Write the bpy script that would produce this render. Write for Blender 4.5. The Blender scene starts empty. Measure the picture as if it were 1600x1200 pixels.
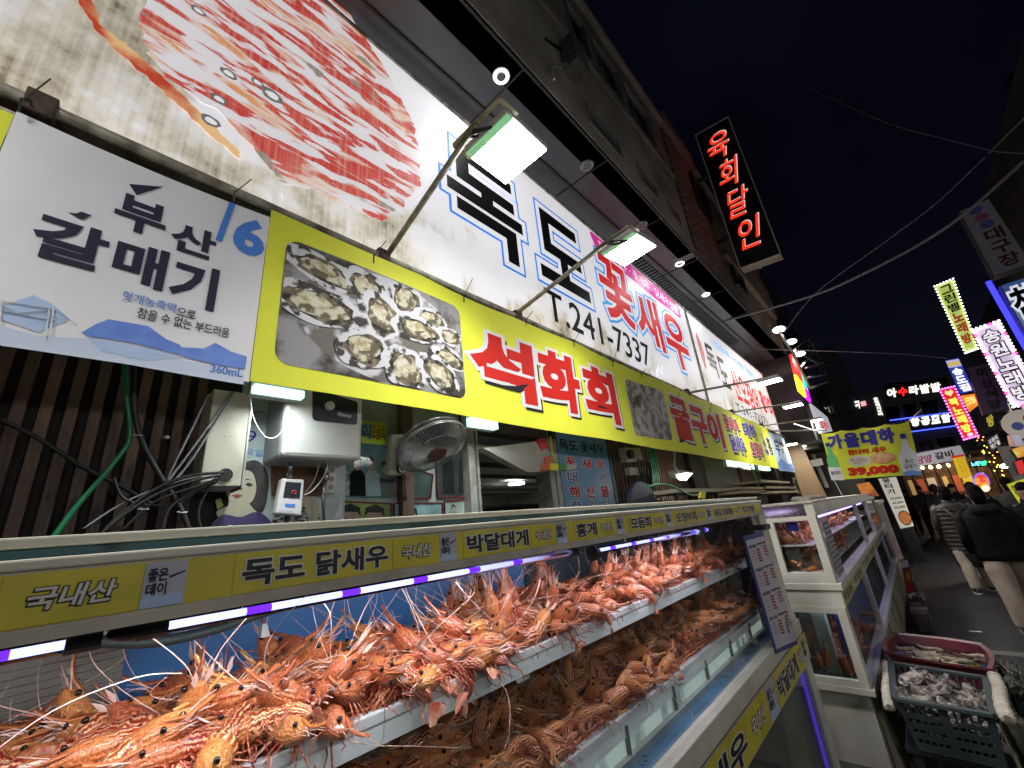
import bpy, bmesh, math, random
import numpy as np
from mathutils import Vector, Matrix, Euler, noise
random.seed(7)
R = random.Random(11)
PI = math.pi
scene = bpy.context.scene

# ------------------------------------------------------------------ camera
FPX = 646.4363851
CAM = Vector((0.0, 0.0, 1.75))
MC = Matrix(((0.68101077, 0.17903993, 0.71004861), (-0.72627471, 0.28900205, 0.62370095), (-0.09353813, -0.94043741, 0.32684568)))
cam_data = bpy.data.cameras.new('camera')
cam = bpy.data.objects.new('camera', cam_data)
scene.collection.objects.link(cam)
cx, cy, cz = MC.col[0], MC.col[1], MC.col[2]
rot = Matrix((cx, -cy, -cz)).transposed()
cam.matrix_world = Matrix.Translation(CAM) @ rot.to_4x4()
cam_data.sensor_width = 36.0
cam_data.sensor_fit = 'HORIZONTAL'
cam_data.lens = FPX / 1600 * 36
cam_data.clip_start = 0.02
cam_data.clip_end = 500
scene.camera = cam

# ------------------------------------------------------------------ night sky
world = bpy.data.worlds.new('World')
scene.world = world
world.use_nodes = True
wn = world.node_tree
wn.nodes.clear()
w_out = wn.nodes.new('ShaderNodeOutputWorld')
w_bg = wn.nodes.new('ShaderNodeBackground')
w_tc = wn.nodes.new('ShaderNodeTexCoord')
w_no = wn.nodes.new('ShaderNodeTexNoise')
w_no.inputs['Scale'].default_value = 1.6
w_no.inputs['Detail'].default_value = 3
w_cr = wn.nodes.new('ShaderNodeValToRGB')
w_cr.color_ramp.elements[0].position = 0.35
w_cr.color_ramp.elements[0].color = (0.0008, 0.0011, 0.0026, 1)
w_cr.color_ramp.elements[1].position = 0.7
w_cr.color_ramp.elements[1].color = (0.0030, 0.0034, 0.0068, 1)
wn.links.new(w_tc.outputs['Generated'], w_no.inputs['Vector'])
wn.links.new(w_no.outputs['Fac'], w_cr.inputs['Fac'])
wn.links.new(w_cr.outputs['Color'], w_bg.inputs['Color'])
wn.links.new(w_bg.outputs['Background'], w_out.inputs['Surface'])
w_bg.inputs['Strength'].default_value = 1.0
scene.view_settings.view_transform = 'Standard'
scene.view_settings.look = 'None'
scene.view_settings.gamma = 1
scene.view_settings.exposure = 0.0
scene.render.engine = 'CYCLES'
scene.cycles.use_denoising = True
scene.cycles.denoising_prefilter = 'ACCURATE'
scene.cycles.max_bounces = 6
scene.cycles.diffuse_bounces = 3
scene.cycles.glossy_bounces = 3
scene.cycles.transmission_bounces = 4
scene.cycles.transparent_max_bounces = 12
scene.cycles.sample_clamp_indirect = 4
scene.cycles.use_light_tree = True

# ------------------------------------------------------------------ pixel measurement -> point on a known plane of the place
def ray(x, y):
    return MC @ Vector((x - 800, y - 600, FPX))
def pY(x, y, Y): r = ray(x, y); return CAM + r * ((Y - CAM.y) / r.y)
def pX(x, y, X): r = ray(x, y); return CAM + r * ((X - CAM.x) / r.x)
def pZ(x, y, Z): r = ray(x, y); return CAM + r * ((Z - CAM.z) / r.z)
def qY(Y, *pts): return [pY(x, y, Y) for x, y in pts]
def qX(X, *pts): return [pX(x, y, X) for x, y in pts]
def rY(Y, x0, x1, z0, z1): return [Vector((x0, Y, z1)), Vector((x1, Y, z1)), Vector((x1, Y, z0)), Vector((x0, Y, z0))]

# ------------------------------------------------------------------ materials
MATS = {}
def setp(b, k, v):
    if k in b.inputs: b.inputs[k].default_value = v
def M(name, col, rough=0.6, col2=None, scale=8.0, metal=0.0, bump=0.0, glow=0.0, detail=6.0, spread=(0.4, 0.65), stretch=None, spec=0.5, gcol=None, coat=0.0, bscale=None, sss=0.0, var=0.0):
    if name in MATS: return MATS[name]
    m = bpy.data.materials.new(name); m.use_nodes = True
    nt = m.node_tree; b = nt.nodes['Principled BSDF']
    c4 = (*col, 1)
    b.inputs['Base Color'].default_value = c4
    b.inputs['Roughness'].default_value = rough
    b.inputs['Metallic'].default_value = metal
    setp(b, 'Specular IOR Level', spec); setp(b, 'Coat Weight', coat)
    tc = nt.nodes.new('ShaderNodeTexCoord'); mp = nt.nodes.new('ShaderNodeMapping')
    nt.links.new(tc.outputs['Object'], mp.inputs['Vector'])
    if stretch: mp.inputs['Scale'].default_value = stretch
    out = None
    if col2 is not None:
        no = nt.nodes.new('ShaderNodeTexNoise'); no.inputs['Scale'].default_value = scale; no.inputs['Detail'].default_value = detail
        nt.links.new(mp.outputs['Vector'], no.inputs['Vector'])
        cr = nt.nodes.new('ShaderNodeValToRGB')
        cr.color_ramp.elements[0].position = spread[0]; cr.color_ramp.elements[1].position = spread[1]
        cr.color_ramp.elements[0].color = c4; cr.color_ramp.elements[1].color = (*col2, 1)
        nt.links.new(no.outputs['Fac'], cr.inputs['Fac'])
        out = cr.outputs['Color']
    if var:
        oi = nt.nodes.new('ShaderNodeObjectInfo'); hs = nt.nodes.new('ShaderNodeHueSaturation')
        mr = nt.nodes.new('ShaderNodeMapRange'); mr.inputs['To Min'].default_value = 1 - var; mr.inputs['To Max'].default_value = 1 + var
        nt.links.new(oi.outputs['Random'], mr.inputs['Value']); nt.links.new(mr.outputs['Result'], hs.inputs['Value'])
        if out is not None: nt.links.new(out, hs.inputs['Color'])
        else: hs.inputs['Color'].default_value = c4
        out = hs.outputs['Color']
    if out is not None: nt.links.new(out, b.inputs['Base Color'])
    if bump:
        n2 = nt.nodes.new('ShaderNodeTexNoise'); n2.inputs['Scale'].default_value = bscale or scale * 3; n2.inputs['Detail'].default_value = 5
        nt.links.new(mp.outputs['Vector'], n2.inputs['Vector'])
        bp = nt.nodes.new('ShaderNodeBump'); bp.inputs['Strength'].default_value = bump; bp.inputs['Distance'].default_value = 0.01
        nt.links.new(n2.outputs['Fac'], bp.inputs['Height']); nt.links.new(bp.outputs['Normal'], b.inputs['Normal'])
    if glow:
        b.inputs['Emission Strength'].default_value = glow
        if gcol: b.inputs['Emission Color'].default_value = (*gcol, 1)
        elif out is not None: nt.links.new(out, b.inputs['Emission Color'])
        else: b.inputs['Emission Color'].default_value = c4
    if sss:
        setp(b, 'Subsurface Weight', sss); b.inputs['Subsurface Radius'].default_value = (0.012, 0.005, 0.002)
    MATS[name] = m
    return m
def E(name, col, s): return M(name, col, 0.5, glow=s)
def glass_mat(name, tint=(0.93, 0.97, 0.96), refl=0.06, rough=0.02):
    if name in MATS: return MATS[name]
    m = bpy.data.materials.new(name); m.use_nodes = True; nt = m.node_tree; nt.nodes.clear()
    o = nt.nodes.new('ShaderNodeOutputMaterial'); t = nt.nodes.new('ShaderNodeBsdfTransparent'); g = nt.nodes.new('ShaderNodeBsdfGlossy'); mx = nt.nodes.new('ShaderNodeMixShader'); f = nt.nodes.new('ShaderNodeFresnel')
    f.inputs['IOR'].default_value = 1.45
    mm = nt.nodes.new('ShaderNodeMath'); mm.operation = 'MULTIPLY'; mm.inputs[1].default_value = refl / 0.06
    t.inputs['Color'].default_value = (*tint, 1); g.inputs['Roughness'].default_value = rough
    nt.links.new(f.outputs[0], mm.inputs[0]); nt.links.new(mm.outputs[0], mx.inputs[0]); nt.links.new(t.outputs[0], mx.inputs[1]); nt.links.new(g.outputs[0], mx.inputs[2]); nt.links.new(mx.outputs[0], o.inputs['Surface'])
    MATS[name] = m
    return m

# ------------------------------------------------------------------ objects
ZERO = Vector((0, 0, 0))
def root_loc(o):
    v = ZERO.copy()
    while o is not None: v += o.location; o = o.parent
    return v
def tag(o, label, cat=None, group=None, kind=None):
    if label: o['label'] = label
    if cat: o['category'] = cat
    if group: o['group'] = group
    if kind: o['kind'] = kind
    return o
def empty(name, label, cat, loc=(0, 0, 0), group=None, kind=None):
    o = bpy.data.objects.new(name, None); o.empty_display_size = 0.1; scene.collection.objects.link(o)
    o.location = loc
    return tag(o, label, cat, group, kind)
class MB:
    def __init__(s): s.v = []; s.f = []; s.uv = None
    def add(s, vs, fs):
        n = len(s.v); s.v += [tuple(v) for v in vs]; s.f += [tuple(i + n for i in f) for f in fs]; return s
    def box(s, x0, x1, y0, y1, z0, z1):
        return s.add([(x0, y0, z0), (x1, y0, z0), (x1, y1, z0), (x0, y1, z0), (x0, y0, z1), (x1, y0, z1), (x1, y1, z1), (x0, y1, z1)],
                     [(0, 3, 2, 1), (4, 5, 6, 7), (0, 1, 5, 4), (1, 2, 6, 5), (2, 3, 7, 6), (3, 0, 4, 7)])
    def bar(s, a, b, w, h=None, up=(0, 0, 1)):
        a = Vector(a); b = Vector(b); h = h or w; d = (b - a).normalized(); u = Vector(up)
        if abs(d.dot(u)) > 0.95: u = Vector((0, 1, 0))
        x = d.cross(u).normalized(); y = x.cross(d)
        vs = []
        for p in (a, b):
            for i, j in ((-1, -1), (1, -1), (1, 1), (-1, 1)): vs.append(p + x * i * w / 2 + y * j * h / 2)
        return s.add(vs, [(0, 1, 2, 3), (7, 6, 5, 4), (0, 4, 5, 1), (1, 5, 6, 2), (2, 6, 7, 3), (3, 7, 4, 0)])
    def quad(s, q): return s.add(q, [(3, 2, 1, 0)])
    def slab(s, q, t):  # panel from quad (TL,TR,BR,BL), going back by t
        q = [Vector(p) for p in q]; n = (q[1] - q[0]).cross(q[0] - q[3]).normalized()
        b = [p - n * t for p in q]
        return s.add(q + b, [(3, 2, 1, 0), (4, 5, 6, 7), (0, 1, 5, 4), (1, 2, 6, 5), (2, 3, 7, 6), (3, 0, 4, 7)])
    def tube(s, pts, r, k=8, closed=False, r1=None):
        pts = [Vector(p) for p in pts]; n = len(pts); base = len(s.v); prev = None
        for i, p in enumerate(pts):
            if closed: d = (pts[(i + 1) % n] - pts[i - 1]).normalized()
            else: d = (pts[min(i + 1, n - 1)] - pts[max(i - 1, 0)]).normalized()
            if prev is None:
                u = Vector((0, 0, 1)) if abs(d.z) < 0.9 else Vector((0, 1, 0)); x = d.cross(u).normalized()
            else:
                x = (prev - d * prev.dot(d)); x = x.normalized() if x.length > 1e-6 else d.orthogonal().normalized()
            prev = x; y = d.cross(x)
            rr = r if r1 is None else r + (r1 - r) * i / (n - 1)
            for j in range(k):
                a = 2 * PI * j / k; s.v.append(tuple(p + x * math.cos(a) * rr + y * math.sin(a) * rr))
        m = n if closed else n - 1
        for i in range(m):
            for j in range(k):
                a = base + i * k + j; b = base + i * k + (j + 1) % k; i2 = (i + 1) % n
                s.f.append((a, b, base + i2 * k + (j + 1) % k, base + i2 * k + j))
        if not closed:
            s.f.append(tuple(base + j for j in reversed(range(k)))); s.f.append(tuple(base + (n - 1) * k + j for j in range(k)))
        return s
    def disc(s, c, n, r, k=20, r2=None):
        c = Vector(c); n = Vector(n).normalized(); x = n.orthogonal().normalized(); y = n.cross(x); r2 = r2 or r
        return s.add([c + x * r * math.cos(2 * PI * i / k) + y * r2 * math.sin(2 * PI * i / k) for i in range(k)], [tuple(range(k))])
    def cyl(s, a, b, r, k=16): return s.tube([a, b], r, k)
    def ball(s, c, rx, ry=None, rz=None, nu=10, nv=7):
        c = Vector(c); ry = ry or rx; rz = rz or rx; b = len(s.v)
        for i in range(1, nv):
            for j in range(nu):
                t = PI * i / nv; p = 2 * PI * j / nu
                s.v.append((c.x + rx * math.sin(t) * math.cos(p), c.y + ry * math.sin(t) * math.sin(p), c.z + rz * math.cos(t)))
        top = len(s.v); s.v += [(c.x, c.y, c.z + rz), (c.x, c.y, c.z - rz)]
        for i in range(nv - 2):
            for j in range(nu):
                s.f.append((b + i * nu + j, b + (i + 1) * nu + j, b + (i + 1) * nu + (j + 1) % nu, b + i * nu + (j + 1) % nu))
        for j in range(nu):
            s.f.append((top, b + j, b + (j + 1) % nu)); s.f.append((top + 1, b + (nv - 2) * nu + (j + 1) % nu, b + (nv - 2) * nu + j))
        return s
    def mesh(s, name, off=ZERO, smooth=False):
        me = bpy.data.meshes.new(name)
        me.from_pydata([(v[0] - off[0], v[1] - off[1], v[2] - off[2]) for v in s.v], [], s.f)
        if s.uv is not None:
            ul = me.uv_layers.new(name='UVMap')
            for l in me.loops: ul.data[l.index].uv = s.uv[l.vertex_index]
        if smooth: me.shade_smooth()
        me.update()
        return me
def obj(name, mb, mat, parent=None, label=None, cat=None, group=None, kind=None, smooth=False, origin=None, bevel=0.0):
    off = root_loc(parent) if parent is not None else ZERO.copy()
    loc = ZERO.copy()
    if parent is None or origin is not None:
        if origin is not None: o_ = Vector(origin)
        else:
            vs = mb.v; n = max(1, len(vs))
            xs = [v[0] for v in vs]; ys = [v[1] for v in vs]; zs = [v[2] for v in vs]
            o_ = Vector(((min(xs) + max(xs)) / 2, (min(ys) + max(ys)) / 2, min(zs))) if kind != 'structure' else ZERO.copy()
        loc = o_ - off; off = o_
    me = mb.mesh(name, off, smooth)
    o = bpy.data.objects.new(name, me); scene.collection.objects.link(o)
    o.parent = parent; o.location = loc
    if isinstance(mat, (list, tuple)):
        for m_ in mat: me.materials.append(m_)
    else: me.materials.append(mat)
    if bevel:
        md = o.modifiers.new('bevel', 'BEVEL'); md.width = bevel; md.segments = 2; md.limit_method = 'ANGLE'
    return tag(o, label, cat, group, kind)
def copy_tree(o, parent=None):
    c = o.copy(); scene.collection.objects.link(c); c.parent = parent
    for ch in o.children: copy_tree(ch, c)
    return c

# ------------------------------------------------------------------ lettering
TCACHE = {}
TS = bpy.data.scenes.new('type_setting')
def glyph(s, bold=0.0, shear=0.0):
    k = (s, bold, shear)
    if k in TCACHE: return TCACHE[k]
    cu = bpy.data.curves.new('lettering', 'FONT'); cu.body = s; cu.size = 1.0; cu.shear = shear; cu.resolution_u = 3
    if bold: cu.bevel_depth = bold; cu.bevel_resolution = 0
    o = bpy.data.objects.new('lettering', cu); TS.collection.objects.link(o)
    TS.view_layers[0].update(); dg = TS.view_layers[0].depsgraph; ev = o.evaluated_get(dg); me = ev.to_mesh()
    vs = [Vector(v.co) for v in me.vertices]; fs = [tuple(p.vertices) for p in me.polygons]
    ev.to_mesh_clear(); bpy.data.objects.remove(o); bpy.data.curves.remove(cu)
    x0 = min(v.x for v in vs); x1 = max(v.x for v in vs); y0 = min(v.y for v in vs); y1 = max(v.y for v in vs)
    TCACHE[k] = (vs, fs, x0, x1, y0, y1)
    return TCACHE[k]
def bil(q, u, v):  # q TL TR BR BL ; v=1 top
    return (q[3] * (1 - u) + q[2] * u) * (1 - v) + (q[0] * (1 - u) + q[1] * u) * v
def qn(q): return (q[1] - q[0]).cross(q[0] - q[3]).normalized()
def sub(q, u0, u1, v0, v1): return [bil(q, u0, v1), bil(q, u1, v1), bil(q, u1, v0), bil(q, u0, v0)]
def text(s, q, mat, parent, off=0.002, bold=0.0, shear=0.0, warp=None, thick=0.0008, name='lettering', ref=None, label=None):
    """letters of s fill quad q; ref = bold of the bounding box so that outlines grow outwards"""
    q = [Vector(p) for p in q]
    vs, fs, x0, x1, y0, y1 = glyph(s, bold, shear)
    if ref is not None: _, _, x0, x1, y0, y1 = glyph(s, ref, shear)
    n = qn(q); mb = MB(); out = []
    for v in vs:
        p = bil(q, (v.x - x0) / (x1 - x0), (v.y - y0) / (y1 - y0)) + n * (off + (thick if v.z > 0 else 0))
        if warp: p = warp(p)
        out.append(p)
    mb.add(out, fs)
    return obj(name, mb, mat, parent, label=label)
def vtext(s, q, layers, parent, gap=0.12, **kw):
    n = len(s)
    for i, c in enumerate(s):
        if c == ' ': continue
        v1 = 1 - i / n - gap / n / 2; v0 = 1 - (i + 1) / n + gap / n / 2
        for mat, bold, off in layers: text(c, sub(q, 0, 1, v0, v1), mat, parent, off, bold, ref=layers[-1][1], **kw)
def layered(s, q, layers, parent, **kw):
    for mat, bold, off in layers: text(s, q, mat, parent, off, bold, ref=layers[-1][1], **kw)
def refine(bm, L_, warp):
    for _ in range(6):
        es = [e for e in bm.edges if e.calc_length() > L_]
        if not es: break
        bmesh.ops.subdivide_edges(bm, edges=es, cuts=1); bmesh.ops.triangulate(bm, faces=bm.faces)
    for v in bm.verts: v.co = warp(v.co)
def poly(pts, q, mat, parent, off=0.002, warp=None, name='print', uvs=False):
    q = [Vector(p) for p in q]; n = qn(q)
    vs = [bil(q, u, v) + n * off for u, v in pts]
    mb = MB(); mb.add(vs, [tuple(range(len(vs)))])
    m2 = mb.mesh(name)
    bm = bmesh.new(); bm.from_mesh(m2); bmesh.ops.triangulate(bm, faces=bm.faces)
    if warp: refine(bm, 0.07, warp)
    mb = MB(); mb.add([v.co.copy() for v in bm.verts], [tuple(v.index for v in f.verts) for f in bm.faces]); bm.free(); bpy.data.meshes.remove(m2)
    return obj(name, mb, mat, parent)
def ell(cx_, cy_, rx, ry, k=24, jit=0, rnd=R, rotd=0.0):
    out = []; ph = rnd.random() * 9; c, s = math.cos(rotd), math.sin(rotd)
    for i in range(k):
        a = 2 * PI * i / k; j = 1 + jit * (math.sin(3 * a + ph) * 0.5 + math.sin(7 * a + 2 * ph) * 0.3 + rnd.uniform(-.3, .3))
        x = rx * j * math.cos(a); y = ry * j * math.sin(a)
        out.append((cx_ + x * c - y * s, cy_ + x * s + y * c))
    return out
def area(name, loc, to, size, power, col=(1, 1, 1), parent=None, sy=None, spread=None):
    l = bpy.data.lights.new(name, 'AREA'); l.energy = power; l.color = col; l.size = size
    if sy: l.shape = 'RECTANGLE'; l.size_y = sy
    if spread: l.spread = spread
    o = bpy.data.objects.new(name, l); scene.collection.objects.link(o)
    d = (Vector(to) - Vector(loc)).normalized()
    off = root_loc(parent) if parent else ZERO
    o.location = Vector(loc) - off; o.rotation_euler = d.to_track_quat('-Z', 'Y').to_euler(); o.parent = parent
    return o

# ================================================================== SETTING
asphalt = M('asphalt', (0.004, 0.004, 0.0045), 0.5, (0.012, 0.0118, 0.0115), 2.2, bump=0.8, bscale=110, spec=0.45, detail=10)
ground = MB(); ground.quad([Vector((-60, 60, 0)), Vector((150, 60, 0)), Vector((150, -60, 0)), Vector((-60, -60, 0))])
obj('street', ground, asphalt, kind='structure')
pave = MB(); pave.box(-4, 13, 0.62, 2.3, 0.004, 0.12)
obj('pavement', pave, M('paving', (0.05, 0.05, 0.05), 0.8, (0.025, 0.025, 0.025), 5, bump=0.3), kind='structure')
conc = M('kerb_concrete', (0.11, 0.105, 0.09), 0.8, (0.10, 0.095, 0.09), 12, bump=0.4)
tr = empty('drain_trench', 'steel drain trench with pale concrete edges crossing the dark street', 'drain', (6.7, -1.6, 0.0))
for x in (6.2, 7.1):
    mb = MB(); mb.box(x, x + 0.16, -3.6, 0.3, -0.02, 0.012); obj('kerb_strip', mb, conc, tr)
mb = MB(); mb.box(6.362, 7.098, -3.6, 0.3, -0.05, 0.006); obj('trench_bed', mb, M('trench_black', (0.01, 0.01, 0.01), 0.7), tr)
steel_dk = M('dark_steel', (0.06, 0.06, 0.065), 0.45, metal=0.7)
for i in range(16):
    mb = MB(); y = 0.28 - i * 0.24; mb.box(6.37, 7.09, y - 0.20, y - 0.02, 0.006, 0.016)
    obj('grate_panel', mb, steel_dk, tr)
mb = MB()
for i in range(16):
    for j in range(6):
        for k in range(2): mb.box(6.42 + j * 0.11, 6.49 + j * 0.11, 0.22 - i * 0.24 - k * 0.08, 0.25 - i * 0.24 - k * 0.08, 0.0162, 0.0175)
obj('slots', mb, M('trench_black', (0.01, 0.01, 0.01), 0.7), tr, kind='stuff')

# ---- left building: overhanging upper floors and soffit
soff = M('soffit_metal', (0.10, 0.10, 0.105), 0.38, (0.065, 0.065, 0.07), 1.3, metal=0.35, bump=0.12, bscale=5)
plaster = M('grey_plaster', (0.42, 0.385, 0.32), 0.9, (0.24, 0.22, 0.185), 1.6, bump=0.5, bscale=14)
upb = empty('concrete_building', 'grey plastered upper storeys with metal framed windows over the shop sign', 'building', (1.0, 1.29, 5.4))
def wall_holes(x0, x1, z0, z1, holes, yf, th, mat, parent, name='wall'):
    xs = sorted({x0, x1, *[h[0] for h in holes], *[h[1] for h in holes]}); mb = MB()
    for a, b in zip(xs[:-1], xs[1:]):
        hs = sorted([h for h in holes if h[0] <= a and h[1] >= b], key=lambda h: h[2]); z = z0
        for h in hs:
            if h[2] > z: mb.box(a, b, yf, yf + th, z, h[2])
            z = h[3]
        if z1 > z: mb.box(a, b, yf, yf + th, z, z1)
    return obj(name, mb, mat, parent)
ups = [(-1.2, 0.2, 6.85, 7.55), (0.7, 2.1, 6.85, 7.55), (3.05, 3.5, 6.85, 7.6), (3.62, 4.32, 6.85, 7.6), (4.44, 5.3, 6.85, 7.6)]
lows = [(-1.5, 0.2, 5.56, 5.95), (3.05, 3.75, 5.56, 5.85), (4.2, 4.75, 5.56, 5.85), (5.1, 5.5, 5.56, 5.85)]
wall_holes(-3.5, 5.86, 5.36, 7.95, ups + lows, 1.29, 0.25, plaster, upb)
mb = MB(); mb.box(-3.5, 5.9, 1.22, 1.5, 7.95, 8.05); obj('parapet_cap', mb, plaster, upb)
mb = MB(); mb.box(-3.5, 5.86, 1.262, 1.288, 6.72, 6.78); obj('sill_band', mb, plaster, upb)
alu = M('window_aluminium', (0.42, 0.42, 0.42), 0.4, metal=0.5)
dkglass = M('dark_window_glass', (0.012, 0.014, 0.016), 0.08, spec=0.8)
for (a, b, c, d) in ups + lows:
    w = MB(); t = 0.035
    w.box(a, b, 1.27, 1.33, c, c + t); w.box(a, b, 1.27, 1.33, d - t, d); w.box(a, a + t, 1.27, 1.33, c + t, d - t); w.box(b - t, b, 1.27, 1.33, c + t, d - t)
    wo = obj('window', w, alu, upb)
    p = MB(); p.box(a + t, b - t, 1.36, 1.38, c + t, d - t); obj('pane', p, dkglass, wo)
    p = MB(); mx = (a + b) / 2; p.box(mx - 0.015, mx + 0.015, 1.345, 1.36, c + t, d - t); obj('mullion', p, alu, wo)
so = MB(); so.box(-3.5, 12.6, 1.30, 2.6, 5.36, 5.46); obj('soffit', so, soff, upb)
for k in range(9):
    s_ = MB(); x = -2.0 + k * 1.35; s_.box(x, x + 0.012, 1.30, 2.3, 5.352, 5.362); obj('seam', s_, M('seam_dark', (0.03, 0.03, 0.03), 0.6), upb)
for y in (1.31, 1.80):
    s_ = MB(); s_.box(-3.5, 12.6, y, y + 0.02, 5.34, 5.362); obj('soffit_trim', s_, M('seam_dark', (0.03, 0.03, 0.03), 0.6), upb)
s_ = MB()
for k in range(60): s_.box(5.0 + k * 0.09, 5.04 + k * 0.09, 1.9, 2.28, 5.335, 5.358)
obj('ribbed_panel', s_, M('rib_metal', (0.10, 0.10, 0.11), 0.4, metal=0.5), upb, kind='stuff')
s_ = MB(); s_.box(-3.5, 12.6, 2.28, 2.5, 3.3, 5.36); obj('upper_backing', s_, M('dark_backing', (0.05, 0.045, 0.045), 0.7), upb)
# rough spot and conduit on plaster
mb = MB(); mb.tube([pY(852, 60, 1.28), pY(872, 74, 1.27), pY(897, 80, 1.27), pY(918, 86, 1.28)], 0.012, 6); obj('conduit', mb, M('cable_black', (0.012, 0.012, 0.013), 0.5), upb, smooth=True)
mb = MB(); a = pY(893, 96, 1.24); mb.box(a.x - 0.12, a.x + 0.12, 1.12, 1.288, a.z - 0.2, a.z + 0.2); obj('junction_box', mb, M('grey_box', (0.16, 0.15, 0.14), 0.7, (0.08, 0.07, 0.06), 20), upb, bevel=0.01)
mb = MB(); mb.bar(pY(862, 104, 1.2), pY(886, 100, 1.2), 0.02); mb.bar(pY(862, 104, 1.2), pY(866, 124, 1.2), 0.02); obj('bracket', mb, alu, upb)

# ---- brick building
bb = empty('brick_building', 'brown brick upper storeys with black iron window frames beyond the plaster wall', 'building', (7.5, 1.29, 5.4))
mort = M('mortar', (0.06, 0.05, 0.045), 0.9)
mb = MB(); mb.box(6.0, 12.6, 1.315, 1.6, 5.36, 8.0); obj('wall', mb, mort, bb)
brick_m = M('brick_face', (0.34, 0.245, 0.19), 0.85, (0.20, 0.15, 0.12), 9, bump=0.4, var=0.25)
bm_ = MB(); bm_.box(0.004, 0.206, 0, 0.02, 0.004, 0.066); bme = bm_.mesh('brick'); bme.materials.append(brick_m)
stuff = MB(); nb = 0
for r_ in range(36):
    for c_ in range(30):
        x = 6.02 + c_ * 0.214 + (r_ % 2) * 0.107; z = 5.40 + r_ * 0.072
        if x > 12.3 or z > 8.0 - (0.0 if x < 7.4 else 0.0): continue
        if 7.0 < x < 7.75 and 6.9 < z < 7.7: continue
        if 8.2 < x < 9.0 and 5.7 < z < 6.6: continue
        if x < 7.8 and nb < 280:
            o = bpy.data.objects.new('brick', bme); scene.collection.objects.link(o); o.parent = bb
            o.location = Vector((x, 1.295 + R.uniform(-.003, .002), z)) - bb.location; nb += 1
        else: stuff.box(x + 0.004, x + 0.206, 1.296, 1.316, z + 0.004, z + 0.066)
obj('brickwork', stuff, brick_m, bb, kind='stuff')
mb = MB(); mb.box(5.95, 6.6, 1.2, 1.6, 8.01, 8.25); mb.box(6.6, 7.4, 1.22, 1.6, 8.01, 8.32); mb.box(7.4, 12.6, 1.22, 1.6, 8.01, 8.1); obj('cornice', mb, M('brown_stucco', (0.34, 0.27, 0.22), 0.9, (0.22, 0.17, 0.14), 3, bump=0.4), bb)
mb = MB(); mb.box(7.8, 12.0, 1.20, 1.294, 6.2, 7.0); obj('balcony_slab', mb, M('brown_stucco', (0.22, 0.16, 0.13)), bb)
for (a, b, c, d) in ((7.05, 7.75, 6.95, 7.7), (8.25, 9.0, 5.75, 6.19)):
    w = MB(); t = 0.05
    w.box(a, b, 1.24, 1.31, c, c + t); w.box(a, b, 1.24, 1.31, d - t, d); w.box(a, a + t, 1.24, 1.31, c + t, d - t); w.box(b - t, b, 1.24, 1.31, c + t, d - t)
    wo = obj('window', w, M('black_iron', (0.02, 0.02, 0.02), 0.5), bb); p = MB(); p.box(a + t, b - t, 1.30, 1.312, c + t, d - t); obj('pane', p, dkglass, wo)

# ---- dark buildings further along the left side
dkwall = M('dark_wall', (0.045, 0.042, 0.04), 0.85, (0.02, 0.02, 0.02), 1.5)
mb = MB(); mb.box(12.7, 16.2, 1.32, 6, 2.9, 8.3); mb.box(12.7, 16.2, 2.4, 6, 0, 2.9)
b3 = empty('dark_building', 'dark unlit building block behind the floodlit metal awning', 'building', (14, 2, 0)); obj('wall', mb, dkwall, b3)
for k in range(3):
    w = MB(); w.box(13.0 + k * 1.1, 13.7 + k * 1.1, 1.29, 1.318, 6.2, 7.4); obj('window', w, dkglass, b3)
mb = MB(); mb.box(16.3, 27, 1.6, 7, 0, 8.6)
b4 = empty('dark_building', 'tall dark building block beyond the awning on the left', 'building', (20, 2, 0)); obj('wall', mb, M('dark_wall_b', (0.035, 0.035, 0.04), 0.85), b4)
for k in range(5):
    w = MB(); w.box(16.8 + k * 1.9, 17.9 + k * 1.9, 1.57, 1.598, 5.2, 7.0); obj('window', w, dkglass, b4)
b5 = empty('office_block', 'plain slate grey tower rising behind the dark roofs at left', 'building', (34, 2, 0))
mb = MB(); q = qX(32, (1279, 545), (1302, 538), (1350, 690), (1300, 700)); y1, y0 = q[0].y, q[1].y; mb.box(32, 39, min(y0, y1) - 0.05, max(y0, y1) + 2.2, 0, q[1].z)
obj('wall', mb, M('slate_panel', (0.10, 0.10, 0.115), 0.8, glow=0.02), b5)
for k in range(9):
    w = MB(); w.box(31.97, 31.99, min(y0, y1), max(y0, y1) + 2.1, 2 + k * 1.1, 2.03 + k * 1.1); obj('joint', w, M('dark_wall_b', (0.035, 0.035, 0.04)), b5)

# ---- ground floor shop front
shop = empty('seafood_shop', 'shop front with brown slatted walls open doorway and poster covered glass', 'shop', (2.0, 2.3, 0))
wood_a = M('slat_wood', (0.19, 0.125, 0.095), 0.75, (0.09, 0.058, 0.045), 7, stretch=(3, 3, 0.35), bump=0.35, bscale=40, var=0.3)
wood_dk = M('wood_backing', (0.015, 0.011, 0.010), 0.8)
for a, b in ((-3.0, 0.60), (3.99, 6.25), (6.7, 7.05), (8.95, 10.6)):
    w = MB(); w.box(a, b, 2.30, 2.36, 0.12, 3.36); obj('backing_board', w, wood_dk, shop)
sl = MB(); sl.box(-0.017, 0.017, -0.032, 0.0, 0.12, 3.36); sme = sl.mesh('slat'); sme.materials.append(wood_a)
def slats(a, b, p):
    x = a
    while x < b:
        o = bpy.data.objects.new('slat', sme); scene.collection.objects.link(o); o.parent = shop; o.location = (x - 2.0, -0.001 + R.uniform(-.003, 0), 0); x += p
slats(-2.0, 0.40, 0.0665); slats(4.08, 6.2, 0.0665); slats(6.72, 7.04, 0.0665); slats(8.98, 10.5, 0.0665)
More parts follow.
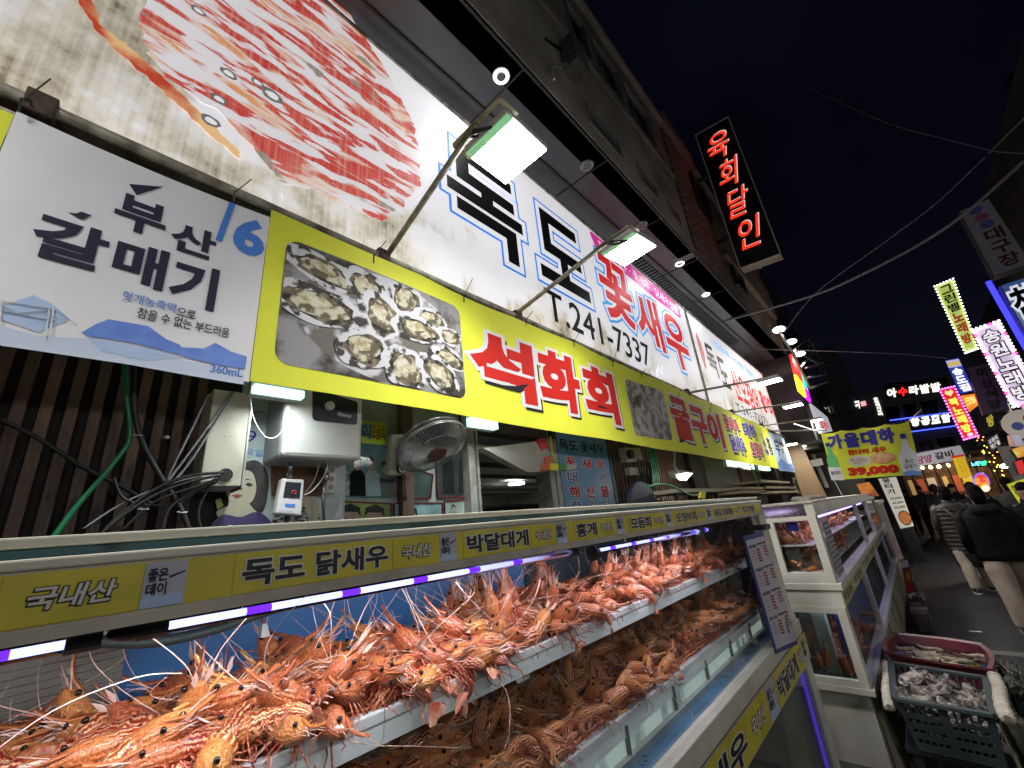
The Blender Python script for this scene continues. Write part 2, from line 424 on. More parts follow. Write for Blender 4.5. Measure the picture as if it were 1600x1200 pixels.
grey_frame = M('frame_metal', (0.42, 0.42, 0.38), 0.45, (0.30, 0.29, 0.26), 12, metal=0.3, bump=0.15)
def shopbox(name, x0, x1, y0, y1, z0, z1, mat, parent=shop, **k):
    w = MB(); w.box(x0, x1, y0, y1, z0, z1); return obj(name, w, mat, parent, **k)
shopbox('wall_panel', 0.60, 1.12, 2.31, 2.36, 0.12, 3.36, M('white_panel', (0.45, 0.46, 0.45), 0.6, (0.35, 0.36, 0.34), 5))
shopbox('wall_panel', 6.28, 6.68, 2.22, 2.36, 0.12, 3.36, M('panel_black', (0.02, 0.02, 0.022), 0.5))
shopbox('wall_panel', 7.08, 8.9, 2.30, 2.34, 0.12, 3.36, M('green_grey_panel', (0.10, 0.115, 0.105), 0.35, (0.06, 0.07, 0.062), 2))
shopbox('wall_panel', 1.12, 2.02, 2.33, 2.36, 0.12, 3.36, M('white_panel', (0.45, 0.46, 0.45)))
shopbox('door_header', 2.0, 3.0, 2.28, 2.42, 2.48, 3.36, M('header_dark', (0.06, 0.05, 0.045), 0.7))
for x0, x1 in ((2.0, 2.06), (2.08, 2.10), (2.93, 3.0), (3.02, 3.08)): shopbox('door_jamb', x0, x1, 2.24, 2.40, 0.12, 2.48, grey_frame)
shopbox('door_rail', 2.10, 2.93, 2.27, 2.33, 2.33, 2.37, grey_frame)
shopbox('wood_post', 1.47, 1.55, 2.27, 2.329, 0.12, 3.3, M('brown_post', (0.15, 0.085, 0.055), 0.7, (0.09, 0.05, 0.03), 6, stretch=(4, 4, .5)))
# interior
room = empty('shop_interior', 'pale interior seen through the doorway with ceiling light', 'room', (2.6, 4, 0), kind='structure')
room['category'] = None; del room['category']
iw = M('room_white', (0.42, 0.43, 0.42), 0.7, (0.34, 0.35, 0.34), 1)
shopbox('ceiling', 1.2, 9.0, 2.45, 8.6, 2.62, 2.7, iw, room); shopbox('wall_left', 1.1, 1.2, 2.4, 8.6, 0.1, 2.7, iw, room); shopbox('wall_right', 9.0, 9.1, 2.4, 8.6, 0.1, 2.7, iw, room)
shopbox('wall_back', 1.2, 9.0, 8.5, 8.6, 0.1, 2.62, iw, room); shopbox('floor', 1.2, 9.0, 2.4, 8.6, 0.05, 0.12, M('room_floor', (0.15, 0.13, 0.11), 0.5), room)
for k in range(6): shopbox('ceiling_beam', 1.2, 9.0, 3.2 + k * .9, 3.26 + k * .9, 2.56, 2.62, M('beam_grey', (0.2, 0.2, 0.2), 0.6), room)
cl = empty('ceiling_light', 'round white ceiling light inside the shop doorway', 'ceiling light', (6.1, 5.5, 2.55))
w = MB(); w.cyl((6.1, 5.5, 2.56), (6.1, 5.5, 2.53), 0.16); obj('diffuser', w, E('glow_roomlamp', (1, 0.98, 0.92), 12), cl)
area('room_light', (6.1, 5.5, 2.52), (6.1, 5.5, 0), 0.3, 45, (1, 0.97, 0.9), cl)
# dark furniture silhouettes in the doorway
fr = empty('shelf_unit', 'dark glass fronted shelf unit inside the doorway below the ceiling light', 'shelf', (3.6, 3.6, 0.12))
shopbox('cabinet', 2.75, 4.4, 3.5, 3.9, 0.12, 1.98, M('cabinet_dark', (0.05, 0.055, 0.06), 0.3), fr); shopbox('top', 2.7, 4.45, 3.45, 3.95, 1.98, 2.01, grey_frame, fr)
for k in range(3): shopbox('jar', 3.0 + k * .3, 3.12 + k * .3, 3.48, 3.495, 1.80, 1.93, M('jar_pale', (.5, .45, .3), .3), fr)

# ---- right hand buildings
rb = empty('dark_shop_row', 'dark building row on the right carrying the lit vertical signs', 'building', (20, -4, 0))
w = MB(); w.box(9.5, 16, -9, -3.75, 0, 9.0); w.box(16.05, 30, -9, -3.9, 0, 7.6); obj('wall', w, dkwall, rb)
w = MB(); w.box(30.5, 60, -14, -4.6, 0, 6.6); rb2 = empty('dark_building', 'low dark building at the far right end of the street', 'building', (40, -8, 0)); obj('wall', w, dkwall, rb2)
w = MB(); a = pX(1558, 225, 12); w.add([(11.5, -3.75, 8.6), (11.5, -9, 8.6), (14.5, -9, 8.6), (14.5, -3.75, 8.6), (13, -4.3, 10.3)], [(0, 1, 2, 3), (0, 3, 4), (3, 2, 4), (2, 1, 4), (1, 0, 4)]); obj('roof_gable', w, dkwall, rb)
for k in range(5):
    w = MB(); w.box(10 + k * 3.6, 12 + k * 3.6, -3.745 - 0.0, -3.72, 3.2, 4.6); obj('window', w, dkglass, rb)

# ---- building closing the street
fx = 32.0
eb = empty('corner_building', 'dark building with lit lettering that closes the end of the street', 'building', (fx, -2, 0))
tl = pX(1340, 612, fx); tr_ = pX(1530, 575, fx)
w = MB(); w.box(fx, fx + 8, -9, tl.y, 3.25, 7.35); w.box(fx + 3, fx + 8, -9, tl.y, 0, 3.25); w.box(fx, fx + 3, tl.y - 0.5, tl.y, 0, 3.25); w.box(fx, fx + 3, -9, -4.5, 0, 3.25)
obj('wall', w, M('far_wall', (0.06, 0.058, 0.06), 0.8, glow=0.05), eb)
for q in (((1380, 636), (1405, 632), (1410, 660), (1386, 664)), ((1409, 631), (1432, 628), (1437, 656), (1414, 659)), ((1436, 627), (1466, 623), (1470, 650), (1441, 654)), ((1432, 690), (1455, 686), (1463, 702), (1438, 706)), ((1459, 685), (1492, 680), (1497, 697), (1466, 701))):
    w = MB(); w.slab(qX(fx - 0.03, *q), 0.05); wo = obj('window', w, alu, eb)
    qq = sub(qX(fx - 0.035, *q), 0.06, 0.94, 0.06, 0.94); w = MB(); w.slab(qq, 0.02); obj('pane', w, dkglass, wo)
# warm restaurant inside the ground floor
warm = empty('restaurant_room', 'warmly lit ground floor interior at the end of the street', 'room', (fx + 1.5, -2.2, 0), kind='structure'); del warm['category']
w = MB(); w.box(fx + 2.9, fx + 2.98, -4.5, tl.y - 0.5, 0, 3.25); obj('back_wall', w, M('warm_wall', (0.10, 0.05, 0.025), 0.7, (0.02, 0.012, 0.008), 3.5), warm)
for i, (x, y) in enumerate(((1441, 731), (1454, 730), (1467, 729), (1481, 727))):
    c = pX(x, y, fx + 0.4); t = empty('pendant_lamp', 'small warm pendant lamp in the far restaurant', 'lamp', c, 'warm lamps of the far restaurant')
    w = MB(); w.ball(c, 0.085); obj('bulb', w, E('glow_warm', (1, 0.72, 0.35), 22), t); w = MB(); w.cyl(c + Vector((0, 0, .12)), c + Vector((0, 0, .4)), 0.02, 6); obj('cord', w, steel_dk, t)
area('restaurant_light', (fx + 1.4, -2.2, 3.1), (fx + 1.4, -2.2, 0), 2.5, 110, (1, 0.7, 0.4), warm)
for k in range(7):
    w = MB(); y_ = tl.y - .9 - k * .5; w.box(fx + .3, fx + .36, y_, y_ + .05, 0, 3.25); obj('mullion', w, M('black_iron', (0.02, 0.02, 0.02), 0.5), warm)
    w = MB(); w.box(fx + 2.86, fx + 2.9, y_ + .08, y_ + .08 + .2 + .1 * (k % 3), 1.3 + .2 * (k % 2), 2.2); obj('wall_picture', w, M('warm_pic%d' % (k % 3), [(.5, .35, .15), (.35, .08, .04), (.45, .42, .35)][k % 3], .6, glow=.25), warm)

# ================================================================== SIGN BOARDS
def sign_material(name, glow, dirt):
    m = bpy.data.materials.new(name); m.use_nodes = True; nt = m.node_tree; b = nt.nodes['Principled BSDF']; L = nt.links.new
    tc = nt.nodes.new('ShaderNodeTexCoord'); ge = nt.nodes.new('ShaderNodeNewGeometry'); sp = nt.nodes.new('ShaderNodeSeparateXYZ'); L(ge.outputs['Position'], sp.inputs[0])
    n1 = nt.nodes.new('ShaderNodeTexNoise'); n1.inputs['Scale'].default_value = 2.2; n1.inputs['Detail'].default_value = 9; n1.inputs['Roughness'].default_value = 0.65; L(tc.outputs['Object'], n1.inputs['Vector'])
    mp = nt.nodes.new('ShaderNodeMapping'); mp.inputs['Scale'].default_value = (26, 1, 0.7); L(tc.outputs['Object'], mp.inputs['Vector'])
    n2 = nt.nodes.new('ShaderNodeTexNoise'); n2.inputs['Scale'].default_value = 1.6; n2.inputs['Detail'].default_value = 5; L(mp.outputs['Vector'], n2.inputs['Vector'])
    # grime gathers along the bottom edge of the sheet and at its left part: stains with their own shape
    mz = nt.nodes.new('ShaderNodeMapRange'); mz.inputs['From Min'].default_value = 3.36; mz.inputs['From Max'].default_value = 4.15; mz.inputs['To Min'].default_value = 0.21; mz.inputs['To Max'].default_value = 0.0; L(sp.outputs['Z'], mz.inputs['Value'])
    mx_ = nt.nodes.new('ShaderNodeMapRange'); mx_.inputs['From Min'].default_value = -0.4; mx_.inputs['From Max'].default_value = 1.7; mx_.inputs['To Min'].default_value = 0.13; mx_.inputs['To Max'].default_value = 0.0; L(sp.outputs['X'], mx_.inputs['Value'])
    a1 = nt.nodes.new('ShaderNodeMath'); a1.operation = 'ADD'; L(mz.outputs[0], a1.inputs[0]); L(mx_.outputs[0], a1.inputs[1])
    a2 = nt.nodes.new('ShaderNodeMath'); a2.operation = 'ADD'; L(n1.outputs['Fac'], a2.inputs[0]); L(a1.outputs[0], a2.inputs[1])
    a3 = nt.nodes.new('ShaderNodeMath'); a3.operation = 'MULTIPLY_ADD'; L(n2.outputs['Fac'], a3.inputs[0]); a3.inputs[1].default_value = 0.22; L(a2.outputs[0], a3.inputs[2])
    cr = nt.nodes.new('ShaderNodeValToRGB'); e = cr.color_ramp.elements
    e[0].position = 0.74; e[0].color = (0.80, 0.79, 0.82, 1); e[1].position = 1.06; e[1].color = (0.13, 0.105, 0.07, 1)
    x = cr.color_ramp.elements.new(0.85); x.color = (0.58, 0.54, 0.46, 1); x = cr.color_ramp.elements.new(0.95); x.color = (0.36, 0.32, 0.24, 1)
    L(a3.outputs[0], cr.inputs['Fac'])
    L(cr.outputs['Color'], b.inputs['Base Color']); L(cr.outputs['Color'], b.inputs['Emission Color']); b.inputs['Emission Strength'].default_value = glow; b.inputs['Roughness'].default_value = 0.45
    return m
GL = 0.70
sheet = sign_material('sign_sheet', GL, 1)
dirty_alu = M('dirty_frame', (0.36, 0.34, 0.28), 0.6, (0.10, 0.085, 0.06), 9, metal=0.2, bump=0.4, bscale=40)
def board(x0, x1, zt0, zt1, zb0, zb1, label):
    t = empty('shop_sign', label, 'sign', ((x0 + x1) / 2, 2.05, zb0))
    q = [Vector((x0, 1.95, zt0)), Vector((x1, 1.95, zt1)), Vector((x1, 1.95, zb1)), Vector((x0, 1.95, zb0))]
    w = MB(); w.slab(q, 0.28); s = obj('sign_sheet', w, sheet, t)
    w = MB(); w.bar(q[0] + Vector((0, -.003, .012)), q[1] + Vector((0, -.003, .012)), 0.03, 0.022); obj('top_trim', w, dirty_alu, t)
    w = MB(); w.bar(q[3] + Vector((0, -.006, -.03)), q[2] + Vector((0, -.006, -.03)), 0.05, 0.06); obj('bottom_trim', w, dirty_alu, t)
    w = MB(); w.bar(q[0] + Vector((0, -.004, 0)), q[3] + Vector((0, -.004, 0)), 0.02, 0.02); w.bar(q[1] + Vector((0, -.004, 0)), q[2] + Vector((0, -.004, 0)), 0.02, 0.02); obj('end_trim', w, dirty_alu, t)
    return t
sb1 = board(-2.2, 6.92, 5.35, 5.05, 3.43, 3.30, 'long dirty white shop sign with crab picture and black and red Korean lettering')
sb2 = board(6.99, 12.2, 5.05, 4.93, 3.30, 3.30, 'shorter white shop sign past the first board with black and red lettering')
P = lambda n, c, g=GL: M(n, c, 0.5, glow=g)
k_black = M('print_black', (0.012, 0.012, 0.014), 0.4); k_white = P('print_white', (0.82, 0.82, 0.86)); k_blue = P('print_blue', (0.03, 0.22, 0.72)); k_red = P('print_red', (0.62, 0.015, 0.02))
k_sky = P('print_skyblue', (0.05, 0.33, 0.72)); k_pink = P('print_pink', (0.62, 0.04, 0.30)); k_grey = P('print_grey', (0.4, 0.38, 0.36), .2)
def rect(x0, x1, z0, z1, Y=1.95): return rY(Y, x0, x1, z0, z1)
blk = [(k_blue, 0.105, 0.002), (k_white, 0.082, 0.004), (k_black, 0.028, 0.006)]
red3 = [(k_sky, 0.10, 0.002), (k_white, 0.065, 0.004), (k_red, 0.03, 0.006)]
layered('독', rect(1.68, 2.58, 3.92, 4.86), blk, sb1); layered('도', rect(2.80, 3.66, 3.98, 4.86), blk, sb1)
for k_, c in enumerate((('꽃', 3.96, 4.78, 3.95, 4.86), ('새', 4.82, 5.60, 3.86, 4.68), ('우', 5.72, 6.58, 3.74, 4.68))):
    layered(c[0], rect(*c[1:]), red3, sb1)
text('T.241-7337', [Vector((2.80, 1.95, 3.86)), Vector((4.98, 1.95, 3.84)), Vector((4.95, 1.95, 3.50)), Vector((2.80, 1.95, 3.52))], k_black, sb1, 0.003, 0.012)
# pink strip with rounded ends
def rounded(r=0.1, asp=1.0, k=6):
    out = []
    for (cx_, cy_, a0) in ((1 - r / asp, 1 - r, 0), (r / asp, 1 - r, 90), (r / asp, r, 180), (1 - r / asp, r, 270)):
        for i in range(k + 1):
            a = math.radians(a0 + 90 * i / k); out.append((cx_ + r / asp * math.cos(a), cy_ + r * math.sin(a)))
    return out
pq = [Vector((3.9, 1.95, 5.13)), Vector((6.72, 1.95, 5.04)), Vector((6.66, 1.95, 4.76)), Vector((4.05, 1.95, 4.86))]
poly(rounded(0.35, 9), pq, k_pink, sb1, 0.003); text('독도새우 · 꽃새우 · 닭새우전문', sub(pq, 0.06, 0.96, 0.2, 0.8), k_white, sb1, 0.005, 0.01)
for i in range(14):   # flaking paint specks
    a = pY(1030 + R.uniform(-14, 16), 590 + R.uniform(-14, 16), 1.95); poly(ell(.5, .5, .5, .5, 7, .5), rect(a.x - .05, a.x + .04, a.z - .05, a.z + .04), k_white, sb1, 0.003 + i * 0.0002, name='flaked_paint')
# crab picture on the left part of the sign
def crab_material():
    m = bpy.data.materials.new('crab_print'); m.use_nodes = True; nt = m.node_tree; b = nt.nodes['Principled BSDF']; L = nt.links.new
    tc = nt.nodes.new('ShaderNodeTexCoord')
    def nz(sc, scale, det, rot=(0, 0, 0), dist=0.0):
        mp = nt.nodes.new('ShaderNodeMapping'); mp.inputs['Scale'].default_value = sc; mp.inputs['Rotation'].default_value = rot; L(tc.outputs['Object'], mp.inputs['Vector'])
        n = nt.nodes.new('ShaderNodeTexNoise'); n.inputs['Scale'].default_value = scale; n.inputs['Detail'].default_value = det; n.inputs['Distortion'].default_value = dist; L(mp.outputs['Vector'], n.inputs['Vector']); return n
    n1 = nz((0.8, 1, 3.4), 1.7, 5, (0, math.radians(-14), 0), 0.8); n2 = nz((1.6, 1, 8), 2.2, 6, (0, math.radians(-10), 0), 0.4)
    n3 = nz((38, 1, 0.8), 1.5, 3); n4 = nz((1.3, 1, 3), 2.2, 3)
    cr = nt.nodes.new('ShaderNodeValToRGB'); e = cr.color_ramp.elements; e[0].position = 0.36; e[0].color = (0.80, 0.79, 0.84, 1); e[1].position = 0.66; e[1].color = (0.75, 0.30, 0.12, 1)
    for p_, c in ((0.39, (0.78, 0.45, 0.36)), (0.44, (0.56, 0.045, 0.04)), (0.55, (0.62, 0.10, 0.07)), (0.60, (0.80, 0.66, 0.56))): x = e.new(p_); x.color = (*c, 1)
    L(n1.outputs['Fac'], cr.inputs['Fac'])
    c2 = nt.nodes.new('ShaderNodeValToRGB'); e = c2.color_ramp.elements; e[0].position = 0.46; e[0].color = (0, 0, 0, 1); e[1].position = 0.50; e[1].color = (1, 1, 1, 1); L(n2.outputs['Fac'], c2.inputs['Fac'])
    m1 = nt.nodes.new('ShaderNodeMix'); m1.data_type = 'RGBA'; L(c2.outputs['Color'], m1.inputs['Factor']); m1.inputs['A'].default_value = (0.80, 0.78, 0.82, 1); L(cr.outputs['Color'], m1.inputs['B'])
    c4 = nt.nodes.new('ShaderNodeValToRGB'); e = c4.color_ramp.elements; e[0].position = 0.66; e[0].color = (0, 0, 0, 1); e[1].position = 0.70; e[1].color = (1, 1, 1, 1); L(n4.outputs['Fac'], c4.inputs['Fac'])
    m2 = nt.nodes.new('ShaderNodeMix'); m2.data_type = 'RGBA'; L(c4.outputs['Color'], m2.inputs['Factor']); L(m1.outputs['Result'], m2.inputs['A']); m2.inputs['B'].default_value = (0.30, 0.27, 0.22, 1)
    c3 = nt.nodes.new('ShaderNodeMapRange'); c3.inputs['From Min'].default_value = 0.45; c3.inputs['From Max'].default_value = 0.75; c3.inputs['To Max'].default_value = 0.28; L(n3.outputs['Fac'], c3.inputs['Value'])
    m3 = nt.nodes.new('ShaderNodeMix'); m3.data_type = 'RGBA'; L(c3.outputs[0], m3.inputs['Factor']); L(m2.outputs['Result'], m3.inputs['A']); m3.inputs['B'].default_value = (0.78, 0.66, 0.55, 1)
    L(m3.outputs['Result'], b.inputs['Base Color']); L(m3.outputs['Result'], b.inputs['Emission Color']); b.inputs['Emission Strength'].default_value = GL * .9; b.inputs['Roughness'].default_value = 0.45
    return m
crab_m = crab_material()
def pix_poly(px, Y, mat, parent, off, name='print', jit=0.0, warp=None):
    pts = [pY(x, y, Y) for x, y in px]
    if jit:
        o2 = []
        for a, b in zip(pts, pts[1:] + pts[:1]):
            for k in range(5):
                p = a.lerp(b, k / 5); o2.append(p + Vector((R.uniform(-jit, jit), 0, R.uniform(-jit, jit))))
        pts = o2
    mb = MB(); mb.add([p + Vector((0, -off, 0)) for p in pts], [tuple(range(len(pts)))])
    me = mb.mesh('t'); bm = bmesh.new(); bm.from_mesh(me); bmesh.ops.triangulate(bm, faces=bm.faces); bmesh.ops.recalc_face_normals(bm, faces=bm.faces)
    if warp:
        refine(bm, 0.07, warp)
    mb = MB(); mb.add([v.co.copy() for v in bm.verts], [tuple(v.index for v in f.verts) for f in bm.faces]); bm.free()
    return obj(name, mb, mat, parent)
pix_poly([(215, 40), (235, -30), (480, -60), (545, 20), (600, 105), (640, 175), (658, 245), (656, 290), (630, 325), (595, 345), (540, 325), (505, 300), (440, 285), (380, 215), (330, 165), (270, 130), (235, 85)], 1.95, crab_m, sb1, 0.002, 'crab_picture', 0.02)
leg = [(122, 0), (118, -30), (132, -25), (158, 40), (195, 68), (232, 102), (278, 145), (326, 190), (376, 238), (373, 247), (318, 203), (270, 158), (225, 117), (180, 78), (145, 42)]
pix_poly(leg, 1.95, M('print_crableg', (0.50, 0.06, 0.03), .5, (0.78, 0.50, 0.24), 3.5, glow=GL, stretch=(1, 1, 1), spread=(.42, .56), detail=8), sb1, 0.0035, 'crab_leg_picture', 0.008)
for (x, y, r_) in ((357, 116, 14), (342, 156, 13), (329, 190, 15), (402, 130, 12), (425, 150, 20), (310, 18, 12)):
    a = pY(x, y, 1.95); poly(ell(.5, .5, .5, .38, 14, .12), rect(a.x - r_ * .0028, a.x + r_ * .0028, a.z - r_ * .0028, a.z + r_ * .0028), k_grey, sb1, 0.0045); poly(ell(.5, .5, .3, .2, 12, .15), rect(a.x - r_ * .0028, a.x + r_ * .0028, a.z - r_ * .0028, a.z + r_ * .0028), k_white, sb1, 0.0055)
# second board
for c, x0, x1, z0, z1 in (('독', 7.55, 8.08, 3.98, 4.62), ('도', 8.14, 8.66, 3.86, 4.50)): text(c, rect(x0, x1, z0, z1), k_black, sb2, 0.004, 0.03)
for c, x0, x1, z0, z1 in (('산', 8.85, 9.35, 3.72, 4.40), ('오', 9.38, 9.82, 3.72, 4.36), ('징', 9.85, 10.3, 3.66, 4.34), ('어', 10.35, 10.8, 3.64, 4.30), ('활', 11.05, 11.45, 3.76, 4.34), ('어', 11.47, 11.8, 3.76, 4.30), ('회', 11.82, 12.12, 3.74, 4.28)):
    text(c, rect(x0, x1, z0, z1), k_red, sb2, 0.004, 0.035)
text('T.241-7337', rect(8.6, 10.9, 3.42, 3.62), k_black, sb2, 0.004, 0.012)
text('산오징어회 · 산오징어 모듬전문', [Vector((8.2, 1.95, 4.86)), Vector((11.2, 1.95, 4.74)), Vector((11.2, 1.95, 4.56)), Vector((8.2, 1.95, 4.68))], k_sky, sb2, 0.004, 0.016)
poly(ell(.5, .5, .42, .48, 18, .25), rect(7.18, 7.45, 4.0, 4.72), P('print_pale_red', (0.55, 0.22, 0.22)), sb2, 0.003, name='shrimp_picture')
# pipe below the boards
pb = empty('mounting_pipe', 'grimy steel pipe running below the white shop signs', 'pipe', (5, 1.9, 3.33))
w = MB(); w.tube([Vector((-2.2, 1.9, 3.365)), Vector((3, 1.9, 3.345)), Vector((12.3, 1.9, 3.245))], 0.026, 10); obj('pipe', w, dirty_alu, pb, smooth=True)
for x in (-0.28, 1.1, 2.3, 5.9, 8.0, 10.1):
    w = MB(); w.box(x - .04, x + .04, 1.868, 1.935, 3.30 - .004 * x, 3.40 - .004 * x); obj('clamp', w, M('rust', (0.09, 0.06, 0.04), 0.9, (0.04, 0.03, 0.025), 30, bump=.5), pb, bevel=0.006)

# ================================================================== BANNERS
def wave(p):
    return p + Vector((0, -0.012 * math.sin(p.x * 3.1 + p.z * 1.5) - 0.003 * math.sin(p.x * 7.3 - p.z * 4) * (3.4 - p.z), 0))
def vinyl(name, col, col2): return M(name, col, 0.62, col2, 1.5, bump=0.45, bscale=2.6, spec=0.22)
v_yel = vinyl('vinyl_yellow', (0.74, 0.76, 0.06), (0.64, 0.68, 0.05)); v_white = vinyl('vinyl_white', (0.72, 0.72, 0.76), (0.62, 0.63, 0.68)); v_ltblue = vinyl('vinyl_paleblue', (0.42, 0.55, 0.75), (0.5, 0.62, 0.78))
def banner(label, x0, x1, zt, zb, mat, Y=1.86, scal=True, slope=0.0):
    t = empty('banner', label, 'banner', ((x0 + x1) / 2, Y, zb)); w = MB(); nx = max(6, int((x1 - x0) * 14)); nz_ = 8
    vs = []
    for s_, yy in ((0, Y), (1, Y + 0.003)):
        for j in range(nz_ + 1):
            for i in range(nx + 1):
                x = x0 + (x1 - x0) * i / nx; top = zt + slope * (x - x0) - (0.012 * abs(math.sin((x - x0) * 3.6)) if scal else 0)
                z = zb + slope * (x - x0) + (top - zb - slope * (x - x0)) * j / nz_; vs.append(wave(Vector((x, yy, z))))
    fs = []; N = (nx + 1) * (nz_ + 1)
    for j in range(nz_):
        for i in range(nx):
            a = j * (nx + 1) + i; fs.append((a, a + 1, a + nx + 2, a + nx + 1)); fs.append((N + a, N + a + nx + 1, N + a + nx + 2, N + a + 1))
    w.add(vs, fs); obj('sheet', w, mat, t, smooth=True); return t
by = banner('long yellow banner with oyster photograph and big red lettering under the white sign', 0.48, 10.35, 3.315, 2.43, v_yel, slope=-0.004)
bs = banner('pale white and blue banner with dark brush lettering hung left of the yellow banner', -0.32, 0.477, 3.27, 2.425, v_white)
b0 = banner('edge of a yellow banner cut off at the far left of the picture', -1.6, -0.323, 3.26, 2.41, v_yel)
be = banner('short pale blue banner hung at the far end of the yellow banner', 10.37, 12.0, 3.2, 2.36, v_ltblue)
YB = 1.86
d_red = M('ink_red', (0.50, 0.018, 0.012), 0.7, spec=.15); d_white = M('ink_white', (0.66, 0.66, 0.70), 0.7, spec=.15); d_black = M('ink_black', (0.015, 0.015, 0.02), 0.7, spec=.15); d_navy = M('ink_navy', (0.05, 0.045, 0.30), 0.7, spec=.15); d_dark = M('ink_dark', (0.028, 0.026, 0.05), 0.7, spec=.15)
d_blue = M('ink_blue', (0.06, 0.20, 0.62), 0.4); d_mid = M('ink_midblue', (0.16, 0.30, 0.66), 0.4, (0.10, 0.22, 0.6), 9); d_pale = M('ink_paleblue', (0.38, 0.50, 0.74), 0.4, (0.5, 0.58, 0.76), 5); d_water = M('ink_water', (0.50, 0.58, 0.75), 0.4, (0.58, 0.63, 0.74), 3)
def big(c, x0, x1, z0, z1, mat=d_red, bold=0.05, par=by, sh=0.0):
    q = rY(YB, x0, x1, z0, z1); s_ = (x1 - x0) * 0.045
    q2 = [p + Vector((s_, 0, -s_)) for p in q]
    text(c, q2, d_black, par, 0.002, bold + 0.035, warp=wave, ref=bold, shear=sh); text(c, q, d_white, par, 0.0035, bold + 0.05, warp=wave, ref=bold, shear=sh); text(c, q, mat, par, 0.005, bold, warp=wave, ref=bold, shear=sh)
big('석', 1.72, 2.40, 2.60, 3.10); big('화', 2.45, 3.00, 2.60, 3.12); big('회', 3.06, 3.66, 2.58, 3.12)
big('굴', 4.98, 5.62, 2.58, 3.14); big('구', 5.66, 6.30, 2.58, 3.12); big('이', 6.34, 6.92, 2.58, 3.12)
big('꽃새우', 7.12, 8.05, 2.92, 3.18, d_red, 0.04); big('닭새우', 7.2, 8.1, 2.56, 2.86, d_navy, 0.04); big('대하', 8.3, 9.1, 2.92, 3.18, d_navy, 0.04); big('오징어', 8.45, 9.2, 2.54, 2.84, d_red, 0.04); big('소', 9.45, 9.75, 2.66, 3.08, d_navy, .05); big('홍', 9.9, 10.25, 2.66, 3.05, d_black, .04)
# oyster photograph
pq = [Vector((0.56, YB, 3.19)), Vector((1.66, YB, 3.19)), Vector((1.66, YB, 2.53)), Vector((0.56, YB, 2.53))]
ph_bg = M('photo_ground', (0.26, 0.26, 0.27), 0.7, (0.05, 0.045, 0.04), 6, detail=8, spread=(.45, .6), spec=.15); sh_m = M('photo_shell', (0.56, 0.56, 0.60), 0.7, (0.05, 0.045, 0.045), 16, detail=10, spread=(.50, .58), spec=.15); rim_m = M('photo_rim', (0.022, 0.02, 0.018), 0.7, (0.20, 0.17, 0.12), 24, detail=8, spec=.15); fl_m = M('photo_flesh', (0.50, 0.48, 0.36), 0.7, (0.12, 0.10, 0.07), 20, detail=10, spread=(.45, .56), spec=.15); fl2 = M('photo_belly', (0.58, 0.56, 0.46), 0.7, (0.34, 0.28, 0.14), 30, spec=.15)
poly(rounded(0.1, 1.6), pq, ph_bg, by, 0.0015, wave, 'oyster_photo')
poly([p for p in ell(.52, .50, .46, .49, 40)], pq, M('photo_plate', (0.14, 0.13, 0.12), 0.7, (.50, .50, .54), 5, detail=8, spread=(.5, .56), spec=.15), by, 0.002, wave, 'plate_print')
oys = [(.17, .83, .17, .10, -.5), (.37, .83, .09, .13, .3), (.60, .85, .09, .14, -.2), (.77, .74, .10, .09, .2), (.90, .62, .08, .08, .3), (.15, .52, .19, .13, -.25), (.46, .60, .10, .18, .1), (.68, .58, .14, .11, .1), (.88, .38, .12, .09, -.5), (.37, .26, .11, .15, -.1), (.60, .17, .11, .17, .1), (.81, .19, .10, .18, .45)]
rr = random.Random(5)
for i, (u, v, a, b, r_) in enumerate(oys):
    def cl_(pts): return [(min(.995, max(.005, x)), min(.985, max(.015, y))) for x, y in pts]
    z0_ = 0.003 + i * 0.0004
    a *= 1.22; b *= 1.22; poly(cl_(ell(u, v, a, b, 30, .12, rr, r_)), pq, sh_m, by, z0_, wave, 'oyster_print')
    poly(cl_(ell(u + .01, v - .01, a * .74, b * .74, 26, .16, rr, r_)), pq, rim_m, by, z0_ + .0001, wave, 'oyster_print')
    poly(cl_(ell(u + .005, v - .005, a * .58, b * .58, 22, .2, rr, r_)), pq, fl_m, by, z0_ + .0002, wave, 'oyster_print')
    poly(cl_(ell(u - .01, v + .02, a * .32, b * .30, 16, .2, rr, r_)), pq, fl2, by, z0_ + .0003, wave, 'oyster_print')
p2 = [Vector((3.96, YB, 3.14)), Vector((4.90, YB, 3.16)), Vector((4.88, YB, 2.54)), Vector((3.92, YB, 2.52))]
poly(rounded(0.1, 1.4), p2, M('photo_grill', (0.30, 0.28, 0.25), 0.4, (0.035, 0.03, 0.03), 9, detail=9, spread=(.42, .58)), by, 0.002, wave, 'grill_photo')
for i in range(9): poly(ell(rr.uniform(.15, .85), rr.uniform(.3, .85), .12, .10, 16, .25, rr, rr.uniform(0, 3)), p2, rim_m if i % 3 == 0 else M('photo_grilled', (0.34, 0.31, 0.25), 0.4, (0.1, 0.08, 0.06), 26), by, 0.003 + i * .0003, wave, 'grill_print')
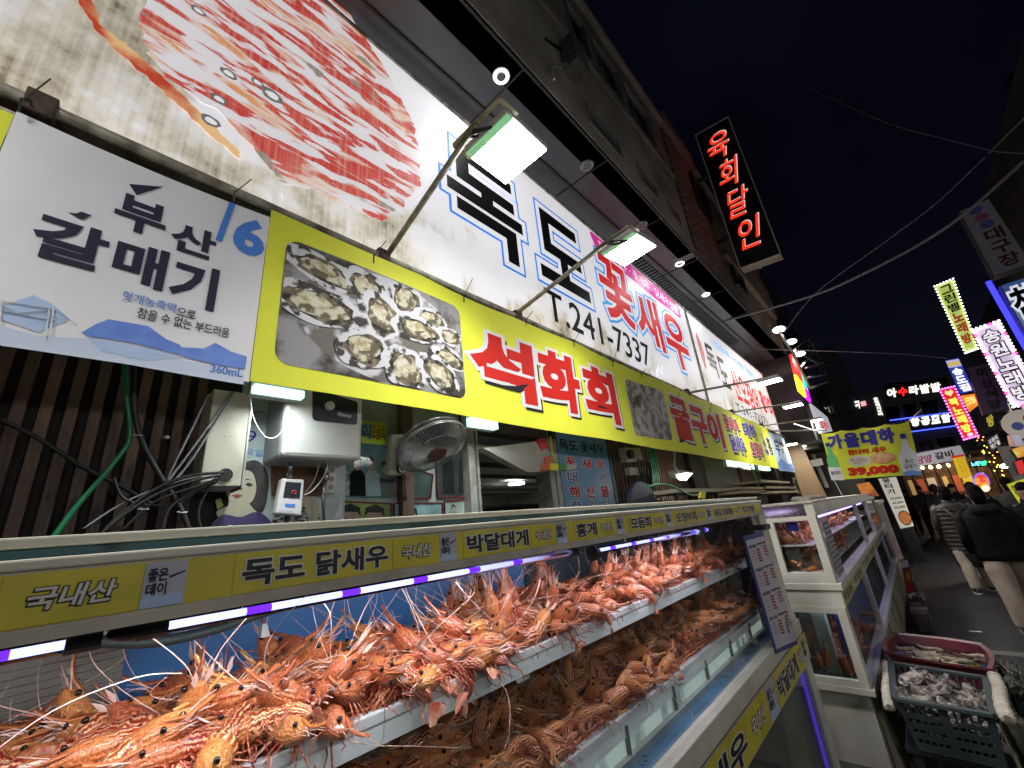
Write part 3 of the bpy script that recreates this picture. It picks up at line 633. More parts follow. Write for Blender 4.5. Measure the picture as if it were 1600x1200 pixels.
# soju banner
def bt(s, x0, x1, z0, z1, mat, bold=0.03, sh=0.0, dz=0.0):
    q = [Vector((x0, YB, z1)), Vector((x1, YB, z1 + dz)), Vector((x1, YB, z0 + dz)), Vector((x0, YB, z0))]; text(s, q, mat, bs, 0.003, bold, warp=wave, ref=bold, shear=sh)
bt('부', -0.03, 0.12, 2.95, 3.11, d_dark, .035); bt('산', 0.14, 0.29, 2.93, 3.07, d_dark, .035)
bt('갈', -0.20, -0.02, 2.735, 2.91, d_dark, .035); bt('매', 0.0, 0.15, 2.73, 2.91, d_dark, .035); bt('기', 0.165, 0.32, 2.70, 2.90, d_dark, .035)
bt('1', 0.285, 0.335, 3.04, 3.26, d_blue, .05, .3); bt('6', 0.345, 0.47, 3.02, 3.22, d_blue, .04)
bt('헛개농축액', 0.045, 0.20, 2.655, 2.695, d_mid, .01); bt('으로', 0.205, 0.265, 2.65, 2.685, d_dark, .01); bt('참을 수 없는 부드러움', 0.095, 0.385, 2.60, 2.645, d_dark, .008); bt('360mL', 0.34, 0.45, 2.44, 2.475, d_blue, .01)
def pw(px, mat, off, name='print'): pix_poly(px, YB, mat, bs, off, name, warp=wave)
pw([(0, 480), (52, 461), (80, 474), (110, 498), (60, 520), (0, 500)], d_pale, 0.002, 'hill_print'); pw([(-20, 505), (60, 525), (170, 530), (280, 560), (382, 578), (382, 600), (200, 568), (-20, 538)], d_water, 0.0015, 'water_print')
pw([(128, 519), (150, 506), (170, 498), (232, 508), (260, 528), (282, 537), (292, 555), (210, 535), (135, 524)], M('ink_hill', (0.11, 0.20, 0.62), .4, (.15, .27, .68), 14), 0.003, 'island_print'); pw([(288, 556), (282, 541), (320, 543), (338, 534), (362, 548), (387, 556), (384, 576), (330, 566)], M('ink_hill', (0.11, 0.20, 0.62)), 0.0034, 'island_print')
pw([(135, 526), (210, 538), (290, 556), (230, 562), (160, 548)], d_pale, 0.0025, 'reflection_print')
w = MB()
for (a, b) in (((-5, 470), (78, 482)), ((0, 486), (88, 502)), ((78, 480), (70, 530)), ((84, 480), (77, 528)), ((3, 466), (0, 505)), ((20, 490), (76, 484)), ((0, 476), (30, 492)), ((88, 484), (120, 508)), ((70, 492), (86, 494))):
    w.bar(wave(pY(*a, YB)) + Vector((0, -.005, 0)), wave(pY(*b, YB)) + Vector((0, -.005, 0)), 0.0035, 0.001)
obj('bridge_print', w, d_white, bs)
pw([(202, 285), (256, 290), (232, 297), (214, 303)], d_dark, 0.003, 'gull_print'); pw([(106, 330), (118, 332), (128, 329), (144, 335), (128, 342)], d_dark, 0.003, 'gull_print')
be_l = [(d_dark, 0.02, 0.003)]
text('무학', rY(YB, 10.6, 11.5, 2.7, 3.05), d_dark, be, 0.003, .02, warp=wave)
poly([(0, 0), (1, 0), (1, .3), (.6, .2), (.3, .35), (0, .2)], rY(YB, 10.4, 11.9, 2.38, 3.1), d_mid, be, 0.002, wave, 'wave_print')
# cable ties hang the banners from the pipe
for i, (x, y) in enumerate(((365, 315), (584, 412), (725, 472), (822, 508), (897, 543), (958, 573), (1003, 592), (1060, 625), (1110, 645), (1150, 662), (30, 175))):
    b = pY(x, y, 1.85); t = tag(obj('cable_tie', MB().tube([b, b + Vector((-.005, -.01, .05)), b + Vector((.01, .02, .085))], 0.004, 5).tube([b + Vector((0, -.01, .05)), b + Vector((0.045, -.055, .12 + .03 * (i % 3)))], 0.0028, 4), M('cable_black', (0.012, 0.012, 0.013), 0.5)), 'black cable tie on the banner top, ' + ('above the number 16', 'at the foot of the nearest floodlight arm', 'above the first red syllable', 'left of the second floodlight arm foot', 'right of the second floodlight arm foot', 'above the third red syllable', 'above the grill photograph', 'near the long pale lamp arm', 'over the small red words', 'near the end of the yellow banner', 'at the far left above the pale banner')[i], 'cable tie', 'cable ties along the banner top')

# ================================================================== FLOODLIGHTS ON ARMS
arm_m = M('arm_paint', (0.34, 0.32, 0.25), 0.5, (0.20, 0.18, 0.13), 20, metal=0.3); fl_case = M('lamp_case', (0.45, 0.45, 0.43), 0.5); lens_g = M('lens_green', (0.25, 0.62, 0.32), 0.3, glow=0.55); lens_w = E('lens_white', (1.0, 1.0, 0.97), 30)
def floodlight(c, base, size, label, yaw=0.0, power=60, detail=True):
    c = Vector(c); t = empty('floodlight', label, 'floodlight', c, 'floodlights on arms over the pavement')
    h = size / 2; rz_ = Matrix.Rotation(yaw, 3, 'Z')
    def tr2(mb):
        mb.v = [tuple(c + rz_ @ (Vector(v) - c)) for v in mb.v]; return mb
    obj('housing', tr2(MB().box(c.x - h, c.x + h, c.y - h, c.y + h, c.z, c.z + 0.05)), fl_case, t, bevel=0.012)
    obj('lens_border', tr2(MB().box(c.x - h * .95, c.x - h * .70, c.y - h * .95, c.y + h * .95, c.z - 0.006, c.z)), lens_g, t)
    obj('lens', tr2(MB().box(c.x - h * .695, c.x + h * .95, c.y - h * .95, c.y + h * .95, c.z - 0.006, c.z)), lens_w, t)
    if detail:
        obj('bracket', tr2(MB().bar(c + Vector((-h * .6, h + .01, .02)), c + Vector((-h * 1.35, h + .01, .02)), 0.025, 0.006).bar(c + Vector((-h * .6, -h - .01, .02)), c + Vector((-h * 1.35, -h - .01, .02)), 0.025, 0.006).bar(c + Vector((-h * 1.35, h + .01, .02)), c + Vector((-h * 1.35, -h - .01, .02)), 0.025, 0.008)), arm_m, t)
        text('LUXNIX', [Vector(c + Vector((-h * .74, h * .8, -.0065))), Vector(c + Vector((-h * .74, h * .2, -.0065))), Vector(c + Vector((-h * .87, h * .2, -.0065))), Vector(c + Vector((-h * .87, h * .8, -.0065)))], M('print_black', (0.012,) * 3), t, 0.0005, 0.0)
        obj('cable', MB().tube([c + Vector((-h * .7, .02, .05)), c + Vector((-h * 1.3, .08, .0)), c + Vector((-h * 1.5, .0, -.07)), c + Vector((-h * 1.2, -.08, -.06)), c + Vector((-h * 1.4, .05, .0))], 0.008, 6), M('cable_black', (0.012,) * 3), t, smooth=True)
    b = Vector(base); e = c + rz_ @ Vector((-h * 1.35, 0, 0.015))
    obj('arm', MB().tube([b, e], 0.017, 8), arm_m, t, smooth=True)
    area('flood_beam', c + Vector((0, 0, -0.02)), c + Vector((0.05, -0.25, -3)), size * .8, power, (1.0, 0.98, 0.94), t, spread=math.radians(125))
    return t
floodlight((1.40, 1.10, 3.75), (1.12, 1.90, 3.36), 0.34, 'nearest big floodlight on an arm below the black lettering of the sign', 0, 30)
floodlight((2.80, 1.08, 3.76), (2.28, 1.90, 3.36), 0.32, 'second floodlight on an arm just left of the red lettering of the sign', math.radians(-8), 26)
floodlight((8.05, 1.20, 3.70), (5.95, 1.9, 3.33), 0.34, 'third floodlight at the end of a long pale arm past the first sign board', 0, 26, False)
floodlight((10.1, 1.25, 3.58), (8.0, 1.9, 3.32), 0.34, 'fourth floodlight at the far end of the second sign board', 0, 26, False)
floodlight((12.9, 1.25, 3.6), (10.1, 1.9, 3.30), 0.34, 'farthest floodlight of the row, above the hanging prawn banner', 0, 26, False)
mb = MB(); mb.tube([Vector((11.0, 1.9, 3.28)), Vector((13.2, 1.1, 3.35))], 0.02, 6); tag(obj('steel_bar', mb, arm_m), 'bare steel bar below the farthest floodlight', 'steel bar')

# downlights in the soffit
for i, (x, y, on) in enumerate(((783, 119, 1), (917, 259, 0), (1062, 412, 1), (1103, 460, 1), (1003, 352, 0))):
    c = pZ(x, y, 5.352); lab = ('lit ring shaped downlight in the dark soffit' if on else 'unlit round downlight in the dark soffit') + (' above the nearest floodlight', ' between the two big floodlights', ' beyond the second floodlight', ' farthest along the soffit', ' just above the second floodlight')[i]
    t = empty('downlight', lab, 'downlight', c, 'downlights in the soffit')
    ring = [c + Vector((math.cos(a) * .055, math.sin(a) * .055, -.004)) for a in [2 * PI * k / 24 for k in range(24)]]
    obj('ring', MB().tube(ring, 0.010, 6, closed=True), E('glow_ring', (1, 1, 1), 9) if on else M('ring_off', (0.35, 0.34, 0.32), 0.4), t)
    obj('trim', MB().cyl(c + Vector((0, 0, .004)), c + Vector((0, 0, -.003)), .075, 24), M('trim_grey', (.3, .3, .3), .5), t)
    obj('cap', MB().cyl(c + Vector((0, 0, -.002)), c + Vector((0, 0, -.012)), .036, 20), M('cap_grey', (.16, .16, .16), .5), t)
    if on: area('downlight_beam', c + Vector((0, 0, -.03)), c + Vector((0, 0, -2)), 0.1, 6, (1, 1, 1), t)

# small work lights along the lower edge of the banner
def worklight(pts, Y, label, power=7, lampz=0.0):
    q = [pY(x, y, Y) for x, y in pts]; c = sum(q, ZERO.copy()) / 4
    t = empty('work_light', label, 'work light', c, 'small LED work lights under the banner')
    x0, x1 = min(p.x for p in q), max(p.x for p in q); z0, z1 = min(p.z for p in q), max(p.z for p in q)
    obj('case', MB().box(x0 - .004, x1 + .004, Y + .012, Y + .06, z0 - .004, z1 + .035), M('case_pale', (.5, .52, .5), .4), t)
    obj('lens', MB().box(x0, x1, Y - .03, Y + .012, z0, z1), E('lens_cool', (0.62, 0.98, 1.0), 1.8), t)
    area('work_beam', c + Vector((0, -.04, -.01)), c + Vector((0.1, .25, -1)), 0.09, power, (.9, 1, .98), t, spread=math.radians(140))
worklight([(395, 606), (472, 614), (470, 622), (400, 614)], 1.95, 'small LED work light above the poster left of the water heater', 3.2)
worklight([(731, 657), (773, 660), (768, 671), (735, 664)], 1.95, 'small LED work light right of the wall fan', 7)
worklight([(1136, 721), (1150, 721), (1149, 728), (1138, 728)], 1.9, 'left one of the cluster of three work lights under the banner', 3)
worklight([(1150, 721), (1162, 722), (1160, 729), (1152, 729)], 1.9, 'middle one of the cluster of three work lights under the banner', 3)
worklight([(1162, 724), (1174, 725), (1172, 733), (1163, 732)], 1.9, 'right one of the cluster of three work lights under the banner', 3)
worklight([(1186, 727), (1200, 730), (1196, 735), (1187, 733)], 1.9, 'work light on its own right of the cluster of three', 3)

# ================================================================== THINGS ON THE SHOP WALL
cab = M('cable_black', (0.012, 0.012, 0.013), 0.5); cabg = M('cable_grey', (0.30, 0.30, 0.32), 0.45); cabw = M('cable_white', (0.6, 0.6, 0.55), 0.45)
green = M('hose_green', (0.015, 0.22, 0.09), 0.35)
def wire(px, Y, r, mat, label, cat='cable', name='cable', group=None, k=7, dy=None):
    pts = [pY(x, y, Y + (dy[i] if dy else 0)) for i, (x, y) in enumerate(px)]
    pts = smooth_path(pts)
    return tag(obj(name, MB().tube(pts, r, k), mat, smooth=True), label, cat, group)
def smooth_path(p, n=6):
    if len(p) < 3: return p
    out = []
    for i in range(len(p) - 1):
        a, b, c, d = p[max(i - 1, 0)], p[i], p[i + 1], p[min(i + 2, len(p) - 1)]
        for k in range(n):
            t = k / n; out.append(0.5 * ((2 * b) + (c - a) * t + (2 * a - 5 * b + 4 * c - d) * t * t + (3 * b - a - 3 * c + d) * t ** 3))
    return out + [p[-1]]
wire([(193, 540), (196, 600), (203, 680), (180, 720), (120, 790), (75, 850)], 2.12, 0.0085, green, 'green hose hanging in front of the brown slats', 'hose', 'garden_hose')
wire([(208, 560), (210, 640), (222, 690), (248, 740), (280, 790), (300, 840)], 2.10, 0.010, cab, 'thick black cable hanging right of the green hose')
wire([(0, 655), (60, 685), (130, 730), (190, 760), (240, 790)], 2.2, 0.008, cab, 'black cable running slantwise across the brown slats')
for i, (px, r_, m_) in enumerate((([(345, 742), (300, 752), (250, 770), (200, 800), (140, 850)], .006, cab), ([(345, 748), (300, 762), (240, 785), (190, 830)], .005, cab), ([(350, 738), (290, 745), (230, 772), (160, 830)], .006, cab), ([(340, 752), (290, 775), (262, 800), (250, 850)], .006, cab), ([(330, 755), (310, 800), (322, 850)], .005, cab), ([(178, 745), (195, 780), (250, 790), (290, 780), (340, 745)], .005, cab), ([(340, 740), (280, 752), (200, 782), (130, 826)], .003, cabg))):
    wire(px, 2.06 + i * .008, r_, m_, 'cable of the loose bundle drawn into the hole of the metal box', group='cables running into the metal box')
for i, px in enumerate(([(362, 612), (330, 660), (290, 715), (262, 752)], [(366, 612), (334, 664), (298, 720), (268, 756)], [(326, 616), (300, 670), (270, 730), (262, 750)], [(372, 612), (345, 650), (310, 700), (280, 745)])):
    wire(px, 2.09 + .005 * i, .0042, cabg, 'grey cable falling from behind the banner beside the metal box', group='grey cables beside the metal box')
t = empty('cable_tie', 'white cable ties round the black cable bundle', 'cable tie', pY(218, 678, 2.08))
for x, y in ((214, 680), (224, 795), (285, 800)):
    c = pY(x, y, 2.08); obj('loop', MB().tube([c + Vector((math.cos(a) * .016, math.sin(a) * .016, .2 * .016 * math.sin(a))) for a in [2 * PI * k / 14 for k in range(14)]], .0016, 5, closed=True), cabw, t)
# metal box
boxm = M('box_cream', (0.56, 0.54, 0.45), 0.55, (0.44, 0.40, 0.30), 7, spread=(.5, .75), bump=.1)
t = empty('junction_box', 'cream metal cable box with round black cable hole beside the water heater', 'cable box', (0.49, 2.2, 2.03))
w = MB(); w.box(0.405, 0.553, 2.10, 2.30, 2.03, 2.45); obj('case', w, boxm, t, bevel=0.004)
w = MB(); w.box(0.553, 0.559, 2.095, 2.10, 2.02, 2.44); w.box(0.556, 0.562, 2.10, 2.27, 2.02, 2.44); obj('door_edge', w, alu, t)
c = pY(352, 742, 2.097); w = MB(); w.cyl(c + Vector((0, 0.0, 0)), c + Vector((0, -.006, 0)), .027, 24); obj('cable_hole', w, cab, t)
for a in ((352, 682), (360, 682), (360, 653)): c2 = pY(*a, 2.1); w = MB(); w.cyl(c2, c2 + Vector((0, -.002, 0)), .002, 8); obj('screw', w, steel_dk, t)
w = MB(); w.cyl(pY(256, 683, 2.26), pY(262, 683, 2.2), .007, 8); tag(obj('hook', w, cabw), 'small white hook screwed to the brown slats', 'hook')
# soju poster with a woman
po = empty('poster', 'faded drink poster of a woman in a violet top behind the metal box', 'poster', (0.8, 2.29, 1.9))
Yp = 2.285
def pp(px, mat, off, par=po, Y=Yp, name='print'):
    if len(px) > 4:
        n_ = len(px); V2 = [Vector(p) for p in px]; o2 = []
        for i in range(n_):
            a, b, c, d = V2[i - 1], V2[i], V2[(i + 1) % n_], V2[(i + 2) % n_]
            for k in range(5): t = k / 5; o2.append(tuple(0.5 * ((2 * b) + (c - a) * t + (2 * a - 5 * b + 4 * c - d) * t * t + (3 * b - a - 3 * c + d) * t ** 3)))
        px = o2
    return pix_poly(px, Y, mat, par, off, name)
w = MB(); w.slab([Vector((0.56, Yp, 2.6)), Vector((1.11, Yp, 2.6)), Vector((1.11, Yp, 1.6)), Vector((0.56, Yp, 1.6))], .01); obj('sheet', w, M('poster_pale', (0.52, 0.60, 0.58), .5, (.42, .50, .52), 3), po)
skin_p = M('print_skin', (0.62, 0.57, 0.42), .5, (.52, .47, .34), 8); hair_p = M('print_hair', (0.035, 0.03, 0.032), .8, (.08, .07, .07), 14)
pp([(372, 735), (384, 722), (402, 720), (416, 735), (420, 760), (414, 785), (404, 800), (392, 790), (380, 770)], hair_p, .002); pp([(352, 760), (362, 738), (385, 735), (396, 742), (400, 765), (392, 785), (372, 790), (358, 782)], skin_p, .003)
pp([(338, 800), (358, 790), (372, 788), (385, 786), (398, 798), (410, 806), (395, 812), (350, 812)], skin_p, .0032); pp([(330, 835), (345, 805), (375, 808), (400, 800), (420, 812), (426, 835)], M('print_violet', (0.09, 0.065, 0.20), .4), .004)
pp([(361, 774), (370, 772), (379, 774), (370, 779)], M('print_lip', (.35, .06, .07), .4), .0045); pp([(382, 757), (389, 754), (396, 758), (389, 761)], hair_p, .0045); pp([(362, 758), (367, 755), (373, 758), (367, 761)], hair_p, .0045); pp([(383, 748), (397, 751), (384, 750)], hair_p, .0046); pp([(374, 760), (378, 766), (372, 768), (376, 766)], M('print_noseline', (.40, .33, .24), .6), .0046); pp([(396, 742), (404, 760), (398, 790), (410, 800), (418, 770), (410, 735)], hair_p, .0042)
pp([(336, 782), (344, 778), (349, 790), (340, 796)], M('print_lime', (.45, .55, .12), .4), .002)
text('요일', qY(Yp - .003, (385, 700), (411, 703), (409, 714), (383, 711)), d_blue, po, .001, .0); text('9', qY(Yp - .003, (386, 672), (402, 674), (398, 692), (383, 690)), d_navy, po, .001, .0); text('D', qY(Yp - .003, (357, 820), (370, 822), (366, 832), (353, 830)), d_white, po, .003, .02)
w = MB(); w.tube([pY(388, 660 + 0, Yp - .004), pY(402, 643, Yp - .004), pY(414, 644, Yp - .004)], .002, 4); obj('stroke_print', w, d_navy, po)
p2_ = empty('poster', 'second poster with a white striped shirt behind the small control unit', 'poster', (0.95, 2.28, 1.9))
pp([(424, 838), (426, 812), (446, 790), (470, 775), (490, 782), (498, 800), (500, 840)], M('print_stripes', (.5, .5, .5), .4, (.03, .03, .03), 30, stretch=(1, 1, 3), spread=(.48, .52)), .002, p2_, 2.283); pp([(478, 772), (492, 780), (498, 802), (486, 835), (480, 800), (470, 784)], skin_p, .003, p2_, 2.283)
# water heater
wh_m = M('heater_white', (0.58, 0.58, 0.57), 0.3, (.52, .52, .50), 4); ht = empty('water_heater', 'square white electric water heater with black dial panel under the banner', 'water heater', (0.93, 2.3, 2.1))
z0, z1 = pY(441, 712, 2.02).z, 2.52; x0, x1 = pY(441, 690, 2.02).x, pY(566, 690, 2.02).x
w = MB(); w.box(x0, x1, 2.02, 2.06, z0, z1); obj('front_cover', w, wh_m, ht, bevel=0.018)
w = MB(); w.box(x0 + .006, x1 - .006, 2.06, 2.30, z0 - .004, z1); obj('case', w, M('heater_grey', (.36, .37, .37), .4), ht, bevel=0.02)
q = qY(2.017, (488, 606), (559, 628), (558, 664), (488, 657)); poly(rounded(.12, 1.6), q, M('panel_navy', (.018, .022, .03), .25), ht, .001, name='control_panel')
c = pY(514, 635, 2.015); w = MB(); w.cyl(c, c + Vector((0, -.022, 0)), .0225, 24); obj('dial', w, wh_m, ht, bevel=.003); w = MB(); w.box(c.x - .004, c.x + .004, c.y - .027, c.y - .022, c.z - .02, c.z + .02); obj('dial_grip', w, wh_m, ht)
text('Rinnai', qY(2.015, (528, 644), (549, 647), (549, 653), (528, 650)), d_white, ht, .001, .02)
for x in (0.16, 0.62):
    c = Vector((x0 + (x1 - x0) * x + .03, 2.16, z0)); w = MB(); w.cyl(c, c - Vector((0, 0, .05)), .011, 10); w.cyl(c - Vector((0, 0, .05)), c - Vector((0, 0, .085)), .015, 8); w.tube([c - Vector((0, 0, .08)), c - Vector((.01, -.01, .14)), c - Vector((0.0, 0, .3))], .008, 8); obj('pipe_fitting', w, M('chrome', (.55, .55, .55), .25, metal=.9), ht, smooth=True)
w = MB(); q = qY(2.272, (425, 708), (508, 712), (505, 775), (425, 775)); w.slab(q, .01); tag(obj('plywood_board', w, M('plywood', (.20, .10, .045), .6, (.11, .05, .02), 3, stretch=(6, 1, 1))), 'brown plywood board behind the pipes of the water heater', 'board')
wire([(391, 615), (395, 650), (410, 678), (425, 685), (440, 675), (444, 655)], 2.0, .0032, cabw, 'white cable looping below the left work light to the water heater')
wire([(514, 710), (508, 740), (490, 765), (474, 774)], 2.1, .003, cabw, 'white cable running from the water heater to the small control unit')
wire([(500, 715), (495, 740), (485, 760), (472, 772)], 2.14, .003, M('cable_cream', (.5, .45, .33), .5), 'cream cable below the water heater')
# control unit
cu_ = empty('temperature_controller', 'small white temperature controller with dark screen below the water heater', 'controller', pY(454, 800, 2.12))
q = qY(2.08, (441, 747), (476, 749), (471, 806), (430, 803)); w = MB(); w.slab(q, .05); obj('case', w, wh_m, cu_, bevel=.008)
w = MB(); w.slab(sub(q, .18, .86, .46, .9), .002); o = obj('screen', w, M('panel_navy', (.018, .022, .03), .25), cu_); o.location.y -= .002
c = bil(q, .58, .62); w = MB(); w.tube([c + Vector((math.cos(a) * .009, -.004, math.sin(a) * .009)) for a in [2 * PI * k / 14 for k in range(14)]], .0015, 4, closed=True); obj('button_ring', w, M('btn_red', (.6, .06, .06), .4), cu_)
w = MB(); w.slab(sub(q, .15, .8, .10, .42), .001); o = obj('label', w, M('label_pale', (.55, .55, .62), .4), cu_); o.location.y -= .001
w = MB(); w.slab(sub(q, .3, .7, .22, .30), .001); o = obj('label_mark', w, d_blue, cu_); o.location.y -= .003
w = MB(); c = pY(450, 806, 2.1); w.tube([c, c - Vector((0, 0, .03)), c - Vector((0, .0, .1))], .008, 8); obj('cable', w, cab, cu_)
# socket strip
ss = empty('socket_strip', 'white wall socket strip with three round outlets right of the controller', 'socket', pY(518, 770, 2.2))
q = qY(2.2, (512, 726), (526, 727), (524, 771), (509, 770)); w = MB(); w.slab(q, .03); obj('case', w, wh_m, ss, bevel=.005)
for v in (.8, .5, .2): c = bil(q, .5, v); w = MB(); w.cyl(c + Vector((0, .001, 0)), c + Vector((0, -.003, 0)), .013, 16); obj('outlet', w, M('outlet_grey', (.25, .25, .25), .5), ss)
wire([(522, 764), (530, 775), (531, 790), (526, 806), (533, 800), (531, 784), (534, 820)], 2.17, .0022, cabw, 'white cord hanging knotted from the socket strip')
# photographs behind glass
fr_red = M('frame_red', (.20, .02, .02), .5)
def figure(u, v, w_, h_, q, par, shirt, i=0):
    z = .004 + i * .0006
    poly([(u - w_ / 2, v), (u - w_ * .46, v + h_ * .55), (u - w_ * .2, v + h_ * .68), (u + w_ * .2, v + h_ * .68), (u + w_ * .46, v + h_ * .55), (u + w_ / 2, v)], q, shirt, par, z, name='figure_print')
    poly(ell(u, v + h_ * .82, w_ * .20, h_ * .17, 14), q, M('print_face', (.52, .35, .25), .5), par, z + .0002, name='figure_print'); poly([(u - w_ * .22, v + h_ * .83), (u - w_ * .18, v + h_), (u, v + h_ * 1.05), (u + w_ * .18, v + h_), (u + w_ * .22, v + h_ * .83), (u + w_ * .1, v + h_ * .93), (u - w_ * .1, v + h_ * .93)], q, hair_p, par, z + .0004, name='figure_print')
ph = empty('photo_poster', 'group photo of four people taped inside the shop glass left of the wall fan', 'photo', (1.25, 2.32, 2.0)); q = qY(2.32, (523, 690), (606, 694), (620, 778), (520, 776)); w = MB(); w.slab(q, .005); obj('sheet', w, M('photo_teal', (.10, .22, .26), .85, (.38, .46, .46), 5), ph)
for i, (u, s_) in enumerate(((.12, M('shirt_a', (.5, .5, .45), .4, (.1, .1, .1), 40)), (.37, M('shirt_b', (.02, .02, .02), .8, spec=.1)), (.62, M('shirt_c', (.45, .52, .58), .9, spec=.1)), (.86, M('shirt_d', (.10, .08, .08), .4)))): figure(u, .02, .27, .70 - .08 * (i == 3), q, ph, s_, i)
ph = empty('price_flyer', 'yellow flyer with blue and red lettering between heater and fan', 'flyer', (1.3, 2.318, 2.3)); q = qY(2.317, (561, 656), (604, 661), (603, 696), (558, 691)); w = MB(); w.slab(q, .004); obj('sheet', w, M('flyer_yellow', (.66, .72, .06), .5), ph)
text('회', sub(q, .05, .45, .2, .9), d_blue, ph, .001, .03); text('모듬회', sub(q, .45, .95, .2, .9), M('print_orange', (.5, .12, .02), .4), ph, .001, .02)
for i, (px, lab, col, figs) in enumerate((([(520, 783), (610, 787), (612, 830), (516, 832)], 'red framed photo of two smiling faces low behind the glass', (.50, .56, .18), 2), ([(615, 787), (690, 786), (694, 830), (616, 832)], 'photo of one forehead and cap low behind the glass', (.42, .58, .62), 1), ([(694, 784), (740, 780), (748, 826), (696, 829)], 'pale photo of two small figures beside the door frame', (.58, .60, .56), 2), ([(622, 724), (676, 742), (672, 779), (621, 778)], 'dim photo with blue label below the wall fan', (.10, .12, .12), 0), ([(680, 668), (740, 676), (742, 776), (684, 778)], 'dark red framed photo of people in black right of the wall fan', (.05, .045, .05), 2))):
    ph = empty('framed_photo', lab, 'photo', pY(*px[3], 2.32)); q = qY(2.318, *px); w = MB(); w.slab(q, .006); obj('sheet', w, M('photo_c%d' % i, col, .8, tuple(c * .5 for c in col), 6), ph)
    e = MB()
    for a, b in ((0, 1), (1, 2), (2, 3), (3, 0)): e.bar(q[a] + Vector((0, -.004, 0)), q[b] + Vector((0, -.004, 0)), .008, .008)
    obj('frame', e, fr_red, ph)
    for k in range(figs): figure(.28 + .42 * k, -.3 if i < 2 else .05, .42 if i < 2 else .3, 1.15 if i < 2 else .8, q, ph, M('shirt_b', (.02, .02, .02)) if i == 4 else M('shirt_e%d' % k, (.25, .3, .12) if k else (.08, .08, .09), .4), k) if i not in (0, 1) else (poly(ell(.28 + .42 * k, .38, .15, .42, 18), q, M('print_face', (.38, .25, .18), .4), ph, .004, name='face_print'), poly([(.10 + .42 * k, .5), (.12 + .42 * k, .82), (.28 + .42 * k, .95), (.44 + .42 * k, .82), (.46 + .42 * k, .5), (.4 + .42 * k, .66), (.16 + .42 * k, .66)], q, hair_p, ph, .005, name='hair_print'), poly(ell(.22 + .42 * k, .42, .025, .03, 8), q, hair_p, ph, .006, name='eye_print'), poly(ell(.34 + .42 * k, .42, .025, .03, 8), q, hair_p, ph, .006, name='eye_print'))
t = empty('shop_window', 'glass pane over the photos between plywood and door', 'window', (1.55, 2.3, 1.2)); w = MB(); w.box(1.12, 1.98, 2.296, 2.30, 1.2, 3.0); obj('pane', w, glass_mat('window_pane', refl=.012), t)
# wall fan
fan = empty('wall_fan', 'big black wire wall fan with dark red hub under the banner', 'fan', (1.66, 2.3, 2.1))
fc = pY(676, 697, 1.98); fn = Vector((.05, -.52, -.85)).normalized(); fx_ = fn.cross(Vector((0, 0, 1))).normalized(); fy_ = fx_.cross(fn)
FR = 0.215
def fp(r, a, d): return fc + fx_ * r * math.cos(a) + fy_ * r * math.sin(a) + fn * d
fm = M('fan_wire', (.30, .30, .30), .35, metal=.7); rings = MB()
for r_, d in ((FR, 0), (FR, .012), (FR * .68, .052), (FR * .985, -.03), (FR * .5, -.085)): rings.tube([fp(r_, 2 * PI * k / 40, d) for k in range(40)], .0032 if r_ == FR else .0016, 5, closed=True)
obj('guard_rings', rings, fm, fan, smooth=True)
sp_ = MB()
for k in range(84):
    a = 2 * PI * k / 84; sp_.tube([fp(.05, a, .066), fp(FR * .68, a, .052), fp(FR * .93, a, .028), fp(FR, a, .006)], .0018, 3)
    sp_.tube([fp(FR, a, 0), fp(FR * .95, a, -.045), fp(.06, a, -.095)], .0017, 3)
obj('guard_wires', sp_, fm, fan, kind='stuff')
w = MB(); w.cyl(fp(0, 0, .062), fp(0, 0, .072), .060, 24); obj('hub_badge', w, M('hub_red', (.12, .045, .035), .5, (.07, .03, .025), 20), fan)
bl_m = M('blade_smoke', (.07, .07, .075), .4)
for k in range(3):
    w = MB(); n_ = 8; vs = []
    for i in range(n_ + 1):
        a = 2 * PI * k / 3 + (i / n_) * 1.5
        for r_, tw in ((.03, 0), (FR * .55, .5), (FR * .88, 1)): vs.append(fp(r_, a + .25 * tw, -.045 + .04 * (i / n_)))
    fs = []
    for i in range(n_):
        for j in range(2): b_ = i * 3 + j; fs.append((b_, b_ + 1, b_ + 4, b_ + 3))
    w.add(vs, fs); obj('blade', w, bl_m, fan, smooth=True)
w = MB(); w.cyl(fp(0, 0, -.02), fp(0, 0, -.16), .05, 16); obj('motor', w, M('fan_body', (.03, .03, .03), .4), fan, bevel=.01)
w = MB(); q = qY(2.2, (613, 678), (632, 678), (630, 742), (607, 742)); w.slab(q, .05); obj('wall_bracket', w, M('bracket_cream', (.48, .47, .38), .4), fan, bevel=.01); w = MB(); w.slab([p + Vector((.015, -.004, -.01)) for p in sub(q, .3, 1, .2, .95)], .02); obj('bracket_front', w, fm, fan)
c = pY(626, 733, 2.15)
for r_, m_ in ((.03, M('fan_body', (.03,) * 3)), (.024, M('bracket_cream', (.48, .47, .38))), (.015, M('fan_body', (.03,) * 3)), (.007, M('bracket_cream', (.48, .47, .38)))): w = MB(); w.cyl(c, c + Vector((0, -.02 - (.03 - r_) * .3, 0)), r_, 20); obj('swivel_ring', w, m_, fan)
w = MB(); w.bar(c, fp(0, 0, -.14), .03); obj('neck', w, fm, fan)
wire([(632, 742), (633, 765), (635, 770)], 2.1, .003, cab, 'black cord hanging from the wall fan'); w = MB(); c = pY(633, 777, 2.1); w.ball(c, .012, .01, .02); w.cyl(c + Vector((-.008, 0, -.012)), c + Vector((-.03, 0, -.014)), .003, 6); tag(obj('plug', w, cab), 'black plug dangling at the end of the fan cord', 'plug')
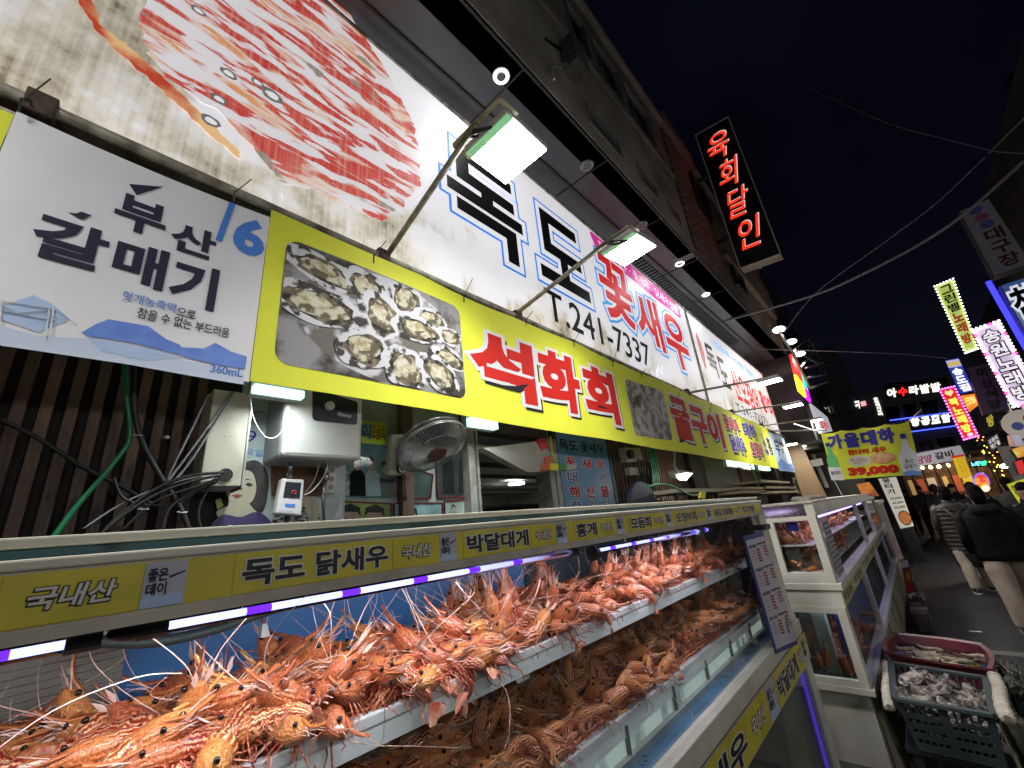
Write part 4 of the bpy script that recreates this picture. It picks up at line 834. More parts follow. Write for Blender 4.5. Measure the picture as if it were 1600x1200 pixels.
# hanging paper bag and wrappers in the doorway
bag_m = M('paper_pale', (.42, .41, .37), .7, (.34, .33, .29), 4, bump=.3)
t = empty('paper_bag', 'crumpled pale paper bag hung in the doorway', 'bag', pY(820, 736, 2.1)); w = MB()
A = [pY(755, 700, 2.1), pY(852, 688, 2.1), pY(864, 735, 2.1), pY(824, 738, 2.1)]; B = [p + Vector((.02, .09, 0)) for p in A]
mid = sum(A, ZERO.copy()) / 4 + Vector((0, -.04, 0)); w.add(A + B + [mid], [(0, 1, 8), (1, 2, 8), (2, 3, 8), (3, 0, 8), (4, 7, 6, 5), (0, 4, 5, 1), (1, 5, 6, 2), (2, 6, 7, 3), (3, 7, 4, 0)]); obj('bag', w, bag_m, t, bevel=.003)
t = empty('snack_wrapper', 'bright red yellow and green wrapper strip tied with a yellow ribbon in the doorway', 'wrapper', pY(870, 732, 2.08)); w = MB(); w.tube([pY(860, 682, 2.08), pY(862, 700, 2.08), pY(866, 722, 2.08)], .008, 5); obj('ribbon', w, M('ribbon_yellow', (.6, .55, .03), .5), t)
for px, c_ in (([(847, 724), (860, 724), (860, 735), (848, 735)], (.65, .13, .04)), ([(860, 723), (873, 724), (873, 735), (860, 735)], (.75, .75, .02)), ([(873, 724), (886, 725), (886, 735), (873, 735)], (.06, .25, .05)), ([(886, 725), (903, 726), (898, 734), (886, 735)], (.5, .5, .48)), ([(852, 714), (862, 712), (862, 724), (852, 724)], (.6, .12, .05)), ([(841, 687), (851, 683), (857, 700), (847, 704)], (.55, .03, .03))): w = MB(); w.slab(qY(2.07, *px), .03); obj('wrapper', w, M('wrap_%d' % int(c_[0] * 1000 + c_[1] * 100), c_, .4), t, bevel=.006)
# menu board
mb_t = empty('menu_board', 'tall light blue menu board with red and navy Korean words right of the doorway', 'menu board', (3.5, 2.25, 1.2)); Ym = 2.25
w = MB(); w.box(3.10, 4.00, Ym, Ym + .04, 1.0, 2.62); obj('board', w, M('menu_blue', (.10, .26, .46), .35, (.16, .34, .55), 1.5), mb_t)
w = MB(); w.box(3.05, 3.10, Ym - .004, Ym + .05, 1.0, 2.64); w.box(4.00, 4.07, Ym - .004, Ym + .05, 1.0, 2.64); obj('frame', w, M('panel_black', (.02,) * 3), mb_t)
text('독도 꽃새우', rY(Ym, 3.14, 3.94, 2.39, 2.50), d_black, mb_t, .001, .02); 
for j, (row, col) in enumerate((('꽃새우', 0), ('대 게', 1), ('해산물', 0), ('랍스타', 1))):
    for i, ch in enumerate(row):
        if ch == ' ': continue
        q = rY(Ym, 3.2 + .27 * i, 3.36 + .27 * i, 2.225 - .135 * j, 2.33 - .135 * j); text(ch, q, d_white, mb_t, .001, .07, ref=.02); text(ch, q, d_red if not col else M('ink_navy2', (.03, .03, .16), .4), mb_t, .0025, .025, ref=.02)
# beyond the menu board
mt = empty('meter_box', 'grey meter boxes with black pipes on the slatted wall right of the menu board', 'meter box', pY(990, 740, 2.2)); w = MB(); q = qY(2.2, (976, 699), (1000, 701), (1005, 720), (980, 722)); w.slab(q, .08); q = qY(2.2, (983, 730), (1005, 731), (1008, 742), (985, 742)); w.slab(q, .06); obj('case', w, boxm, mt); c = pY(982, 710, 2.14); w = MB(); w.cyl(c, c + Vector((0, -.05, 0)), .05, 16); obj('dial', w, cab, mt)
for i in range(7): wire([(997 + i * 4.2, 718 + i), (999 + i * 4.2, 735 + i), (1006 + i * 3, 752 + i)], 2.15, .012, cab, 'black pipe of the comb of pipes beside the meter boxes', 'pipe', 'drain_pipe', 'black pipes beside the meter boxes')
for i in range(4): wire([(1012 + i * 3, 700), (1018 + i * 3, 730), (1020 + i * 3, 760)], 2.1, .012, green, 'green hose on the wall between meter boxes and work lamp', 'hose', 'garden_hose', 'green hoses on the wall')
wire([(1012, 760), (1040, 757), (1062, 765), (1080, 774), (1092, 773)], 1.7, .010, green, 'green hose lying over the boards behind the tank', 'hose', 'garden_hose'); wire([(1172, 726), (1180, 745), (1190, 770), (1202, 790)], 1.6, .010, green, 'green cord running down from the banner to the tank end', 'cord', 'cord')
sc_ = empty('round_board', 'dark navy round board leaning behind the tank', 'board', pY(1007, 785, 2.0)); w = MB(); c = pY(1007, 800, 2.0); w.cyl(c + Vector((0, .02, 0)), c - Vector((0, .02, 0)), .30, 32); obj('disc', w, M('navy_dark', (.012, .016, .035), .5), sc_)
tb = empty('side_table', 'low cream table with black underside behind the tank', 'table', pY(1060, 785, 2.0)); w = MB(); a = pY(1022, 768, 2.0); b = pY(1093, 762, 2.0); w.box(a.x, b.x, 1.75, 2.15, a.z - .04, a.z); obj('top', w, M('cream_table', (.4, .36, .26), .5), tb)
for x in (a.x + .05, b.x - .08):
    for y in (1.78, 2.1): w = MB(); w.box(x, x + .04, y, y + .04, .12, a.z - .04); obj('leg', w, steel_dk, tb)
wl = empty('clamp_lamp', 'bright adjustable lamp head over the side table behind the tank', 'lamp', pY(1065, 745, 2.0)); w = MB(); q = qY(2.0, (1056, 742), (1070, 738), (1084, 739), (1072, 751), (1060, 750))
w.add(q + [p + Vector((.03, .10, .05)) for p in q], [(4, 3, 2, 1, 0), (5, 6, 7, 8, 9)] + [(i, (i + 1) % 5, 5 + (i + 1) % 5, 5 + i) for i in range(5)]); obj('lamp_head', w, fl_case, wl)
w = MB(); c = sum(q, ZERO.copy()) / 5; qq = [c.lerp(p, .86) + Vector((0, -.004, 0)) for p in q]; w.add(qq, [(4, 3, 2, 1, 0)]); obj('lens', w, E('lens_lamp', (.95, 1, .95), 5), wl); area('lamp_beam', c + Vector((0, -.05, 0)), c + Vector((-.3, .2, -1)), .15, 12, (.95, 1, .95), wl)
w = MB(); w.bar(pY(1054, 731, 2.05), pY(1062, 742, 2.02), .03); w.bar(pY(1054, 731, 2.05), pY(1054, 705, 2.2), .02); obj('arm', w, fl_case, wl)
cbm = M('cardboard', (.32, .26, .17), .8, (.24, .19, .12), 6, var=.2, bump=.2)
for i, (px, Y) in enumerate((([(1120, 764), (1128, 760), (1162, 762), (1160, 768)], 1.8), ([(1122, 769), (1130, 766), (1168, 768), (1166, 773)], 1.8), ([(1163, 763), (1185, 757), (1210, 754), (1206, 758)], 1.8), ([(1170, 768), (1200, 762), (1219, 761), (1215, 766)], 1.8), ([(1160, 773), (1200, 769), (1222, 767), (1220, 772)], 1.8))):
    q = qY(Y, *px); w = MB(); a = q[0]; b = q[2]; w.box(min(a.x, b.x), max(a.x, b.x), Y - .25, Y + .25, q[3].z - .0, q[3].z + .035); tag(obj('cardboard_sheet', w, cbm), ('upper cardboard sheet of the left pile behind the far tank end', 'lower cardboard sheet of the left pile behind the far tank end', 'topmost cardboard sheet of the right pile behind the far tank end', 'middle cardboard sheet of the right pile behind the far tank end', 'lowest cardboard sheet of the right pile behind the far tank end')[i], 'cardboard', 'cardboard sheets stacked behind the tank')
w = MB(); w.slab(qY(1.55, (1096, 768), (1103, 769), (1102, 779), (1094, 778)), .02); tag(obj('yellow_tag', w, M('tag_yellow', (.75, .65, .02), .5)), 'bright yellow plastic tag on the back edge of the tank', 'tag')
# things at the end of the shop row
te = empty('timber_panel', 'tan timber end panel lit from above beside the far end of the banner', 'panel', pX(1262, 800, 12.4)); w = MB(); w.slab(qX(12.4, (1225, 690), (1252, 694), (1303, 800), (1262, 800)), .1); obj('panel', w, M('tan_timber', (.34, .23, .13), .55, (.26, .17, .09), 1.5, stretch=(3, 3, .4)), te)
te = empty('glazed_kiosk', 'dim kiosk with pale frame and ceiling lights behind the prawn banner', 'kiosk', (14.5, 1.8, 0)); w = MB(); w.box(13.9, 14.0, -.0 + .75, 2.4, 0.1, 3.0); obj('back_wall', w, M('kiosk_grey', (.09, .09, .085), .6), te)
w = MB(); w.box(12.6, 16.2, .7, 2.4, 3.02, 3.08); obj('roof', w, M('kiosk_roof', (.06, .06, .055), .6), te)
w = MB(); a = pX(1265, 680, 13.6); w.cyl(pX(1270, 710, 13.6), pX(1292, 762, 13.6), .05, 8); w.cyl(pX(1262, 697, 13.6), pX(1284, 702, 13.6), .03, 8); obj('pale_tube', w, M('tube_white', (.6, .6, .55), .4), te)
for i, (x, y) in enumerate(((1236, 694), (1250, 698), (1261, 704))): c = pZ(x, y, 3.0); t = empty('spot_light', 'small ceiling spot in the row of three behind the banner end', 'ceiling light', c, 'three ceiling spots behind the banner end'); w = MB(); w.cyl(c, c - Vector((0, 0, .02)), .13, 12); obj('lens', w, E('spot_glow', (1, .97, .85), 9), t); area('spot_beam', c - Vector((0, 0, .04)), c - Vector((0, 0, 2)), .15, 14, (1, .95, .85), t)
w = MB(); q = qX(13.0, (1236, 746), (1263, 743), (1272, 770), (1245, 773)); w.slab(q, .15); t = tag(obj('electric_meter', w, M('meter_case', (.34, .35, .26), .5), bevel=.03), 'pale electric meter box between timber panel and prawn banner', 'meter'); w = MB(); w.slab(sub(q, .15, .85, .35, .85), .01); o = obj('window', w, M('meter_win', (.12, .13, .10), .3), t); o.location.x -= .01
w = MB(); w.slab(qX(13.2, (1262, 720), (1283, 716), (1286, 726), (1265, 730)), .1); tag(obj('air_conditioner', w, M('ac_pale', (.55, .55, .5), .5, glow=.3)), 'lit pale box under the kiosk roof behind the banner', 'box')

# ================================================================== TANK 1
cream = M('tank_cream', (0.60, 0.58, 0.49), 0.4, (0.50, 0.47, 0.37), 5, bump=.08, bscale=30); cream_d = M('tank_dirty', (0.46, 0.42, 0.35), 0.5, (.33, .30, .25), 12, bump=.1)
teal = M('tank_teal', (0.035, 0.10, 0.115), 0.45, (0.01, 0.03, 0.03), 14, detail=9, spread=(.5, .65)); tblue = M('tank_blue', (0.055, 0.19, 0.45), 0.3, (0.085, 0.24, 0.50), 3); tfloor = M('tank_floor', (0.075, 0.19, 0.31), 0.4, (0.04, 0.10, 0.17), 5, detail=9)
tglass = glass_mat('tank_glass', (0.95, 0.98, 0.98), refl=.014)
T = 0.75
tk = empty('display_tank', 'long cream framed display tank full of shrimps in front of the shop', 'fish tank', (1.2, 1.1, 0.12))
XA, XB = -1.6, 3.26
def tb_(name, x0, x1, y0, y1, z0, z1, mat, par=tk, **k): w = MB(); w.box(x0, x1, y0, y1, z0, z1); return obj(name, w, mat, par, **k)
tb_('top_rim', XA, XB, T + .015, T + .045, 1.780, 1.793, cream, bevel=.003); tb_('teal_band', XA, XB, T + .022, T + .04, 1.768, 1.780, teal); tb_('top_rail', XA, XB, T - .004, T + .03, 1.755, 1.768, cream, bevel=.003)
tb_('lid', XA, XB, T + .045, 1.42, 1.772, 1.780, cream_d); tb_('sign_rail', XA, XB, T, T + .02, 1.693, 1.755, cream_d); tb_('lower_lip', XA, XB, T - .003, T + .022, 1.680, 1.693, cream_d)
tb_('back_panel', XA, 1.55, 1.405, 1.42, 1.02, 1.768, tblue); tb_('back_panel', 1.56, XB, 1.405, 1.42, 1.02, 1.768, M('tank_darkglass', (.035, .05, .06), .2, (.07, .09, .10), 4))
tb_('corrugated_panel', XA, .17, 1.34, 1.36, 1.3, 1.75, M('corrugated', (.22, .20, .16), .35, metal=.3))
w = MB()
for k in range(30): w.box(XA, .17, 1.325, 1.34, 1.31 + k * .014, 1.317 + k * .014)
obj('corrugation', w, M('corrugated', (.22, .20, .16)), tk, kind='stuff')
tb_('end_panel', 3.10, XB, T + .02, 1.405, 1.02, 1.772, M('tank_end', (.10, .07, .055), .25, (.05, .035, .03), 4)); tb_('end_post', 3.10, XB, T - .002, T + .02, 1.06, 1.68, cream)  # dark brown of the end panel stands in for a reflection there
tb_('floor_panel', XA, 3.10, T + .03, 1.40, 1.005, 1.02, tfloor); 
w = MB()
for k in range(90): a = R.uniform(.4, 3.0); b = R.uniform(.80, 1.0); s_ = R.uniform(.003, .009); w.ball((a, b, 1.021), s_, s_ * R.uniform(.6, 1.6), .002, 6, 4)
obj('sediment', w, M('sediment', (.10, .09, .07), .9, (.3, .28, .2), 60), tk, kind='stuff')
lw = M('lower_white', (.48, .56, .51), .2, (.26, .32, .30), 3, glow=.42); tb_('inner_wall', XA, 3.09, 1.32, 1.335, 1.02, 1.41, lw); tb_('lower_wall', XA, 3.09, .888, .896, 1.02, 1.122, M('acrylic_pale', (.60, .70, .63), .2, (.22, .28, .25), 7, stretch=(1, 1, .3), spread=(.5, .6), glow=.42)); tb_('inner_ledge', XA, 3.09, .868, .888, 1.02, 1.043, M('ledge_pale', (.34, .37, .35), .3, (.2, .22, .21), 5))  # backlit panels; inner wall's glow is raised to brighten the lower tier
for x in (.62, 1.0, 1.38, 1.75, 2.1, 2.45, 2.8): tb_('divider_rod', x, x + .012, .874, .886, 1.045, 1.12, M('rod_clear', (.10, .12, .11), .15)); tb_('divider_rod', x + .2, x + .212, 1.28, 1.292, 1.15, 1.42, M('rod_clear', (.10, .12, .11), .15)); tb_('mirror_strip', x + .05, x + .17, 1.312, 1.318, 1.16, 1.38, M('mirror_strip', (.6, .68, .62), .08, (.35, .42, .38), 5))
tb_('front_glass', XA, 3.10, T + .006, T + .011, 1.055, 1.682, tglass)
tb_('bottom_rail', XA, 3.30, T - .02, T + .03, .982, 1.055, cream, bevel=.004); tb_('shadow_gap', XA, 3.30, T - .012, T + .02, .972, .982, cab)
# lower tank
tb_('lower_sign_rail', XA, 3.31, T - .012, T + .02, .825, .972, cream_d); tb_('lower_glass', XA, 3.18, T + .0, T + .005, .30, .825, tglass); tb_('lower_back', XA, 3.18, 1.3, 1.32, .2, .97, M('lower_dark', (.012, .016, .014), .5, (.004, .005, .004), 4)); tb_('lower_post', 3.18, 3.31, T - .015, 1.35, .12, .825, cream)
tb_('lower_led', XA, 3.17, T + .012, T + .024, .808, .818, E('led_violet_dim', (.14, .05, 1), .45)); tb_('lower_led', 3.165, 3.175, T + .012, T + .024, .35, .8, E('led_violet_dim', (.14, .05, 1), .45)); tb_('lower_base', XA, 3.31, T - .01, 1.4, .12, .30, cream_d)
# yellow label strip
lb_y = M('label_yellow', (.62, .53, .05), .45, (.50, .43, .045), 9); lb_g = M('label_greyblue', (.42, .44, .52), .4, (.30, .33, .42), 7); l_dk = M('label_dark', (.018, .018, .03), .5); l_w = M('label_white', (.62, .60, .55), .5)
def strip(z0, z1, Y, cells, par, bold=.035):
    for kind, x0, x1, s in cells:
        q = rY(Y, x0, x1, z0, z1)
        w = MB(); w.slab([p + Vector((0, -.001, 0)) for p in q], .001); obj('label', w, lb_g if kind == 'L' else lb_y, par)
        if kind == 'B': qq = sub(q, .04, .96, .14, .86); text(s, qq, l_w, par, .002, bold + .045, ref=bold); text(s, qq, l_dk, par, .003, bold, ref=bold)
        elif kind == 'S': qq = sub(q, .18, .80, .28, .74); text(s, qq, l_dk, par, .002, .075, ref=.03, shear=.15); text(s, qq, l_w, par, .003, .03, ref=.03, shear=.15)
        elif kind == 'L': text('좋은', sub(q, .08, .55, .56, .86), l_dk, par, .002, .03); text('데이', sub(q, .08, .55, .26, .54), l_dk, par, .002, .03); poly([(0, 0), (1, 0), (1, .22), (.75, .3), (.5, .2), (.25, .32), (0, .2)], q, d_pale, par, .0015, name='hill_print'); poly([(.58, .60), (.95, .72), (.95, .76), (.58, .66)], q, l_dk, par, .002, name='stroke_print')
def X75(x, y): return pY(x, y, T).x
c0 = [('B', -.6, -.02, '독도새우'), ('S', -.02 + .001, X75(222, 910), '국내산'), ('L', X75(222, 910) + .001, X75(291, 900), ''), ('B', X75(291, 900) + .001 + .055, X75(612, 860), '독도 닭새우'), ('S', X75(612, 860) + .001, X75(686, 850), '국내산'), ('L', X75(686, 850) + .001, X75(712, 848), ''),
      ('B', X75(712, 848) + .02, X75(828, 840), '박달대게'), ('S', X75(828, 840) + .001, X75(868, 835), '국내산'), ('L', X75(868, 835) + .001, X75(885, 833), ''), ('B', X75(885, 833) + .04, X75(932, 825), '홍게'), ('S', X75(932, 825) + .001, X75(962, 820), '국내산'), ('L', X75(962, 820) + .001, X75(974, 820), ''),
      ('B', X75(974, 820) + .04, X75(1017, 815), '모듬회'), ('S', X75(1017, 815) + .001, X75(1040, 812), '국내산'), ('L', X75(1040, 812) + .001, X75(1049, 810), ''), ('B', X75(1049, 810) + .03, X75(1088, 805), '오징어회'), ('S', X75(1088, 805) + .001, X75(1104, 803), '국내산'), ('L', X75(1104, 803) + .001, X75(1112, 803), ''),
      ('B', X75(1112, 803) + .03, X75(1146, 798), '독도 도화새우'), ('S', X75(1146, 798) + .002, X75(1158, 797), '국내산'), ('B', X75(1158, 797) + .002, X75(1178, 795), '킹크랩')]
w = MB(); w.box(XA, 3.2, T - .0008, T - .0002, 1.696, 1.752); obj('label_base', w, lb_y, tk)
strip(1.697, 1.751, T - .001, c0, tk)
w = MB(); w.box(XA, 3.36, T - .0135, T - .0125, .83, .965); obj('label_base', w, lb_y, tk)
strip(.832, .963, T - .014, [('B', 1.35, 2.02, '닭새우'), ('S', 2.02, 2.34, '국내산'), ('L', 2.345, 2.50, ''), ('B', 2.52, 3.02, '박달대게'), ('S', 3.02, 3.20, '국내산'), ('L', 3.205, 3.30, '')], tk)
# LED tubes
lw_ = E('led_white', (0.62, 0.64, 1.0), 2.0); lv = E('led_violet', (0.12, 0.015, 1.0), 2.6); lglow = glass_mat('tube_clear', (.85, .85, 1), refl=.08)
def ledtube(x0, x1, z0, z1, label, seg=.115, y=T + .042):
    t = empty('led_tube', label, 'led tube', (x0, y, z0)); x = x0; i = 0
    while x < x1 - .01:
        wd = seg if i % 2 == 0 else .035; e = min(x + wd, x1); f_ = lambda a: z0 + (z1 - z0) * (a - x0) / (x1 - x0)
        w = MB(); w.cyl(Vector((x, y, f_(x))), Vector((e, y, f_(e))), .0052, 8); obj('led_segment', w, lw_ if i % 2 == 0 else lv, t); x = e; i += 1
    w = MB(); w.cyl(Vector((x0, y, z0)), Vector((x1, y, z1)), .0098, 12); obj('clear_tube', w, lglow, t, smooth=True)
    for a, zz in ((x0, z0), (x1, z1)): w = MB(); w.cyl(Vector((a - .012, y, zz)), Vector((a + .02, y, zz)), .0125, 12); obj('end_cap', w, cab, t)
ledtube(-.9, .055, 1.668, 1.668, 'white and violet LED tube at the left end of the tank'); ledtube(.12, 1.10, 1.668, 1.664, 'long white and violet LED tube over the upper shrimp tray'); ledtube(1.20, 2.28, 1.655, 1.650, 'farther LED tube hanging a little lower over the upper shrimp tray')
area('led_light', (-.3, T + .05, 1.655), (-.3, T + .2, 1.4), .9, 2.2, (.92, .90, 1), None, sy=.02); area('led_light', (.6, T + .05, 1.650), (.6, T + .2, 1.4), .95, 3.2, (.92, .90, 1), None, sy=.02); area('led_light', (1.75, T + .05, 1.64), (1.75, T + .2, 1.4), 1.0, 4.8, (.9, .85, 1), None, sy=.02)
for o in bpy.data.objects:
    if o.name.startswith('led_light'): o.parent = [x for x in bpy.data.objects if x.name == 'led_tube'][0]; o.matrix_parent_inverse = Matrix.Translation(-o.parent.location)
w = MB(); w.tube(smooth_path([pY(-40, 1010, .93), pY(100, 1000, .93), pY(230, 1004, .93), pY(330, 985, .93), pY(420, 955, .93), pY(500, 930, .95)]), .008, 8); tag(obj('air_hose', w, M('hose_black', (.010, .014, .012), .6, spec=.2), smooth=True), 'wet black hose hanging under the LED tube at the left of the tank', 'hose')
w = MB(); a = pY(205, 985, .79); w.ball(a, .024, .012, .012, 12, 8); tag(obj('hose_clip', w, cab, smooth=True), 'black clip between the two LED tubes at the left', 'clip')
for x, y in ((1092, 828), (925, 865)): a = pY(x, y, .79); w = MB(); w.cyl(a, a + Vector((.02, 0, 0)), .022, 14); tag(obj('tube_holder', w, cab), 'round black tube holder on the far LED tube' if x > 1000 else 'black clip between the near and the far LED tube', 'holder')
w = MB(); q = qY(1.2, (410, 975), (418, 975), (422, 994), (408, 997)); w.slab(q, .02); tag(obj('white_clip', w, cabw), 'small white clip on the blue tank wall', 'clip')
# trays
tray_m = M('tray_white', (.70, .70, .68), .35, (.55, .56, .55), 6)
def tray(z, label, x0=XA + .05, x1=3.06):
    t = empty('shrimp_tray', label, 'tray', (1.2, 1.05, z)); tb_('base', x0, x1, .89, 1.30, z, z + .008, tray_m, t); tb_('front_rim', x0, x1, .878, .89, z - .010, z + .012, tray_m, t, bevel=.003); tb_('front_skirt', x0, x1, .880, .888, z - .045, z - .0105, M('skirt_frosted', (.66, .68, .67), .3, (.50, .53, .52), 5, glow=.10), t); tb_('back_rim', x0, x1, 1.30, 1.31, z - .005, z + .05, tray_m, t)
    for k in range(12): tb_('rib', x0 + .2 + k * .38, x0 + .225 + k * .38, .892, 1.29, z - .02, z, tray_m, t)
tray(1.425, 'upper white tray heaped with orange shrimps'); tray(1.135, 'lower white tray heaped with brown shrimps in the shade of the upper tray')

# ================================================================== SHRIMPS
def shrimp_material(name, hue):
    m = bpy.data.materials.new(name); m.use_nodes = True; nt = m.node_tree; b = nt.nodes['Principled BSDF']; L = nt.links.new; N = nt.nodes.new
    uv = N('ShaderNodeUVMap'); uv.uv_map = 'UVMap'; sp = N('ShaderNodeSeparateXYZ'); L(uv.outputs[0], sp.inputs[0])
    oi = N('ShaderNodeObjectInfo'); ad = N('ShaderNodeVectorMath'); ad.operation = 'ADD'; L(uv.outputs[0], ad.inputs[0]); L(oi.outputs['Random'], ad.inputs[1])
    mp = N('ShaderNodeMapping'); mp.inputs['Scale'].default_value = (22, 9, 1); L(ad.outputs[0], mp.inputs['Vector'])
    n1 = N('ShaderNodeTexNoise'); n1.inputs['Scale'].default_value = 1.0; n1.inputs['Detail'].default_value = 3; L(mp.outputs[0], n1.inputs['Vector'])
    # wavy lines running along the abdomen
    a = N('ShaderNodeMath'); a.operation = 'MULTIPLY_ADD'; L(n1.outputs['Fac'], a.inputs[0]); a.inputs[1].default_value = 0.13; L(sp.outputs['Y'], a.inputs[2])
    s = N('ShaderNodeMath'); s.operation = 'MULTIPLY'; L(a.outputs[0], s.inputs[0]); s.inputs[1].default_value = 2 * PI * 15
    si = N('ShaderNodeMath'); si.operation = 'SINE'; L(s.outputs[0], si.inputs[0])
    n2 = N('ShaderNodeTexNoise'); n2.inputs['Scale'].default_value = 3.2; n2.inputs['Detail'].default_value = 4; L(mp.outputs[0], n2.inputs['Vector'])
    sm = N('ShaderNodeMath'); sm.operation = 'MULTIPLY_ADD'; L(si.outputs[0], sm.inputs[0]); sm.inputs[1].default_value = 0.30; L(n2.outputs['Fac'], sm.inputs[2])
    cr = N('ShaderNodeValToRGB'); e = cr.color_ramp.elements; e[0].position = 0.30; e[0].color = (0.20, 0.014, 0.006, 1); e[1].position = 0.84; e[1].color = (0.86, 0.58, 0.36, 1)
    for p_, c in ((0.40, (0.36, 0.035, 0.014)), (0.47, (0.56, 0.11, 0.035)), (0.66, (0.62, 0.19, 0.065))): x = e.new(p_); x.color = (*c, 1)
    L(sm.outputs[0], cr.inputs['Fac'])
    c2 = N('ShaderNodeValToRGB'); e = c2.color_ramp.elements; e[0].position = 0.32; e[0].color = (0.36, 0.075, 0.022, 1); e[1].position = 0.74; e[1].color = (0.66, 0.32, 0.13, 1); x = e.new(0.5); x.color = (0.54, 0.16, 0.045, 1); L(n2.outputs['Fac'], c2.inputs['Fac'])
    mk = N('ShaderNodeMapRange'); mk.inputs['From Min'].default_value = 0.36; mk.inputs['From Max'].default_value = 0.44; L(sp.outputs['X'], mk.inputs['Value'])
    mx = N('ShaderNodeMix'); mx.data_type = 'RGBA'; L(mk.outputs[0], mx.inputs['Factor']); L(c2.outputs[0], mx.inputs['A']); L(cr.outputs[0], mx.inputs['B'])
    hs = N('ShaderNodeHueSaturation'); mr = N('ShaderNodeMapRange'); mr.inputs['To Min'].default_value = hue[0]; mr.inputs['To Max'].default_value = hue[1]; L(oi.outputs['Random'], mr.inputs['Value']); L(mr.outputs[0], hs.inputs['Hue'])
    mv = N('ShaderNodeMapRange'); mv.inputs['To Min'].default_value = hue[2]; mv.inputs['To Max'].default_value = hue[3]; L(oi.outputs['Random'], mv.inputs['Value']); L(mv.outputs[0], hs.inputs['Value']); L(mx.outputs['Result'], hs.inputs['Color']); L(hs.outputs[0], b.inputs['Base Color'])
    bp = N('ShaderNodeBump'); bp.inputs['Strength'].default_value = .7; bp.inputs['Distance'].default_value = .003; L(sm.outputs[0], bp.inputs['Height']); L(bp.outputs[0], b.inputs['Normal'])
    b.inputs['Roughness'].default_value = 0.28; setp(b, 'Coat Weight', .45); setp(b, 'Subsurface Weight', .12); b.inputs['Subsurface Radius'].default_value = (.006, .002, .001)
    return m
sm_a = shrimp_material('shrimp_shell', (.484, .512, .90, 1.22)); sm_b = shrimp_material('shrimp_shell_brown', (.488, .508, .85, 1.25))
s_leg = M('shrimp_leg', (.62, .20, .09), .4, (.30, .03, .015), 60, stretch=(3, 3, 3), spread=(.45, .55)); s_eye = M('shrimp_eye', (.006, .005, .006), .12); s_ant = M('shrimp_antenna', (.78, .52, .42), .4); s_fan = M('shrimp_fan', (.50, .09, .04), .35, (.72, .42, .28), 50, stretch=(4, 1, 1)); s_swim = M('shrimp_swimmeret', (.40, .07, .04), .4, (.6, .25, .15), 40)
def spine(curl, n=34, L_=.15):
    pts = []; p = Vector((.075, 0, 0)); ang = .05; st = L_ / n
    for i in range(n + 1):
        t = i / n; pts.append((p.copy(), ang, t)); k = 0 if t < .42 else curl * (.35 + 1.3 * ((t - .42) / .58)) / (n * .58)
        ang += k; p = p + Vector((-math.cos(ang), 0, -math.sin(ang))) * st
    return pts
